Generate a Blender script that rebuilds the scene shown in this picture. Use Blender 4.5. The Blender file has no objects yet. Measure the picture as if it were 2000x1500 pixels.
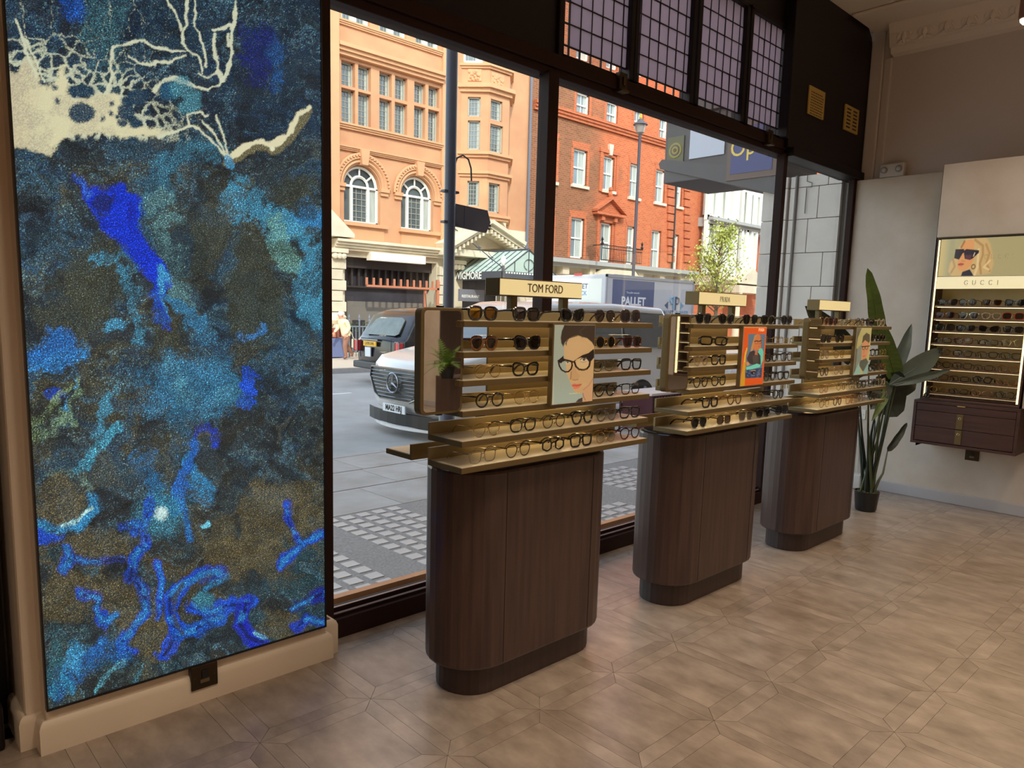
import bpy, bmesh, math, random
import numpy as np
from mathutils import Vector, Matrix
random.seed(7); rng = np.random.default_rng(11)
SC = bpy.context.scene
COL = SC.collection
PI = math.pi

# ---------------------------------------------------------------- camera
YAW, PITCH, ROLL, FPX, CY, EYE = math.radians(43.3815), math.radians(7.6195), math.radians(1.5499), 1423.88, 797.76, 1.5
def cam_axes():
    cy, sy, cp, sp = math.cos(YAW), math.sin(YAW), math.cos(PITCH), math.sin(PITCH)
    f = Vector((sy*cp, cy*cp, -sp)); r = Vector((cy, -sy, 0)); u = r.cross(f)
    c, s = math.cos(ROLL), math.sin(ROLL)
    return c*r+s*u, -s*r+c*u, f
CR, CU, CF = cam_axes()
cam = bpy.data.cameras.new('camera'); camo = bpy.data.objects.new('camera', cam); COL.objects.link(camo)
m = Matrix((CR, CU, -CF)).transposed().to_4x4(); m.translation = Vector((0, 0, EYE)); camo.matrix_world = m
cam.sensor_width = 36.0; cam.lens = FPX/2000*36.0; cam.shift_y = (CY-750)/2000; cam.clip_start = .05; cam.clip_end = 400
SC.camera = camo

def ray(px, py): return CR*((px-1000)/FPX) - CU*((py-CY)/FPX) + CF
EY = Vector((0, 0, EYE))
def at(px, py, Y): d = ray(px, py); return EY + d*(Y/d.y)          # photo direction met with a plane of constant y
def atx(px, py, X): d = ray(px, py); return EY + d*(X/d.x)
def atz(px, py, Z): d = ray(px, py); return EY + d*((Z-EYE)/d.z)
def lin(c):
    return tuple(((v/255/12.92) if v/255 <= .04045 else ((v/255+.055)/1.055)**2.4) for v in c[:3])

# ---------------------------------------------------------------- world, sun, lights, exposure
SC.view_settings.view_transform = 'Standard'; SC.view_settings.look = 'None'
SC.view_settings.exposure = 0.0; SC.view_settings.gamma = 1.0; SC.view_settings.use_curve_mapping = False
w = bpy.data.worlds.new('sky'); SC.world = w; w.use_nodes = True
nt = w.node_tree; bg = nt.nodes['Background']
sky = nt.nodes.new('ShaderNodeTexSky'); sky.sky_type = 'NISHITA'; sky.sun_disc = False
sky.sun_elevation = math.radians(38); sky.sun_rotation = math.radians(210); sky.altitude = 20; sky.air_density = 1.3; sky.dust_density = .6
hsv = nt.nodes.new('ShaderNodeHueSaturation'); hsv.inputs['Saturation'].default_value = .55      # hazy city sky
nt.links.new(sky.outputs[0], hsv.inputs['Color']); nt.links.new(hsv.outputs[0], bg.inputs[0]); bg.inputs[1].default_value = 0.66
sun = bpy.data.lights.new('sun', 'SUN'); suno = bpy.data.objects.new('sun', sun); COL.objects.link(suno)
sun.energy = 3.4; sun.color = (1.0, .95, .86); sun.angle = math.radians(.6)
suno.rotation_euler = Vector((.52, .85, -.78)).to_track_quat('-Z', 'Y').to_euler()

def area(name, loc, size, power, col, rot=(0, 0, 0), spread=180, sy=None):
    l = bpy.data.lights.new(name, 'AREA'); o = bpy.data.objects.new(name, l); COL.objects.link(o)
    l.energy = power; l.color = col; l.size = size; l.spread = math.radians(spread)
    if sy: l.shape = 'RECTANGLE'; l.size_y = sy
    o.location = loc; o.rotation_euler = rot
    return o
WARM = (1.0, .84, .66)
for i, (x, y, p) in enumerate([(1.0, .6, 16), (2.9, .3, 12), (4.9, .4, 14), (1.0, -2.4, 26), (3.2, -2.4, 26), (5.4, -2.2, 26), (-1.4, .4, 20), (5.6, 1.5, 8), (2.4, 1.35, 10), (4.0, 1.3, 8), (2.0, -4.6, 30), (5.4, -4.6, 40)]):
    area('ceiling_lamp_light', (x, y, 3.4), .35, p, WARM, spread=125)

# ---------------------------------------------------------------- materials
MATS = {}
def mat(name, col, rough=.6, metal=0., var=0., scale=6., bump=0., bscale=40., col2=None, stretch=None, emit=0., alpha=1., coat=0., spec=.5, trans=0., rand=0., detail=4., crough=.06):
    if name in MATS: return MATS[name]
    m = bpy.data.materials.new(name); m.use_nodes = True; MATS[name] = m
    nt = m.node_tree; b = nt.nodes['Principled BSDF']; c = lin(col)
    b.inputs['Base Color'].default_value = (*c, 1); b.inputs['Roughness'].default_value = rough; b.inputs['Metallic'].default_value = metal
    b.inputs['Coat Weight'].default_value = coat; b.inputs['Coat Roughness'].default_value = crough; b.inputs['Specular IOR Level'].default_value = spec
    if alpha < 1: b.inputs['Alpha'].default_value = alpha
    if trans: b.inputs['Transmission Weight'].default_value = trans
    src = None
    if var or col2 or bump or rand:
        tc = nt.nodes.new('ShaderNodeTexCoord'); mp = nt.nodes.new('ShaderNodeMapping'); nt.links.new(tc.outputs['Object'], mp.inputs[0])
        if stretch: mp.inputs['Scale'].default_value = stretch
        if rand:                                                     # alike pieces differ a little in tone and in grain
            oi = nt.nodes.new('ShaderNodeObjectInfo'); vm = nt.nodes.new('ShaderNodeVectorMath'); vm.operation = 'SCALE'
            cb = nt.nodes.new('ShaderNodeCombineXYZ')
            for k in range(3): nt.links.new(oi.outputs['Random'], cb.inputs[k])
            nt.links.new(cb.outputs[0], vm.inputs[0]); vm.inputs['Scale'].default_value = 37.; nt.links.new(vm.outputs[0], mp.inputs['Location'])
    if var or col2 or rand:
        n = nt.nodes.new('ShaderNodeTexNoise'); n.inputs['Scale'].default_value = scale; n.inputs['Detail'].default_value = detail; n.inputs['Roughness'].default_value = .6
        nt.links.new(mp.outputs[0], n.inputs['Vector'])
        r = nt.nodes.new('ShaderNodeValToRGB'); nt.links.new(n.outputs['Fac'], r.inputs[0])
        c2 = lin(col2) if col2 else tuple(v*(1-var) for v in c); c1 = c if col2 else tuple(min(1, v*(1+var)) for v in c)
        r.color_ramp.elements[0].position = .3; r.color_ramp.elements[0].color = (*c2, 1)
        r.color_ramp.elements[1].position = .7; r.color_ramp.elements[1].color = (*c1, 1)
        src = r.outputs[0]
        if rand:
            h = nt.nodes.new('ShaderNodeHueSaturation'); nt.links.new(src, h.inputs['Color'])
            mr = nt.nodes.new('ShaderNodeMapRange'); nt.links.new(oi.outputs['Random'], mr.inputs[0]); mr.inputs[3].default_value = 1-rand; mr.inputs[4].default_value = 1+rand
            nt.links.new(mr.outputs[0], h.inputs['Value']); src = h.outputs[0]
        nt.links.new(src, b.inputs['Base Color'])
    if bump:
        n2 = nt.nodes.new('ShaderNodeTexNoise'); n2.inputs['Scale'].default_value = bscale; n2.inputs['Detail'].default_value = 5
        nt.links.new(mp.outputs[0], n2.inputs['Vector'])
        bp = nt.nodes.new('ShaderNodeBump'); bp.inputs['Strength'].default_value = bump; bp.inputs['Distance'].default_value = .02
        nt.links.new(n2.outputs['Fac'], bp.inputs['Height']); nt.links.new(bp.outputs[0], b.inputs['Normal'])
    if emit:
        b.inputs['Emission Strength'].default_value = emit; b.inputs['Emission Color'].default_value = (*c, 1)
    return m
def glass_mat(name, tint=(235, 240, 240), refl=.06, rough=0.0, body=0., bodycol=(90, 90, 95)):
    """thin sheet glass: mostly lets light straight through, reflects more at a glance; body = share of diffuse colour"""
    if name in MATS: return MATS[name]
    m = bpy.data.materials.new(name); m.use_nodes = True; MATS[name] = m; nt = m.node_tree
    for n in list(nt.nodes): nt.nodes.remove(n)
    out = nt.nodes.new('ShaderNodeOutputMaterial'); tr = nt.nodes.new('ShaderNodeBsdfTransparent'); gl = nt.nodes.new('ShaderNodeBsdfGlossy')
    tr.inputs[0].default_value = (*lin(tint), 1); gl.inputs['Roughness'].default_value = rough
    lw = nt.nodes.new('ShaderNodeLayerWeight'); lw.inputs[0].default_value = .5; pw = nt.nodes.new('ShaderNodeMath'); pw.operation = 'POWER'; pw.inputs[1].default_value = 4.5
    ma = nt.nodes.new('ShaderNodeMath'); ma.operation = 'MULTIPLY_ADD'; ma.inputs[1].default_value = .7; ma.inputs[2].default_value = refl*.6
    nt.links.new(lw.outputs['Facing'], pw.inputs[0]); nt.links.new(pw.outputs[0], ma.inputs[0]); fr = ma
    mx = nt.nodes.new('ShaderNodeMixShader'); nt.links.new(fr.outputs[0], mx.inputs[0]); nt.links.new(tr.outputs[0], mx.inputs[1]); nt.links.new(gl.outputs[0], mx.inputs[2])
    res = mx.outputs[0]
    if body:
        df = nt.nodes.new('ShaderNodeBsdfDiffuse'); df.inputs[0].default_value = (*lin(bodycol), 1)
        tl = nt.nodes.new('ShaderNodeBsdfTranslucent'); tl.inputs[0].default_value = (*lin(bodycol), 1)
        m1 = nt.nodes.new('ShaderNodeMixShader'); m1.inputs[0].default_value = .75; nt.links.new(df.outputs[0], m1.inputs[1]); nt.links.new(tl.outputs[0], m1.inputs[2])
        m2 = nt.nodes.new('ShaderNodeMixShader'); m2.inputs[0].default_value = body; nt.links.new(res, m2.inputs[1]); nt.links.new(m1.outputs[0], m2.inputs[2]); res = m2.outputs[0]
    nt.links.new(res, out.inputs[0]); return m

# ---------------------------------------------------------------- mesh helpers
class MB:
    def __init__(s): s.v = []; s.f = []; s.m = []
    def add(s, vs, fs, mi=0):
        o = len(s.v); s.v += [tuple(p) for p in vs]; s.f += [tuple(i+o for i in f) for f in fs]; s.m += [mi]*len(fs); return s
    def box(s, x0, x1, y0, y1, z0, z1, mi=0):
        x0, x1 = sorted((x0, x1)); y0, y1 = sorted((y0, y1)); z0, z1 = sorted((z0, z1))
        return s.add([(x0, y0, z0), (x1, y0, z0), (x1, y1, z0), (x0, y1, z0), (x0, y0, z1), (x1, y0, z1), (x1, y1, z1), (x0, y1, z1)],
              [(0, 3, 2, 1), (4, 5, 6, 7), (0, 1, 5, 4), (1, 2, 6, 5), (2, 3, 7, 6), (3, 0, 4, 7)], mi)
    def prism(s, pts, a0, a1, axis='y', mi=0):
        n = len(pts)
        def P(p, a): return (p[0], a, p[1]) if axis == 'y' else ((a, p[0], p[1]) if axis == 'x' else (p[0], p[1], a))
        vs = [P(p, a0) for p in pts]+[P(p, a1) for p in pts]
        fs = [tuple(range(n)), tuple(range(2*n-1, n-1, -1))]+[(i, i+n, (i+1) % n+n, (i+1) % n) for i in range(n)]
        return s.add(vs, fs, mi)
    def tube(s, path, r, n=6, closed=False, mi=0, flat=1.):
        path = [Vector(p) for p in path]; k = len(path); rr = r if isinstance(r, (list, tuple)) else [r]*k
        rings = []; prev = None
        for i, p in enumerate(path):
            a = path[(i-1) % k] if (closed or i > 0) else p; b = path[(i+1) % k] if (closed or i < k-1) else p
            t = (b-a).normalized()
            if prev is None: up = Vector((0, 0, 1)) if abs(t.z) < .9 else Vector((0, 1, 0)); e1 = t.cross(up).normalized()
            else: e1 = (prev-t*prev.dot(t)).normalized()
            prev = e1; e2 = t.cross(e1)
            rings.append([p+(e1*math.cos(2*PI*j/n)*flat+e2*math.sin(2*PI*j/n))*rr[i] for j in range(n)])
        vs = [q for R in rings for q in R]; fs = []
        for i in range(k if closed else k-1):
            for j in range(n): fs.append((i*n+j, i*n+(j+1) % n, ((i+1) % k)*n+(j+1) % n, ((i+1) % k)*n+j))
        if not closed: fs += [tuple(range(n)), tuple(range((k-1)*n+n-1, (k-1)*n-1, -1))]
        return s.add(vs, fs, mi)
    def lathe(s, prof, c=(0, 0, 0), n=24, mi=0, axis='z', sx=1., sy=1.):
        vs = []
        for (r, z) in prof:
            for j in range(n):
                a = 2*PI*j/n; p = (r*math.cos(a)*sx, r*math.sin(a)*sy, z)
                if axis == 'y': p = (p[0], p[2], p[1])
                if axis == 'x': p = (p[2], p[0], p[1])
                vs.append((p[0]+c[0], p[1]+c[1], p[2]+c[2]))
        fs = [(i*n+j, i*n+(j+1) % n, (i+1)*n+(j+1) % n, (i+1)*n+j) for i in range(len(prof)-1) for j in range(n)]
        fs += [tuple(range(n)), tuple(range(len(vs)-1, len(vs)-n-1, -1))]
        return s.add(vs, fs, mi)
    def xf(s, M, since=0):
        for i in range(since, len(s.v)): s.v[i] = tuple(M @ Vector(s.v[i]))
        return s
    def mesh(s, name, mats, smooth=False):
        me = bpy.data.meshes.new(name); me.from_pydata(s.v, [], s.f)
        for m in (mats if isinstance(mats, (list, tuple)) else [mats]): me.materials.append(m)
        me.polygons.foreach_set('material_index', s.m)
        bm = bmesh.new(); bm.from_mesh(me); bmesh.ops.recalc_face_normals(bm, faces=bm.faces); bm.to_mesh(me); bm.free()
        if smooth:
            me.polygons.foreach_set('use_smooth', [True]*len(me.polygons)); me.set_sharp_from_angle(angle=math.radians(35))
        me.update(); return me
    def build(s, name, mats, parent=None, smooth=False, bevel=0, seg=2, loc=None):
        o = bpy.data.objects.new(name, s.mesh(name, mats, smooth)); COL.objects.link(o)
        if parent: o.parent = parent
        if loc is not None: o.location = loc
        if bevel:
            bv = o.modifiers.new('bevel', 'BEVEL'); bv.width = bevel; bv.segments = seg; bv.limit_method = 'ANGLE'; bv.angle_limit = math.radians(40); bv.harden_normals = False
        return o
def tag(o, label=None, cat=None, group=None, kind=None):
    if label: o['label'] = label
    if cat: o['category'] = cat
    if group: o['group'] = group
    if kind: o['kind'] = kind
    return o
def empty(name, loc=(0, 0, 0), rz=0, label=None, cat=None, group=None):
    o = bpy.data.objects.new(name, None); COL.objects.link(o); o.location = loc; o.rotation_euler = (0, 0, rz); o.empty_display_size = .05
    tag(o, label, cat, group); return o
def inst(name, me, parent=None, loc=None, rot=None):
    o = bpy.data.objects.new(name, me); COL.objects.link(o)
    if parent: o.parent = parent
    if loc is not None: o.location = loc
    if rot is not None: o.rotation_euler = rot
    return o
def struct(name, mb, mats, **k):
    o = mb.build(name, mats, **k); o['kind'] = 'structure'; return o
def text_mesh(body, size, M, mats, name='lettering', depth=.001, parent=None, spacing=1., align='CENTER', xs=1., bold=0.):
    cu = bpy.data.curves.new('t', 'FONT'); cu.body = body; cu.size = size; cu.extrude = depth; cu.space_character = spacing; cu.align_x = align; cu.align_y = 'CENTER'; cu.offset = bold; cu.resolution_u = 3
    o = bpy.data.objects.new('t', cu); me = bpy.data.meshes.new_from_object(o); bpy.data.objects.remove(o)
    me.transform(Matrix.Scale(xs, 4, (1, 0, 0))); me.transform(M); me.materials.clear(); me.materials.append(mats); me.name = name
    return inst(name, me, parent)
def M_face(loc, right=(1, 0, 0), up=(0, 0, 1)):
    r = Vector(right).normalized(); u = Vector(up).normalized(); n = r.cross(u)
    m = Matrix((r, u, n)).transposed().to_4x4(); m.translation = Vector(loc); return m

# ---------------------------------------------------------------- painting helpers (flat print, backlit art): colours per vertex of a fine grid
def smooth(e0, e1, x): t = np.clip((x-e0)/(e1-e0), 0, 1); return t*t*(3-2*t)
def vnoise(X, Y, sc, seed):
    g = np.random.default_rng(seed).random((64, 64)); x = X/sc; y = Y/sc
    xi = np.floor(x).astype(int); yi = np.floor(y).astype(int); fx = x-xi; fy = y-yi; fx = fx*fx*(3-2*fx); fy = fy*fy*(3-2*fy)
    G = lambda a, b: g[b % 64, a % 64]
    return (G(xi, yi)*(1-fx)+G(xi+1, yi)*fx)*(1-fy)+(G(xi, yi+1)*(1-fx)+G(xi+1, yi+1)*fx)*fy
def fbm(X, Y, sc, seed, oct=4):
    r = 0; a = .5; t = 0
    for i in range(oct): r = r+a*vnoise(X, Y, sc, seed+i*7); t += a; a *= .55; sc *= .5
    return r/t
def inpoly(X, Y, pts):
    ins = np.zeros(X.shape, bool); n = len(pts)
    for i in range(n):
        x1, y1 = pts[i]; x2, y2 = pts[(i+1) % n]
        if y1 == y2: continue
        c = ((y1 > Y) != (y2 > Y)) & (X < (x2-x1)*(Y-y1)/(y2-y1)+x1); ins ^= c
    return ins.astype(float)
def dline(X, Y, pts):
    D = np.full(X.shape, 1e9)
    for (x1, y1), (x2, y2) in zip(pts[:-1], pts[1:]):
        dx, dy = x2-x1, y2-y1; t = np.clip(((X-x1)*dx+(Y-y1)*dy)/(dx*dx+dy*dy+1e-9), 0, 1)
        D = np.minimum(D, np.hypot(X-x1-t*dx, Y-y1-t*dy))
    return D
def dpoly(X, Y, pts):
    d = dline(X, Y, list(pts)+[pts[0]]); return np.where(inpoly(X, Y, pts) > .5, -d, d)
def over(C, a, col):
    c = np.array(lin(col)); a = np.clip(a, 0, 1)[..., None]; C[...] = C*(1-a)+c*a
def ell(X, Y, cx, cy, rx, ry): return (np.hypot((X-cx)/rx, (Y-cy)/ry)-1)*min(rx, ry)
def grid_panel(name, P00, P10, P01, nx, nz, colfun, material, parent=None):
    """flat panel P00 (bottom-left) - P10 (bottom-right) - P01 (top-left); colfun(u,v) -> linear rgb; stored as a colour attribute"""
    u, v = np.meshgrid(np.linspace(0, 1, nx), np.linspace(0, 1, nz))
    P00, P10, P01 = map(np.array, (P00, P10, P01))
    co = P00+u[..., None]*(P10-P00)+v[..., None]*(P01-P00)
    C = colfun(u, v, co)
    idx = np.arange(nx*nz).reshape(nz, nx); q = np.stack([idx[:-1, :-1], idx[:-1, 1:], idx[1:, 1:], idx[1:, :-1]], -1).reshape(-1, 4)
    me = bpy.data.meshes.new(name); me.vertices.add(nx*nz); me.vertices.foreach_set('co', co.reshape(-1).astype(np.float32))
    me.loops.add(q.size); me.loops.foreach_set('vertex_index', q.reshape(-1).astype(np.int32))
    me.polygons.add(len(q)); me.polygons.foreach_set('loop_start', np.arange(0, q.size, 4, dtype=np.int32)); me.update(calc_edges=True)
    ca = me.color_attributes.new('Col', 'FLOAT_COLOR', 'POINT')
    ca.data.foreach_set('color', np.concatenate([C.reshape(-1, 3), np.ones((nx*nz, 1))], 1).reshape(-1).astype(np.float32))
    me.materials.append(material); return inst(name, me, parent)
def print_mat(name, emit=.9, rough=.25, sparkle=0.):
    if name in MATS: return MATS[name]
    m = bpy.data.materials.new(name); m.use_nodes = True; MATS[name] = m; nt = m.node_tree; b = nt.nodes['Principled BSDF']
    a = nt.nodes.new('ShaderNodeVertexColor'); a.layer_name = 'Col'; src = a.outputs[0]
    if sparkle:                                                      # glitter in the resin: fine bright and dark grains
        tc = nt.nodes.new('ShaderNodeTexCoord'); n = nt.nodes.new('ShaderNodeTexNoise'); n.inputs['Scale'].default_value = 250; n.inputs['Detail'].default_value = 2.0; n.inputs['Roughness'].default_value = .8
        nt.links.new(tc.outputs['Object'], n.inputs['Vector'])
        r = nt.nodes.new('ShaderNodeValToRGB'); e = r.color_ramp.elements; e[0].position = .36; e[0].color = (.30, .32, .38, 1); e[1].position = .70; e[1].color = (7.0, 6.6, 5.4, 1)
        k = r.color_ramp.elements.new(.52); k.color = (.72, .76, .82, 1); k = r.color_ramp.elements.new(.62); k.color = (2.0, 2.0, 1.85, 1)
        nt.links.new(n.outputs['Fac'], r.inputs[0])
        sep = nt.nodes.new('ShaderNodeSeparateColor'); mx2 = nt.nodes.new('ShaderNodeMath'); nt.links.new(a.outputs[0], sep.inputs[0])
        rg = nt.nodes.new('ShaderNodeMapRange'); nt.links.new(sep.outputs[0], rg.inputs[0]); rg.inputs[1].default_value = .12; rg.inputs[2].default_value = .42; rg.inputs[3].default_value = 1.; rg.inputs[4].default_value = 0.05
        fl = nt.nodes.new('ShaderNodeMix'); fl.data_type = 'RGBA'; fl.inputs[6].default_value = (1, 1, 1, 1); nt.links.new(rg.outputs[0], fl.inputs[0]); nt.links.new(r.outputs[0], fl.inputs[7])
        mu = nt.nodes.new('ShaderNodeMix'); mu.data_type = 'RGBA'; mu.blend_type = 'MULTIPLY'; mu.inputs[0].default_value = 1
        nt.links.new(src, mu.inputs[6]); nt.links.new(fl.outputs[2], mu.inputs[7]); src = mu.outputs[2]
    nt.links.new(src, b.inputs['Emission Color']); b.inputs['Emission Strength'].default_value = emit
    if emit < .3: nt.links.new(src, b.inputs['Base Color'])
    else:                                                            # the print itself, dim against its own backlight
        dk = nt.nodes.new('ShaderNodeMix'); dk.data_type = 'RGBA'; dk.inputs[0].default_value = .80; dk.inputs[7].default_value = (0, 0, 0, 1)
        nt.links.new(src, dk.inputs[6]); nt.links.new(dk.outputs[2], b.inputs['Base Color'])
    b.inputs['Roughness'].default_value = rough
    return m
# ================================================================ MATERIAL SET
m_cream = mat('cream_paint', (222, 204, 182), .55, var=.03, scale=3)
m_ceil = mat('ceiling_paint', (232, 220, 206), .8)
m_wallR = mat('marbled_plaster', (206, 194, 184), .6, col2=(186, 170, 154), scale=2.2, detail=8)
m_wallU = mat('upper_wall_paint', (208, 198, 190), .85)
m_dark = mat('dark_timber_paint', (24, 16, 18), .45, var=.12, scale=3, spec=.3)
m_frame = mat('window_frame_metal', (50, 33, 30), .55, var=.1, scale=4, spec=.12)
m_tile = mat('stone_look_vinyl', (170, 152, 136), .36, col2=(124, 108, 94), scale=6.0, rand=.015, coat=.55, crough=.26, detail=10, stretch=(1.6, .85, 1))
m_sub = mat('floor_joint', (134, 119, 104), .8)
m_base = mat('skirting_grey', (176, 172, 174), .5)
m_brass = mat('brushed_brass', (116, 98, 64), .45, metal=.5, var=.05, scale=30, stretch=(.2, 4, 4))
m_inlay = mat('pale_shelf_top', (206, 194, 166), .28); m_lip_lit = mat('shelf_lip_lit_brass', (150, 134, 96), .5, metal=.2)  # lip brass is paler than the shelves: LED light put into its colour
m_brassd = mat('antique_brass', (96, 76, 44), .42, metal=.8)
m_bronze = mat('dark_bronze', (70, 58, 44), .4, metal=.8)
m_walnut = mat('dark_walnut', (82, 58, 50), .42, col2=(52, 36, 33), scale=5, stretch=(7, 7, .35), detail=6, coat=.12)
m_walnut2 = mat('dark_walnut_plinth', (62, 43, 39), .45, col2=(46, 32, 29), scale=5, stretch=(7, 7, .35))
m_walh = mat('dark_walnut_drawer', (84, 56, 50), .45, col2=(62, 41, 38), scale=5, stretch=(4, .35, 7))
m_led = mat('glow_strip', (255, 220, 160), .5, emit=16)
m_ledline = mat('light_line', (255, 226, 160), .5, emit=2.2)
m_signface = mat('backlit_sign_face', (228, 212, 158), .5, emit=.5)
m_signface2 = mat('backlit_sign_cream', (236, 224, 182), .5, emit=.5)
m_signtxt = mat('sign_lettering', (74, 58, 30), .5)
m_goldtxt = mat('gold_vinyl_lettering', (196, 164, 84), .5)
m_mirror = mat('mirror_silver', (225, 225, 222), .02, metal=1.)
m_black = mat('black_plastic', (22, 20, 20), .35)
m_white = mat('white_plastic', (214, 210, 202), .45)
m_glass = glass_mat('window_glass', (240, 244, 243), .05)
m_lead = mat('lead_came', (34, 26, 28), .6)
m_frost = glass_mat('mauve_cathedral_glass', (164, 152, 158), .06, .2, body=.85, bodycol=(186, 174, 180))
m_clearlead = glass_mat('clear_leaded_glass', (236, 228, 226), .06)
m_stone = mat('portland_stone', (214, 200, 190), .85, var=.05, scale=5, rand=.035, bump=.1)  # the stone's own tone, differing a little from block to block
m_joint = mat('stone_joint', (128, 118, 112), .9)

# ================================================================ THE ROOM
struct('floor', MB().box(-3, 6.8, -6, 2.86, -.12, -.004), m_sub)
fl = bpy.data.objects['floor']
# vinyl: square tiles ringed by mitred border strips; cell grid as in the photograph
PX, PY_, X0g, Y0g = .4435, .4800, 1.4400, .835
bw, gap = .062, .0006
def quad_prism(pts, z0, z1):
    return MB().prism(pts, z0, z1, 'z')
cx0, cy0 = PX, PY_
tile_me = quad_prism([(bw+gap, bw+gap), (cx0-bw-gap, bw+gap), (cx0-bw-gap, cy0-bw-gap), (bw+gap, cy0-bw-gap)], -.004, 0).mesh('tile', m_tile)
g2 = gap*1.0
strips = []
def strip_mesh(pts, nm): return quad_prism(pts, -.004, 0).mesh(nm, m_tile)
d = gap*1.5
strips.append(strip_mesh([(d+gap, gap), (cx0-d-gap, gap), (cx0-bw-d, bw-gap), (bw+d, bw-gap)], 'border_strip'))
strips.append(strip_mesh([(d+gap, cy0-gap), (bw+d, cy0-bw+gap), (cx0-bw-d, cy0-bw+gap), (cx0-d-gap, cy0-gap)], 'border_strip'))
strips.append(strip_mesh([(gap, d+gap), (bw-gap, bw+d), (bw-gap, cy0-bw-d), (gap, cy0-d-gap)], 'border_strip'))
strips.append(strip_mesh([(cx0-gap, d+gap), (cx0-gap, cy0-d-gap), (cx0-bw+gap, cy0-bw-d), (cx0-bw+gap, bw+d)], 'border_strip'))
far = MB(); nst = 0; cells = []
for i in range(-12, 13):
    for j in range(-14, 5):
        x, y = X0g+i*PX, Y0g+j*PY_
        if x+PX > 6.80 or x < -3.0 or y < -6.0: continue
        cells.append((x, y))
cells.sort(key=lambda c: math.hypot(c[0]-1.9, c[1]-1.2))
def seen(x, y):
    p = Vector((x+PX/2, y+PY_/2, 0))-EY; z = p.dot(CF)
    if z < .3: return False
    a = 1000+FPX*p.dot(CR)/z; b = CY-FPX*p.dot(CU)/z
    return -250 < a < 2250 and b < 1800
ntile = 0
for (x, y) in cells:
    if y+PY_ > 2.84: 
        far.box(x+gap, x+PX-gap, y+gap, 2.85, -.004, 0); continue
    if seen(x, y) and ntile < 290:
        inst('tile', tile_me, fl, (x, y, 0)); ntile += 1
        if nst <= 290:
            for s_ in strips: inst('border_strip', s_, fl, (x, y, 0)); nst += 1
        else:
            for (a0, a1, b0, b1) in ((gap, cx0-gap, gap, bw-gap), (gap, cx0-gap, cy0-bw+gap, cy0-gap), (gap, bw-gap, bw+gap, cy0-bw-gap), (cx0-bw+gap, cx0-gap, bw+gap, cy0-bw-gap)):
                far.box(x+a0, x+a1, y+b0, y+b1, -.004, 0)
    else: far.box(x+gap, x+PX-gap, y+gap, y+PY_-gap, -.004, 0)
xe = max(c[0] for c in cells)+PX
far.box(xe+gap, 6.78, -6, 2.85, -.004, 0)
tag(far.build('far_tiles', m_tile, fl), kind='stuff')

struct('wall_back', MB().box(-3, 6.9, -6.1, -6, 0, 4), m_cream)
struct('wall_left', MB().box(-3.1, -3, -6, 3.0, 0, 4), m_cream)
# ceiling with two shallow beams and a coffer step
cl = MB().box(-3, 7.2, -6, 3.1, 4.0, 4.1)
for y in (.2, -1.8): cl.box(-3, 6.9, y-.16, y+.16, 3.93, 4.0)
cl.box(6.35, 6.87, -6, 2.78, 3.972, 4.0); cl.box(6.0, 6.2, -6, 2.5, 3.965, 4.0)
for x in (4.6, 2.4): cl.box(x-.16, x+.16, -6, 2.87, 3.9, 4.0)
struct('ceiling', cl, m_ceil, bevel=.02)
# right wall: clad lower part, recessed upper part, pier next to the window
wr = MB().box(6.78, 6.95, -6, 2.80, 0, 2.728)
struct('wall_right', wr, m_wallR, bevel=.006)
wu = MB().box(6.87, 7.1, -6, 2.87, 2.728, 4.0).box(6.845, 6.90, 2.69, 2.80, 2.728, 4.0).box(6.855, 6.88, 2.62, 2.69, 2.728, 3.75)
struct('wall_right_upper', wu, m_wallU, bevel=.02)
struct('baseboard_right', MB().box(6.762, 6.78, -6, 2.79, 0, .092), m_base, bevel=.004)
# cornice with carved leaf ornament
cn = MB(); cn.prism([(6.87, 3.745), (6.80, 3.755), (6.785, 3.80), (6.76, 3.80), (6.73, 3.90), (6.70, 3.965), (6.70, 4.0), (6.87, 4.0)], -6, 2.615)
cno = struct('trim_1', cn, m_ceil)
lf = MB()
for k in range(16):
    yc = 2.50-k*.16
    for (dy, dz, s_, a) in ((0, 0, 1.0, 0), (.045, .02, .7, .5), (-.045, .02, .7, -.5), (.03, -.03, .6, 1.1), (-.03, -.03, .6, -1.1)):
        o0 = len(lf.v)
        lf.lathe([(.002, -.045), (.016, -.026), (.023, 0), (.015, .03), (.002, .048)], (0, 0, 0), 7)
        M = Matrix.Translation((6.745+.0, yc+dy, 3.85+dz)) @ Matrix.Rotation(-.25, 4, 'Y') @ Matrix.Rotation(a, 4, 'X') @ Matrix.Scale(s_, 4)
        lf.xf(M, o0)
    o0 = len(lf.v)
    ring = [(0, math.cos(t)*.036, math.sin(t)*.045) for t in np.linspace(0, 2*PI, 12, endpoint=False)]
    lf.tube(ring, .006, 5, True); lf.xf(Matrix.Translation((6.748, yc-.08, 3.855)) @ Matrix.Rotation(-.25, 4, 'Y'), o0)
tag(lf.build('leaf_ornament', m_ceil, cno, smooth=True), kind='stuff')
# boxed-out display wall with recesses (front x = 6.50)
BO = [(2.010, 1.335), (1.285, .61), (.115, -.56), (-.69, -1.365)]
bo = MB(); ztop = 2.729
bo.box(6.50, 6.78, BO[0][0]+.012, 2.022, .49, ztop)
bo.box(6.50, 6.78, -1.9, 2.022, 2.165, ztop)
for (ya, yb), nx in zip(BO, [b[0] for b in BO[1:]]+[-1.9]):
    bo.box(6.50, 6.78, nx+.012, yb-.012, .875, 2.165)
struct('trim_2', bo, m_wallR, bevel=.006)

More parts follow.
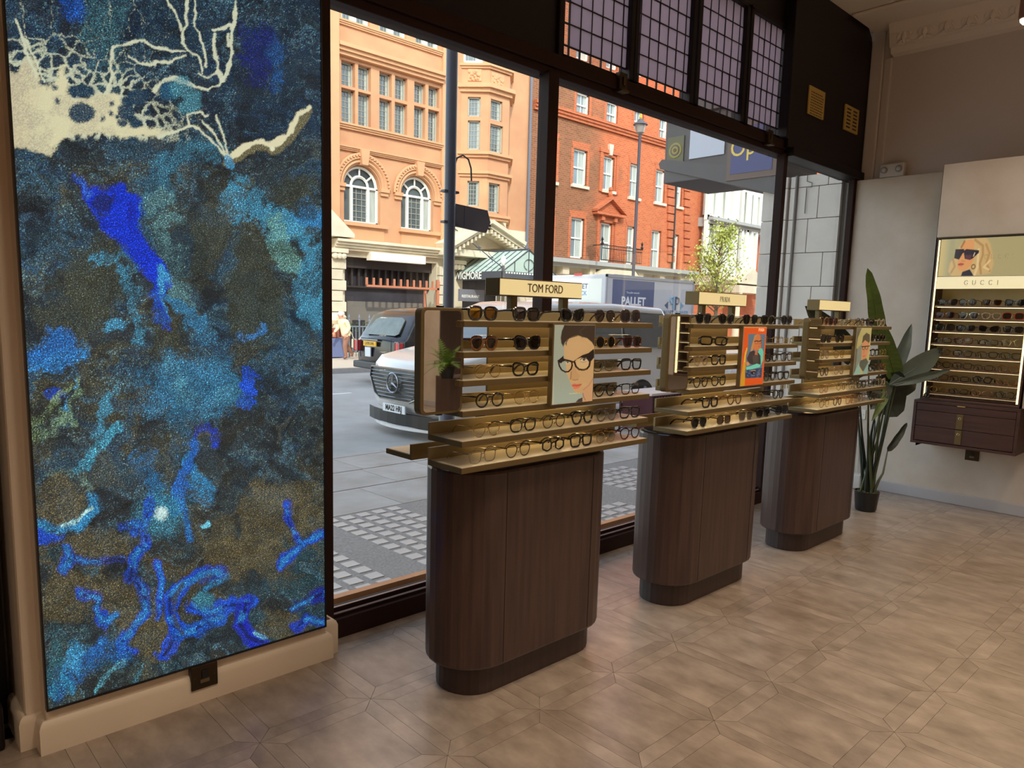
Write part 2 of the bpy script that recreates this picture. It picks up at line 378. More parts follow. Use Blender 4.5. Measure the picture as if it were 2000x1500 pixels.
# art wall block, pilaster behind it, dark joinery at the far left
struct('wall_front', MB().box(.445, 1.478, 2.685, 3.05, 0, 4.0).box(1.478, 1.60, 2.84, 3.05, 0, 4.0), m_cream, bevel=.008)
struct('trim_3', MB().box(.400, .62, 2.755, 3.04, 0, 4.0), m_cream, bevel=.012)
def skirt(name, x0, x1, y0, y1, h=.112):
    mb = MB(); t = .022
    prof = [(0, 0), (t, 0), (t, h-.022), (t-.006, h-.006), (t-.014, h), (0, h)]
    def ring(o):                                                    # profile offset o outwards on left, front, right
        return [(x0-o, y1), (x0-o, y0-o), (x1+o, y0-o), (x1+o, y1)]
    vs = []; 
    for (o, z) in prof: vs += [(p[0], p[1], z) for p in ring(o)]
    fs = []
    for i in range(len(prof)-1):
        for j in range(3): fs.append((i*4+j, i*4+j+1, (i+1)*4+j+1, (i+1)*4+j))
    mb.add(vs, fs); return struct(name, mb, m_cream, smooth=True)
skirt('baseboard_front', .445, 1.478, 2.685, 2.86)
skirt('baseboard_pilaster', .400, .60, 2.755, 2.95, .115)
skirt('baseboard_corner', 1.40, 1.52, 2.72, 2.86, .15)
struct('wall_front_left', MB().box(-3, .385, 2.965, 3.05, 0, 4.0), m_dark)
sb = empty('dark_side_cabinet', (.0, 2.93, 0), label='black timber panel with stepped skirting at the far left edge', cat='panel')
MB().box(-1.2, .325, -.12, .03, .16, 3.98).build('panel_board', m_dark, sb, bevel=.004)
MB().box(-1.2, .345, -.15, .03, 0, .155).build('plinth', m_dark, sb, bevel=.01)

# ================================================================ SHOPFRONT
WY = 2.87
fr = MB()
fr.box(1.592, 6.79, 2.81, 2.93, 0, .093)                          # bottom rail
fr.box(1.592, 6.79, 2.835, 2.94, .093, .108); fr.box(1.592, 6.79, 2.862, 2.90, .108, .128)
fr.box(1.540, 1.590, 2.815, 2.92, 0, 2.76)
fr.box(2.872, 2.948, 2.82, 2.90, .093, 2.76)
fr.box(5.475, 5.528, 2.82, 2.888, .093, 2.76)
fr.box(6.735, 6.80, 2.80, 2.85, .093, 2.76)
fr.box(1.592, 7.0, 2.845, 2.95, 2.745, 2.785); fr.box(1.592, 7.0, 2.83, 2.97, 2.785, 2.855)
struct('trim_4', fr, m_frame, bevel=.004)
struct('trim_5', MB().box(1.5, 6.9, 2.955, 3.0, .10, .128), mat('copper_sill', (196, 132, 84), .5, var=.1))
hd = MB()
hd.box(1.592, 2.955, 2.86, 3.0, 2.855, 4.0)                       # blind panel over the left pane
hd.box(2.955, 5.52, 2.86, 3.0, 3.655, 4.0)
hd.box(2.955, 2.99, 2.84, 2.98, 2.855, 3.655)
hd.prism([(5.47, 2.80), (6.868, 2.76), (6.868, 3.86), (6.84, 3.94), (6.76, 4.0), (5.47, 4.0)], 2.80, 3.0)
hd.box(5.405, 5.44, 2.78, 2.86, 2.855, 4.0)
hd.box(5.50, 6.90, 2.765, 2.90, 2.735, 2.80)
struct('wall_front_header', hd, m_dark, bevel=.005)
struct('trim_6', MB().box(1.6, 6.74, 2.832, 2.846, .108, .112).box(1.6, 6.74, 2.858, 2.869, .128, .131), mat('sill_sky_sheen', (150, 132, 130), .35, metal=.3))  # thin strips on the ledge tops: sky sheen put into their colour
for i, (a, b) in enumerate(((1.58, 2.89), (2.91, 5.49), (5.51, 6.785))):
    o = struct('window_%d' % (i+1), MB().box(a, b, 2.872, 2.880, .12, 2.77), m_glass)
# leaded transom lights: four frames of panes in lead
def leaded(n, x0, x1, left_clear, right_clear):
    z0, z1 = 2.875, 3.64
    f = MB(); t = .022
    f.box(x0-.03, x0+t*.3, 2.845, 2.93, z0-.02, z1+.02); f.box(x1-t*.3, x1+.03, 2.845, 2.93, z0-.02, z1+.02)
    f.box(x0-.03, x1+.03, 2.845, 2.93, z0-.03, z0); f.box(x0-.03, x1+.03, 2.845, 2.93, z1, z1+.03)
    o = struct('window_%d' % n, f, m_dark, bevel=.003)
    xs = [x0]; w_ = x1-x0
    L = .075 if left_clear else .05; Rr = .075 if right_clear else .05
    k = 5; inner = (w_-L-Rr)/k
    xs += [x0+L+inner*i for i in range(k+1)]+[x1]
    zs = [z0, z0+.06]; kk = 6; hh = (z1-.02-z0-.06)/kk
    zs += [z0+.06+hh*(i+1) for i in range(kk)]; zs[-1] = z1
    lead = MB()
    for x in xs[1:-1]: lead.box(x-.0026, x+.0026, 2.872, 2.884, z0, z1)
    for z in zs[1:-1]: lead.box(x0, x1, 2.871, 2.885, z-.0026, z+.0026)
    lead.build('lead_came', m_lead, o)
    for a in range(len(xs)-1):
        for b in range(len(zs)-1):
            clear = (b == 0) or (a == 0 and left_clear) or (a == len(xs)-2 and right_clear)
            g = .0025
            p = MB().box(0, xs[a+1]-xs[a]-2*g, 0, .003, 0, zs[b+1]-zs[b]-2*g)
            q = p.build('pane', m_clearlead if clear else m_frost, o, loc=(xs[a]+g, 2.8765, zs[b]+g))
            q.rotation_euler = (random.uniform(-.02, .02), 0, random.uniform(-.02, .02))
    return o
leaded(4, 2.995, 3.575, True, False); leaded(5, 3.64, 4.205, False, False); leaded(6, 4.285, 4.85, False, False); leaded(7, 4.93, 5.475, False, True)
for (px, py, lb) in ((1212, 163, 'brass latch box under the first leaded light'), (1500, 270, 'brass latch box under the fourth leaded light')):
    p = at(px, py, 2.83); t = empty('window_latch', (p.x, 2.842, p.z-.045), label=lb, cat='latch')
    MB().box(-.035, .035, -.035, .0, 0, .10).build('case', m_bronze, t, bevel=.003)
    MB().box(-.04, .03, -.055, -.004, -.010, .002).build('strike_plate', m_brassd, t)
    MB().box(-.008, .008, -.043, -.034, .03, .075).build('catch', m_brassd, t)

# ---- things on the header and right wall
p = at(1580, 166, 2.798); q = at(1606, 235, 2.798)
t = empty('engraved_plaque', (0, 2.80, 0), label='brass plaque with engraved lines on the dark panel above the window', cat='plaque')
MB().box(p.x, q.x, -.012, 0, q.z, p.z).build('plate', m_goldtxt, t, bevel=.003)
tl = MB()
for r in range(9):
    zz = p.z-.045-r*.02; xx = p.x+.03
    while xx < q.x-.04:
        w_ = random.uniform(.012, .035); tl.box(xx, min(xx+w_, q.x-.025), -.0135, -.0115, zz, zz+.006); xx += w_+.01
tl.build('engraving', m_signtxt, t)
p = at(1650, 203, 2.798); q = at(1672, 264, 2.798)
t = empty('air_vent', (0, 2.80, 0), label='small slotted brass air vent beside the plaque', cat='vent')
MB().box(p.x, q.x, -.014, 0, q.z, p.z).build('plate', m_goldtxt, t, bevel=.003)
W_ = q.x-p.x
for r in range(6):
    for c_ in range(2):
        x0 = p.x+.03+c_*(W_/2-.012); z0 = q.z+.022+r*(p.z-q.z-.03)/6
        MB().box(x0, x0+W_/2-.06, -.0155, -.0135, z0, z0+.012).build('slot', m_black, t)
t = empty('emergency_light', (6.83, 2.52, 2.73), label='white twin-spot emergency light on the ledge of the right wall', cat='light')
MB().box(-.035, .03, -.10, .10, 0, .115).build('housing', m_white, t, bevel=.012)
for s_ in (-1, 1):
    lm = MB().lathe([(.028, 0), (.028, .012), (.02, .016), (.0, .016)], (0, 0, 0), 18, axis='x'); lm.xf(Matrix.Translation((-.035, s_*.06, .062)) @ Matrix.Scale(-1, 4, (1, 0, 0)))
    l_ = lm.build('lamp_ring', mat('grey_ring', (150, 148, 144), .4), t)
    lm = MB().lathe([(.017, 0), (.017, .02), (.001, .024)], (0, 0, 0), 16, axis='x'); lm.xf(Matrix.Translation((-.035, s_*.06, .062)) @ Matrix.Scale(-1, 4, (1, 0, 0)))
    lm.build('lens', mat('lens_plastic', (196, 198, 196), .15), l_)
def socket(name, loc, rz, label, w_=.088, h_=.088, m_=None, white=False):
    t = empty(name, loc, rz, label, 'switch' if not white else 'socket')
    mm = m_ if m_ else m_bronze
    MB().box(-w_/2, w_/2, -.008, .0, -h_/2, h_/2).build('face_plate', mm, t, bevel=.002)
    MB().box(-.011, .011, -.013, -.007, -.004, .026).build('rocker', m_black if not white else m_white, t, bevel=.001)
    MB().box(-.017, .017, -.012, -.007, -.022, -.008).build('fuse_holder', mat('pewter', (120, 104, 82), .4, metal=.6), t, bevel=.001)
    for s_ in (-1, 1): MB().lathe([(.003, 0), (.003, .0015), (.001, .002)], (s_*w_*.37, -.0085, 0), 8, axis='y').build('screw', m_brassd, t)
    return t
p = at(399, 1320, 2.66); t = socket('fused_switch', (p.x, 2.664, p.z), 0, 'bronze fused switch plate on the cream skirting under the blue artwork', .098, .092)
MB().box(-.049, .049, .0, .021, -.046, .046).build('back_box', m_black, t)
p = atx(1899, 889, 6.78); socket('fused_switch', (6.778, p.y, p.z), -PI/2, 'bronze fused switch plate on the right wall beneath the drawer cabinet', .10, .088)
p = atx(1700, 850, 6.78); socket('wall_socket', (6.778, 2.60, .66), -PI/2, 'white socket on the right wall behind the palm-like plant stems', .12, .086, m_white, True)
t = empty('plug_adapter', (6.70, 2.56, 0), label='white box on the floor behind the black plant pot', cat='box')
MB().box(-.05, .05, -.07, .07, 0, .13).build('case', m_white, t, bevel=.008)
MB().tube([(.05, 0, .10), (.07, .01, .3), (.07, .03, .5), (.078, .04, .63)], .004, 6).build('cable', m_white, t)
# downlight at the top right
t = empty('spotlight', (5.80, 1.405, 3.44), label='bronze cylinder spotlight with a glowing bulb hanging from the ceiling', cat='spotlight')
MB().lathe([(.040, .015), (.046, .02), (.046, .17), (.02, .19), (.0, .19)], (0, 0, 0), 24).build('can', mat('copper_can', (150, 108, 92), .4, metal=.3), t, smooth=True)
MB().lathe([(.0, -.02), (.022, -.016), (.036, .0), (.040, .02), (.0, .02)], (0, 0, 0), 20).build('bulb', mat('bulb_glow', (255, 238, 196), .4, emit=2.2), t, smooth=True)
MB().tube([(0, 0, .18), (0, 0, .555)], .008, 8).build('stem', m_bronze, t)

# gold vinyl script on the third pane, read from the street
for (wd, a_, b_, z_, nm) in (('an', 1540, 665, .15, 'upper'), ('ns', 1533, 750, .13, 'lower')):
    p = at(a_, b_, 2.868); t = empty('window_lettering', (p.x, 2.869, p.z), label='%s piece of reversed gold script on the third window pane' % nm, cat='lettering')
    text_mesh(wd, z_, M_face((0, 0, 0), (-1, 0, 0)), m_goldtxt, parent=t, xs=1.2, depth=.0005)
# ================================================================ BACKLIT ARTWORK
def art_colour(u, v, co):
    over_ = globals()['over']; gr = np.random.default_rng(77).random(u.shape)
    def over(C, a, col):                                             # pigments meet in grains, not in a smooth blend
        a = np.clip(a, 0, 1); over_(C, a+(gr-.5)*3.2*a*(1-a), col)
    P = co-np.array([0, 0, EYE]); R = np.array(CR); U = np.array(CU); F = np.array(CF)
    zc = P@F; X = 1000+FPX*(P@R)/zc; Y = CY-FPX*(P@U)/zc
    X0, Y0 = X.copy(), Y.copy()
    wx = (fbm(X, Y, 60, 1, 5)-.5); wy = (fbm(X, Y, 60, 2, 5)-.5); fx = (fbm(X, Y, 16, 3, 3)-.5); fy = (fbm(X, Y, 16, 4, 3)-.5)
    am = 46-30*smooth(930, 1010, Y); Xw = X+wx*am+fx*am*.35; Yw = Y+wy*am+fy*am*.35; lw_ = 1-.65*smooth(930, 1010, Y); tk = fbm(X, Y, 26, 51, 2)*2-.5
    C = np.zeros(X.shape+(3,)); C[...] = lin((58, 72, 78))
    n1 = fbm(X+wx*120, Y+wy*120, 110, 5, 5); n2 = fbm(X+wx*160, Y+wy*90, 70, 6, 5); n3 = fbm(X+wx*200, Y*1.4+wy*100, 46, 8, 5); rr_ = 0
    low = smooth(820, 1100, Y); top = 1-smooth(230, 330, Y)
    over(C, smooth(.47, .62, n1)*.8*(1-.6*top), (84, 84, 66)); over(C, smooth(.5, .64, n2)*.65, (60, 100, 122))
    over(C, smooth(.52, .62, n3)*.45*(1-low), (46, 84, 116)); over(C, smooth(.46, .30, n2)*.55, (30, 40, 48))
    over(C, smooth(.44, .58, n1)*low*.7, (92, 80, 56)); over(C, smooth(.50, .60, n2)*low*.7, (50, 70, 76)); over(C, smooth(.46, .38, n3)*low*.6, (44, 46, 44)); over(C, smooth(.56, .68, n3)*low*.7, (44, 76, 84))
    over(C, top*.55*smooth(.3, .6, n3+.1), (30, 58, 86)); over(C, top*.5*smooth(.58, .42, n1), (24, 44, 66))
    n4 = fbm(X+wx*90+rr_*0, Y+wy*140, 60, 41, 6); n5 = fbm(X*.8+wy*150, Y*1.3+wx*90, 34, 43, 5)
    over(C, smooth(.03, .0, np.abs(n2-.5))*.4, (92, 140, 160)); over(C, smooth(.018, .0, np.abs(n3-.53))*.35, (110, 150, 150)); over(C, smooth(.014, 0, np.abs(n4-.47))*.38, (84, 128, 150)); over(C, smooth(.012, 0, np.abs(n5-.55))*.3, (116, 140, 130))
    over(C, smooth(.42, .34, n5)*.5, (26, 34, 40)); over(C, smooth(.40, .33, n4)*.45, (30, 36, 40)); over(C, smooth(.60, .68, n4)*.4*(1-top), (92, 92, 74))
    rag = (fbm(X, Y, 9, 31, 3)-.5); rag2 = (fbm(X+wx*60, Y+wy*60, 24, 33, 4)-.5)
    brk = .45+.75*smooth(.36, .58, fbm(X+wx*120, Y+wy*120, 30, 71, 5))
    def blob(pts, col, a=1., soft=10): over(C, a*smooth(soft*1.2, -soft*.8, dpoly(Xw, Yw, pts)+(rag*.8+rag2*2.0)*soft), col)
    def line(pts, w, col, a=1., soft=6, W=True): over(C, a*smooth(w+soft, w, dline(Xw if W else X+fx*9, Yw if W else Y+fy*9, pts)+((rag*.9+rag2*2.4)*(soft+w*.5)*lw_ if W else rag*1.2)+(tk-.5)*w*(1.3*(1-lw_)/.65 if W else 1.5)), col)
    def spot(x, y, rx, ry, col, a=1., soft=10, W=True): over(C, a*smooth(soft, -soft*.3, ell(Xw if W else X+fx*5, Yw if W else Y+fy*5, x, y, rx, ry)+((rag*.8+rag2*2.6)*soft if W else 0)), col)
    # brown islands and dark islands
    for (x, y, rx, ry) in ((190, 540, 55, 70), (410, 480, 34, 50), (500, 590, 60, 70), (330, 690, 32, 45), (500, 500, 45, 40), (540, 1000, 60, 60), (200, 1070, 60, 30), (480, 1090, 70, 35), (300, 1240, 45, 45), (225, 1180, 40, 45), (130, 1165, 50, 50), (570, 375, 30, 28), (120, 985, 46, 42), (610, 990, 30, 50), (150, 620, 60, 40), (560, 1225, 34, 26)):
        b_ = (112, 100, 66) if y > 900 else (70, 76, 64)
        spot(x, y, rx, ry, b_, .72 if y < 900 else .5, 18)
    spot(515, 112, 28, 34, (20, 34, 120), .6, 26); spot(140, 16, 22, 18, (30, 84, 170), .8, 14); spot(205, 70, 30, 60, (70, 120, 130), .5, 24); spot(545, 125, 10, 26, (40, 100, 160), .6, 12)
    # teal and light-blue veils
    _l = line; _b = blob
    def line(p, w, c, a=1., soft=6, W=True): _l(p, w, c, a*brk if W and Y.max() > 0 else a, soft, W)
    line([(275, 480), (290, 400), (315, 345), (350, 315), (400, 305)], 16, (64, 122, 146), .7, 26)
    line([(300, 385), (320, 450), (345, 520), (345, 580)], 13, (92, 134, 138), .7, 20)
    line([(462, 402), (500, 398), (540, 428), (585, 470), (612, 530), (612, 600)], 17, (74, 148, 180), .9, 20)
    line([(540, 440), (560, 480), (575, 520)], 11, (110, 160, 150), .55, 14); line([(590, 410), (625, 440)], 9, (60, 136, 190), .8, 10)
    line([(180, 500), (225, 515), (250, 545), (266, 600), (268, 660)], 5, (74, 146, 176), .8, 10)
    line([(320, 580), (370, 610), (405, 650)], 6, (62, 130, 170), .8, 12)
    blob([(285, 735), (340, 700), (420, 705), (470, 740), (468, 785), (400, 815), (330, 815), (270, 800)], (60, 132, 172), .75, 26)
    blob([(55, 690), (95, 650), (135, 655), (150, 690), (120, 705), (70, 715)], (44, 118, 196), .85, 12)
    line([(60, 715), (110, 700), (172, 680)], 7, (56, 140, 206), .85, 10); spot(225, 635, 11, 9, (80, 164, 204), .8, 9)
    spot(118, 775, 17, 14, (34, 84, 200), .9, 8); line([(68, 850), (85, 820), (120, 785), (150, 745)], 7, (132, 158, 112), .65, 10); line([(90, 840), (130, 815), (160, 770)], 6, (120, 152, 124), .6, 10)
    line([(140, 720), (150, 760), (135, 800)], 3, (74, 150, 196), .7, 6); line([(180, 850), (205, 790), (230, 750)], 3, (84, 160, 190), .7, 7)
    line([(150, 920), (190, 860), (215, 830)], 3, (80, 170, 200), .7, 6); line([(330, 720), (350, 770), (400, 800), (440, 770)], 5, (96, 168, 190), .45, 16)
    line([(495, 730), (480, 770), (468, 800)], 6, (36, 88, 214), .9, 8); line([(470, 650), (515, 640)], 5, (70, 130, 190), .8, 8)
    line([(380, 845), (420, 830), (438, 860)], 5, (40, 70, 190), .8, 8); line([(365, 890), (385, 930), (400, 965)], 10, (58, 140, 190), .85, 14)
    line([(380, 870), (372, 920), (355, 960), (345, 1000)], 7, (44, 110, 196), .85, 10); line([(280, 900), (300, 960), (330, 990)], 8, (48, 112, 160), .7, 14)
    # the cobalt stream
    big = [(146, 338), (160, 357), (178, 362), (205, 366), (235, 371), (262, 386), (276, 402), (279, 432), (288, 462), (305, 492), (328, 524), (326, 558), (311, 592), (300, 566), (282, 538), (264, 508), (236, 478), (206, 440), (200, 416), (180, 392), (162, 368)]
    blob(big, (20, 60, 214), 1., 7); line([(150, 340), (176, 372)], 2, (60, 110, 210), .9, 6)
    spot(204, 390, 9, 17, (30, 44, 90), .8, 6); spot(245, 410, 10, 12, (24, 44, 170), .6, 6); line([(318, 535), (308, 580), (318, 620)], 5, (70, 160, 214), .9, 8)
    line([(300, 560), (312, 610), (322, 636)], 4, (30, 70, 200), .9, 8); line([(270, 400), (280, 450)], 2, (90, 170, 180), .6, 5)
    # lower left arc, bright dot
    line([(74, 1030), (118, 1034), (158, 1020), (182, 1000), (186, 975)], 5, (60, 150, 204), .9, 12); line([(120, 1026), (156, 1014), (180, 992)], 2, (176, 226, 224), .95, 5)
    line([(80, 930), (120, 925), (160, 935), (184, 965)], 3, (110, 140, 130), .6, 6); line([(75, 1052), (118, 1050)], 7, (36, 84, 206), .85, 8)
    spot(315, 1003, 34, 30, (70, 160, 190), .6, 30, False); spot(315, 1003, 9, 9, (214, 255, 255), 1., 9, False); line([(394, 1030), (408, 1025)], 3, (120, 214, 246), 1., 3, False)
    # lower cobalt veins
    for pts, w_, c_, a_ in (([(290, 985), (282, 1030), (286, 1068), (262, 1095), (250, 1130)], 7, (30, 86, 222), .95), ([(236, 1030), (270, 1024), (262, 1040)], 6, (34, 90, 222), .9), ([(366, 1000), (370, 1050)], 3, (50, 120, 200), .9),
        ([(130, 1072), (138, 1092), (120, 1114)], 7, (32, 100, 224), .9), ([(150, 1092), (200, 1096), (240, 1094)], 3, (34, 70, 190), .8), ([(308, 1104), (314, 1135), (310, 1180), (306, 1206)], 4, (32, 84, 230), .95),
        ([(266, 1138), (278, 1160), (282, 1192), (258, 1226), (240, 1250), (238, 1275)], 9, (34, 96, 222), .9), ([(158, 1158), (190, 1168), (184, 1192), (196, 1215)], 10, (32, 80, 206), .9), ([(205, 1215), (225, 1200)], 5, (40, 120, 210), .8),
        ([(425, 1120), (390, 1126), (352, 1140), (330, 1168), (332, 1205), (350, 1235), (330, 1268), (318, 1282)], 14, (30, 84, 220), .95), ([(370, 1185), (410, 1196), (450, 1184), (492, 1178)], 15, (32, 90, 226), .95), ([(350, 1240), (390, 1224), (430, 1206)], 12, (34, 100, 214), .9),
        ([(480, 1180), (470, 1220), (486, 1246), (510, 1256)], 13, (34, 52, 200), .95), ([(560, 985), (562, 1010), (578, 1040), (592, 1064), (630, 1042)], 4, (34, 80, 226), .95), ([(594, 1068), (560, 1094), (548, 1106)], 5, (34, 84, 220), .9),
        ([(570, 1188), (630, 1158)], 12, (36, 48, 150), .85), ([(580, 1224), (605, 1206), (632, 1212)], 8, (34, 60, 190), .9), ([(240, 1262), (262, 1270)], 6, (36, 70, 216), .9), ([(195, 1255), (192, 1275)], 7, (40, 110, 206), .8)):
        _l([(px_+0, py_) for px_, py_ in pts], w_*.62, c_, a_*(.55+.5*smooth(.35, .6, n4)), 9); _l(pts, w_*.22, (58, 150, 216), .75*smooth(.44, .62, n5+.04), 6); _l(pts, w_*.1, (24, 34, 70), .7*smooth(.50, .40, n5), 3)
    line([(352, 1140), (338, 1170), (338, 1205), (356, 1236)], 1.5, (70, 80, 90), .7, 3); line([(400, 1150), (440, 1130)], 3, (60, 150, 210), .8, 6); spot(396, 1172, 18, 14, (70, 140, 160), .85, 8)
    line([(410, 1128), (372, 1150), (366, 1180)], 2.5, (84, 80, 60), .8, 5); line([(500, 1240), (522, 1250)], 1.5, (120, 190, 200), .9, 3)
    spot(146, 1300, 20, 20, (70, 160, 210), .8, 20); line([(110, 1340), (150, 1320), (200, 1280), (240, 1270)], 12, (44, 104, 170), .75, 18); line([(100, 1350), (125, 1325), (135, 1345)], 6, (60, 150, 190), .6, 12)
    line([(190, 1350), (215, 1310), (240, 1290)], 2, (100, 180, 200), .8, 5); line([(262, 1330), (280, 1300)], 2, (100, 180, 200), .7, 5); line([(105, 1230), (115, 1280), (100, 1330)], 6, (60, 110, 120), .6, 16)
    C *= ((.50+.95*fbm(X+wx*170, Y+wy*170, 26, 61, 5))*(.62+.80*gr**2.2))[..., None]
    # cream: mass, cell web, streams
    mass = [(0, 128), (30, 150), (42, 128), (58, 112), (70, 140), (88, 168), (112, 160), (122, 132), (130, 168), (132, 192), (160, 198), (188, 190), (208, 182), (232, 186), (240, 212), (250, 238), (285, 250), (330, 258), (300, 266), (250, 266), (190, 259), (130, 262), (112, 276), (98, 299), (82, 295), (60, 288), (0, 284)]
    dm = dpoly(X+fx*14+wx*10, Y+fy*14+wy*10, mass)
    r2 = np.random.default_rng(5); S = []
    while len(S) < 150:
        x, y = r2.uniform(40, 420), r2.uniform(50, 270)
        if all((x-a)**2+((y-b)*1.2)**2 > 14**2 for a, b in S): S.append((x, y))
    d1 = np.full(X.shape, 1e9); d2 = d1.copy(); xa = X+fx*16; ya = Y+fy*16
    for (a, b) in S:
        dd = np.hypot(xa-a, (ya-b)*1.15); d2 = np.minimum(d2, np.maximum(dd, d1)); d1 = np.minimum(d1, dd)
    edge = d2-d1; reach = smooth(150, 0, dm+(np.clip(250-Y, 0, 200))*.25)
    band = smooth(272, 258, Y+fx*10-.03*X)*smooth(430, 240, X)
    over(C, smooth(1.+9*reach, .3+3*reach, edge)*band*(.25+.75*reach), (206, 214, 186))
    over(C, smooth(7, -3, dm), (222, 218, 178)); over(C, smooth(7, -3, dm)*smooth(95, 30, X)*.6, (196, 182, 152)); over(C, smooth(3, -3, dm)*smooth(.45, .6, fbm(X, Y, 40, 21))*.35, (176, 170, 150))
    for (x, y, rx, ry) in ((159, 220, 24, 18), (158, 178, 24, 11), (248, 197, 9, 7), (247, 218, 15, 15), (240, 240, 8, 6), (218, 203, 3, 3), (201, 232, 3, 3), (112, 198, 3, 4), (85, 162, 5, 3), (107, 171, 4, 3), (268, 190, 18, 14), (265, 240, 10, 9), (218, 222, 3, 3), (230, 228, 3, 3)):
        spot(x, y, rx, ry, (34, 66, 88), .95, 5, False)
    cream = (214, 220, 190)
    for pts, w_ in (([(300, 176), (318, 158), (338, 152), (358, 162), (380, 168), (408, 174), (430, 164), (444, 144), (452, 112), (450, 76), (458, 40), (462, 0)], 3.0), ([(388, 142), (404, 152), (424, 140), (434, 156)], 6.5), ([(415, 58), (432, 54), (450, 50)], 2.2), ([(418, 66), (421, 100), (424, 138)], 1.4), ([(444, 66), (446, 90)], 1.6),
        ([(365, 0), (364, 40), (356, 82), (368, 98), (388, 112), (396, 142)], 1.8), ([(383, 0), (380, 50), (396, 88), (404, 130)], 1.), ([(326, 0), (340, 20), (356, 60)], .8), ([(222, 92), (250, 86), (282, 78), (300, 92), (332, 98), (362, 100)], 2.2), ([(222, 92), (216, 120), (218, 150), (205, 180)], 2.6), ([(300, 122), (330, 120), (362, 108)], 1.2), ([(250, 108), (270, 122), (300, 126)], 1),
        ([(70, 150), (56, 110), (44, 70), (30, 40)], 2.4), ([(88, 160), (70, 120), (52, 78)], 1.), ([(310, 268), (345, 256), (372, 246), (384, 250)], 2.4), ([(384, 248), (410, 272), (434, 296), (448, 308)], 1.5), ([(396, 236), (420, 262), (440, 296)], .9), ([(420, 228), (438, 262), (446, 298)], .8), ([(372, 246), (366, 224), (392, 218), (404, 226)], 1.4)):
        line(pts, w_*.62, cream, .95, 3.2, False)
    line([(446, 318), (456, 312), (476, 300), (500, 288), (530, 290), (560, 276), (578, 250), (604, 216)], 6, (120, 114, 84), .9, 5, False)
    line([(444, 304), (450, 308), (474, 290), (500, 277), (530, 283), (558, 268), (572, 244), (584, 222), (606, 211)], 3.6, (226, 222, 184), 1., 4, False); spot(533, 290, 4, 4, (230, 230, 200), 1, 3, False)
    spot(330, 177, 15, 16, (40, 92, 122), .9, 8, False); line([(352, 172), (372, 190), (366, 206)], 9, (84, 150, 166), .7, 14, False); line([(446, 308), (452, 326)], 4, (70, 150, 190), .8, 6, False)
    line([(448, 0), (454, 60), (450, 110)], 9, (40, 110, 160), .0, 8, False)
    return np.clip(C, 0, 1)
ART = empty('artwork_lightbox', (.951, 2.684, .140), label='tall backlit blue and cream marbled fluid artwork in a thin black frame', cat='artwork')
AX0, AX1, AZ0, AZ1 = .452-.951, 1.462-.951, .155-.140, 2.86-.140
fb = MB()
fb.box(AX0-.006, AX0, -.022, 0, AZ0-.006, AZ1+.006); fb.box(AX1, AX1+.006, -.022, 0, AZ0-.006, AZ1+.006); fb.box(AX0, AX1, -.022, 0, AZ0-.006, AZ0); fb.box(AX0, AX1, -.022, 0, AZ1, AZ1+.006)
fb.build('frame', m_black, ART)
_st = ART.location.copy()
def art_fun(u, v, co): return art_colour(u, v, co+np.array(_st))
grid_panel('art_print', (AX0, -.016, AZ0), (AX1, -.016, AZ0), (AX0, -.016, AZ1), 380, 900, art_fun, print_mat('backlit_art', .85, .35, sparkle=1), ART)
MB().box(AX0, AX1, -.015, -.001, AZ0, AZ1).build('backing', m_black, ART)

# ================================================================ EYEWEAR
def rim_shape(kind, w, h, n=22):
    P = []
    for i in range(n):
        t = 2*PI*i/n; c, s = math.cos(t), math.sin(t)
        if kind == 'round': e = 2.0
        elif kind in ('square', 'rect'): e = 4.2
        elif kind == 'cat': e = 2.8
        elif kind == 'panto': e = 2.4
        else: e = 3.0
        r = (abs(c)**e+abs(s)**e)**(-1/e); x, z = r*c*w/2, r*s*h/2
        if kind in ('cat', 'square', 'wayfarer'):
            x *= 1+.13*(z/(h/2)); z += .12*h*(x/(w/2)) if (kind == 'cat' and z > 0) else 0
        if kind == 'panto' or kind == 'aviator': x *= 1+.12*(z/(h/2)) - (.06 if z < 0 else 0)
        if kind == 'hex':
            a = (t+PI/6) % (PI/3)-PI/6; r = math.cos(PI/6)/math.cos(a); x, z = r*c*w/2, r*s*h/2
        P.append((x, z))
    return P
KINDS = {'round': (.047, .045), 'panto': (.049, .044), 'square': (.050, .042), 'rect': (.050, .036), 'cat': (.052, .042), 'wayfarer': (.052, .042), 'aviator': (.053, .046), 'hex': (.050, .043), 'big': (.055, .048)}
FCOL = {'black': (18, 16, 16), 'tortoise': (104, 56, 24), 'gold': (190, 158, 96), 'clear': (196, 170, 150), 'burgundy': (84, 24, 30), 'brown': (70, 44, 30), 'silver': (170, 166, 158), 'olive': (92, 86, 58), 'rose gold': (206, 140, 104), 'grey': (92, 88, 96), 'red': (150, 50, 26), 'dark brown': (40, 26, 20)}
LENS = {'clear': glass_mat('lens_clear', (246, 246, 242), .05), 'dark': glass_mat('lens_dark', (58, 54, 60), .08, body=.45, bodycol=(26, 24, 26)), 'gradient': glass_mat('lens_gradient', (110, 96, 96), .08, body=.3, bodycol=(60, 50, 48)), 'amber': glass_mat('lens_amber', (176, 128, 48), .08, body=.25, bodycol=(150, 100, 30)), 'grey': glass_mat('lens_grey', (120, 118, 126), .08, body=.2, bodycol=(80, 78, 84)), 'brown': glass_mat('lens_brown', (90, 60, 50), .08, body=.45, bodycol=(52, 34, 28))}
FM = {}
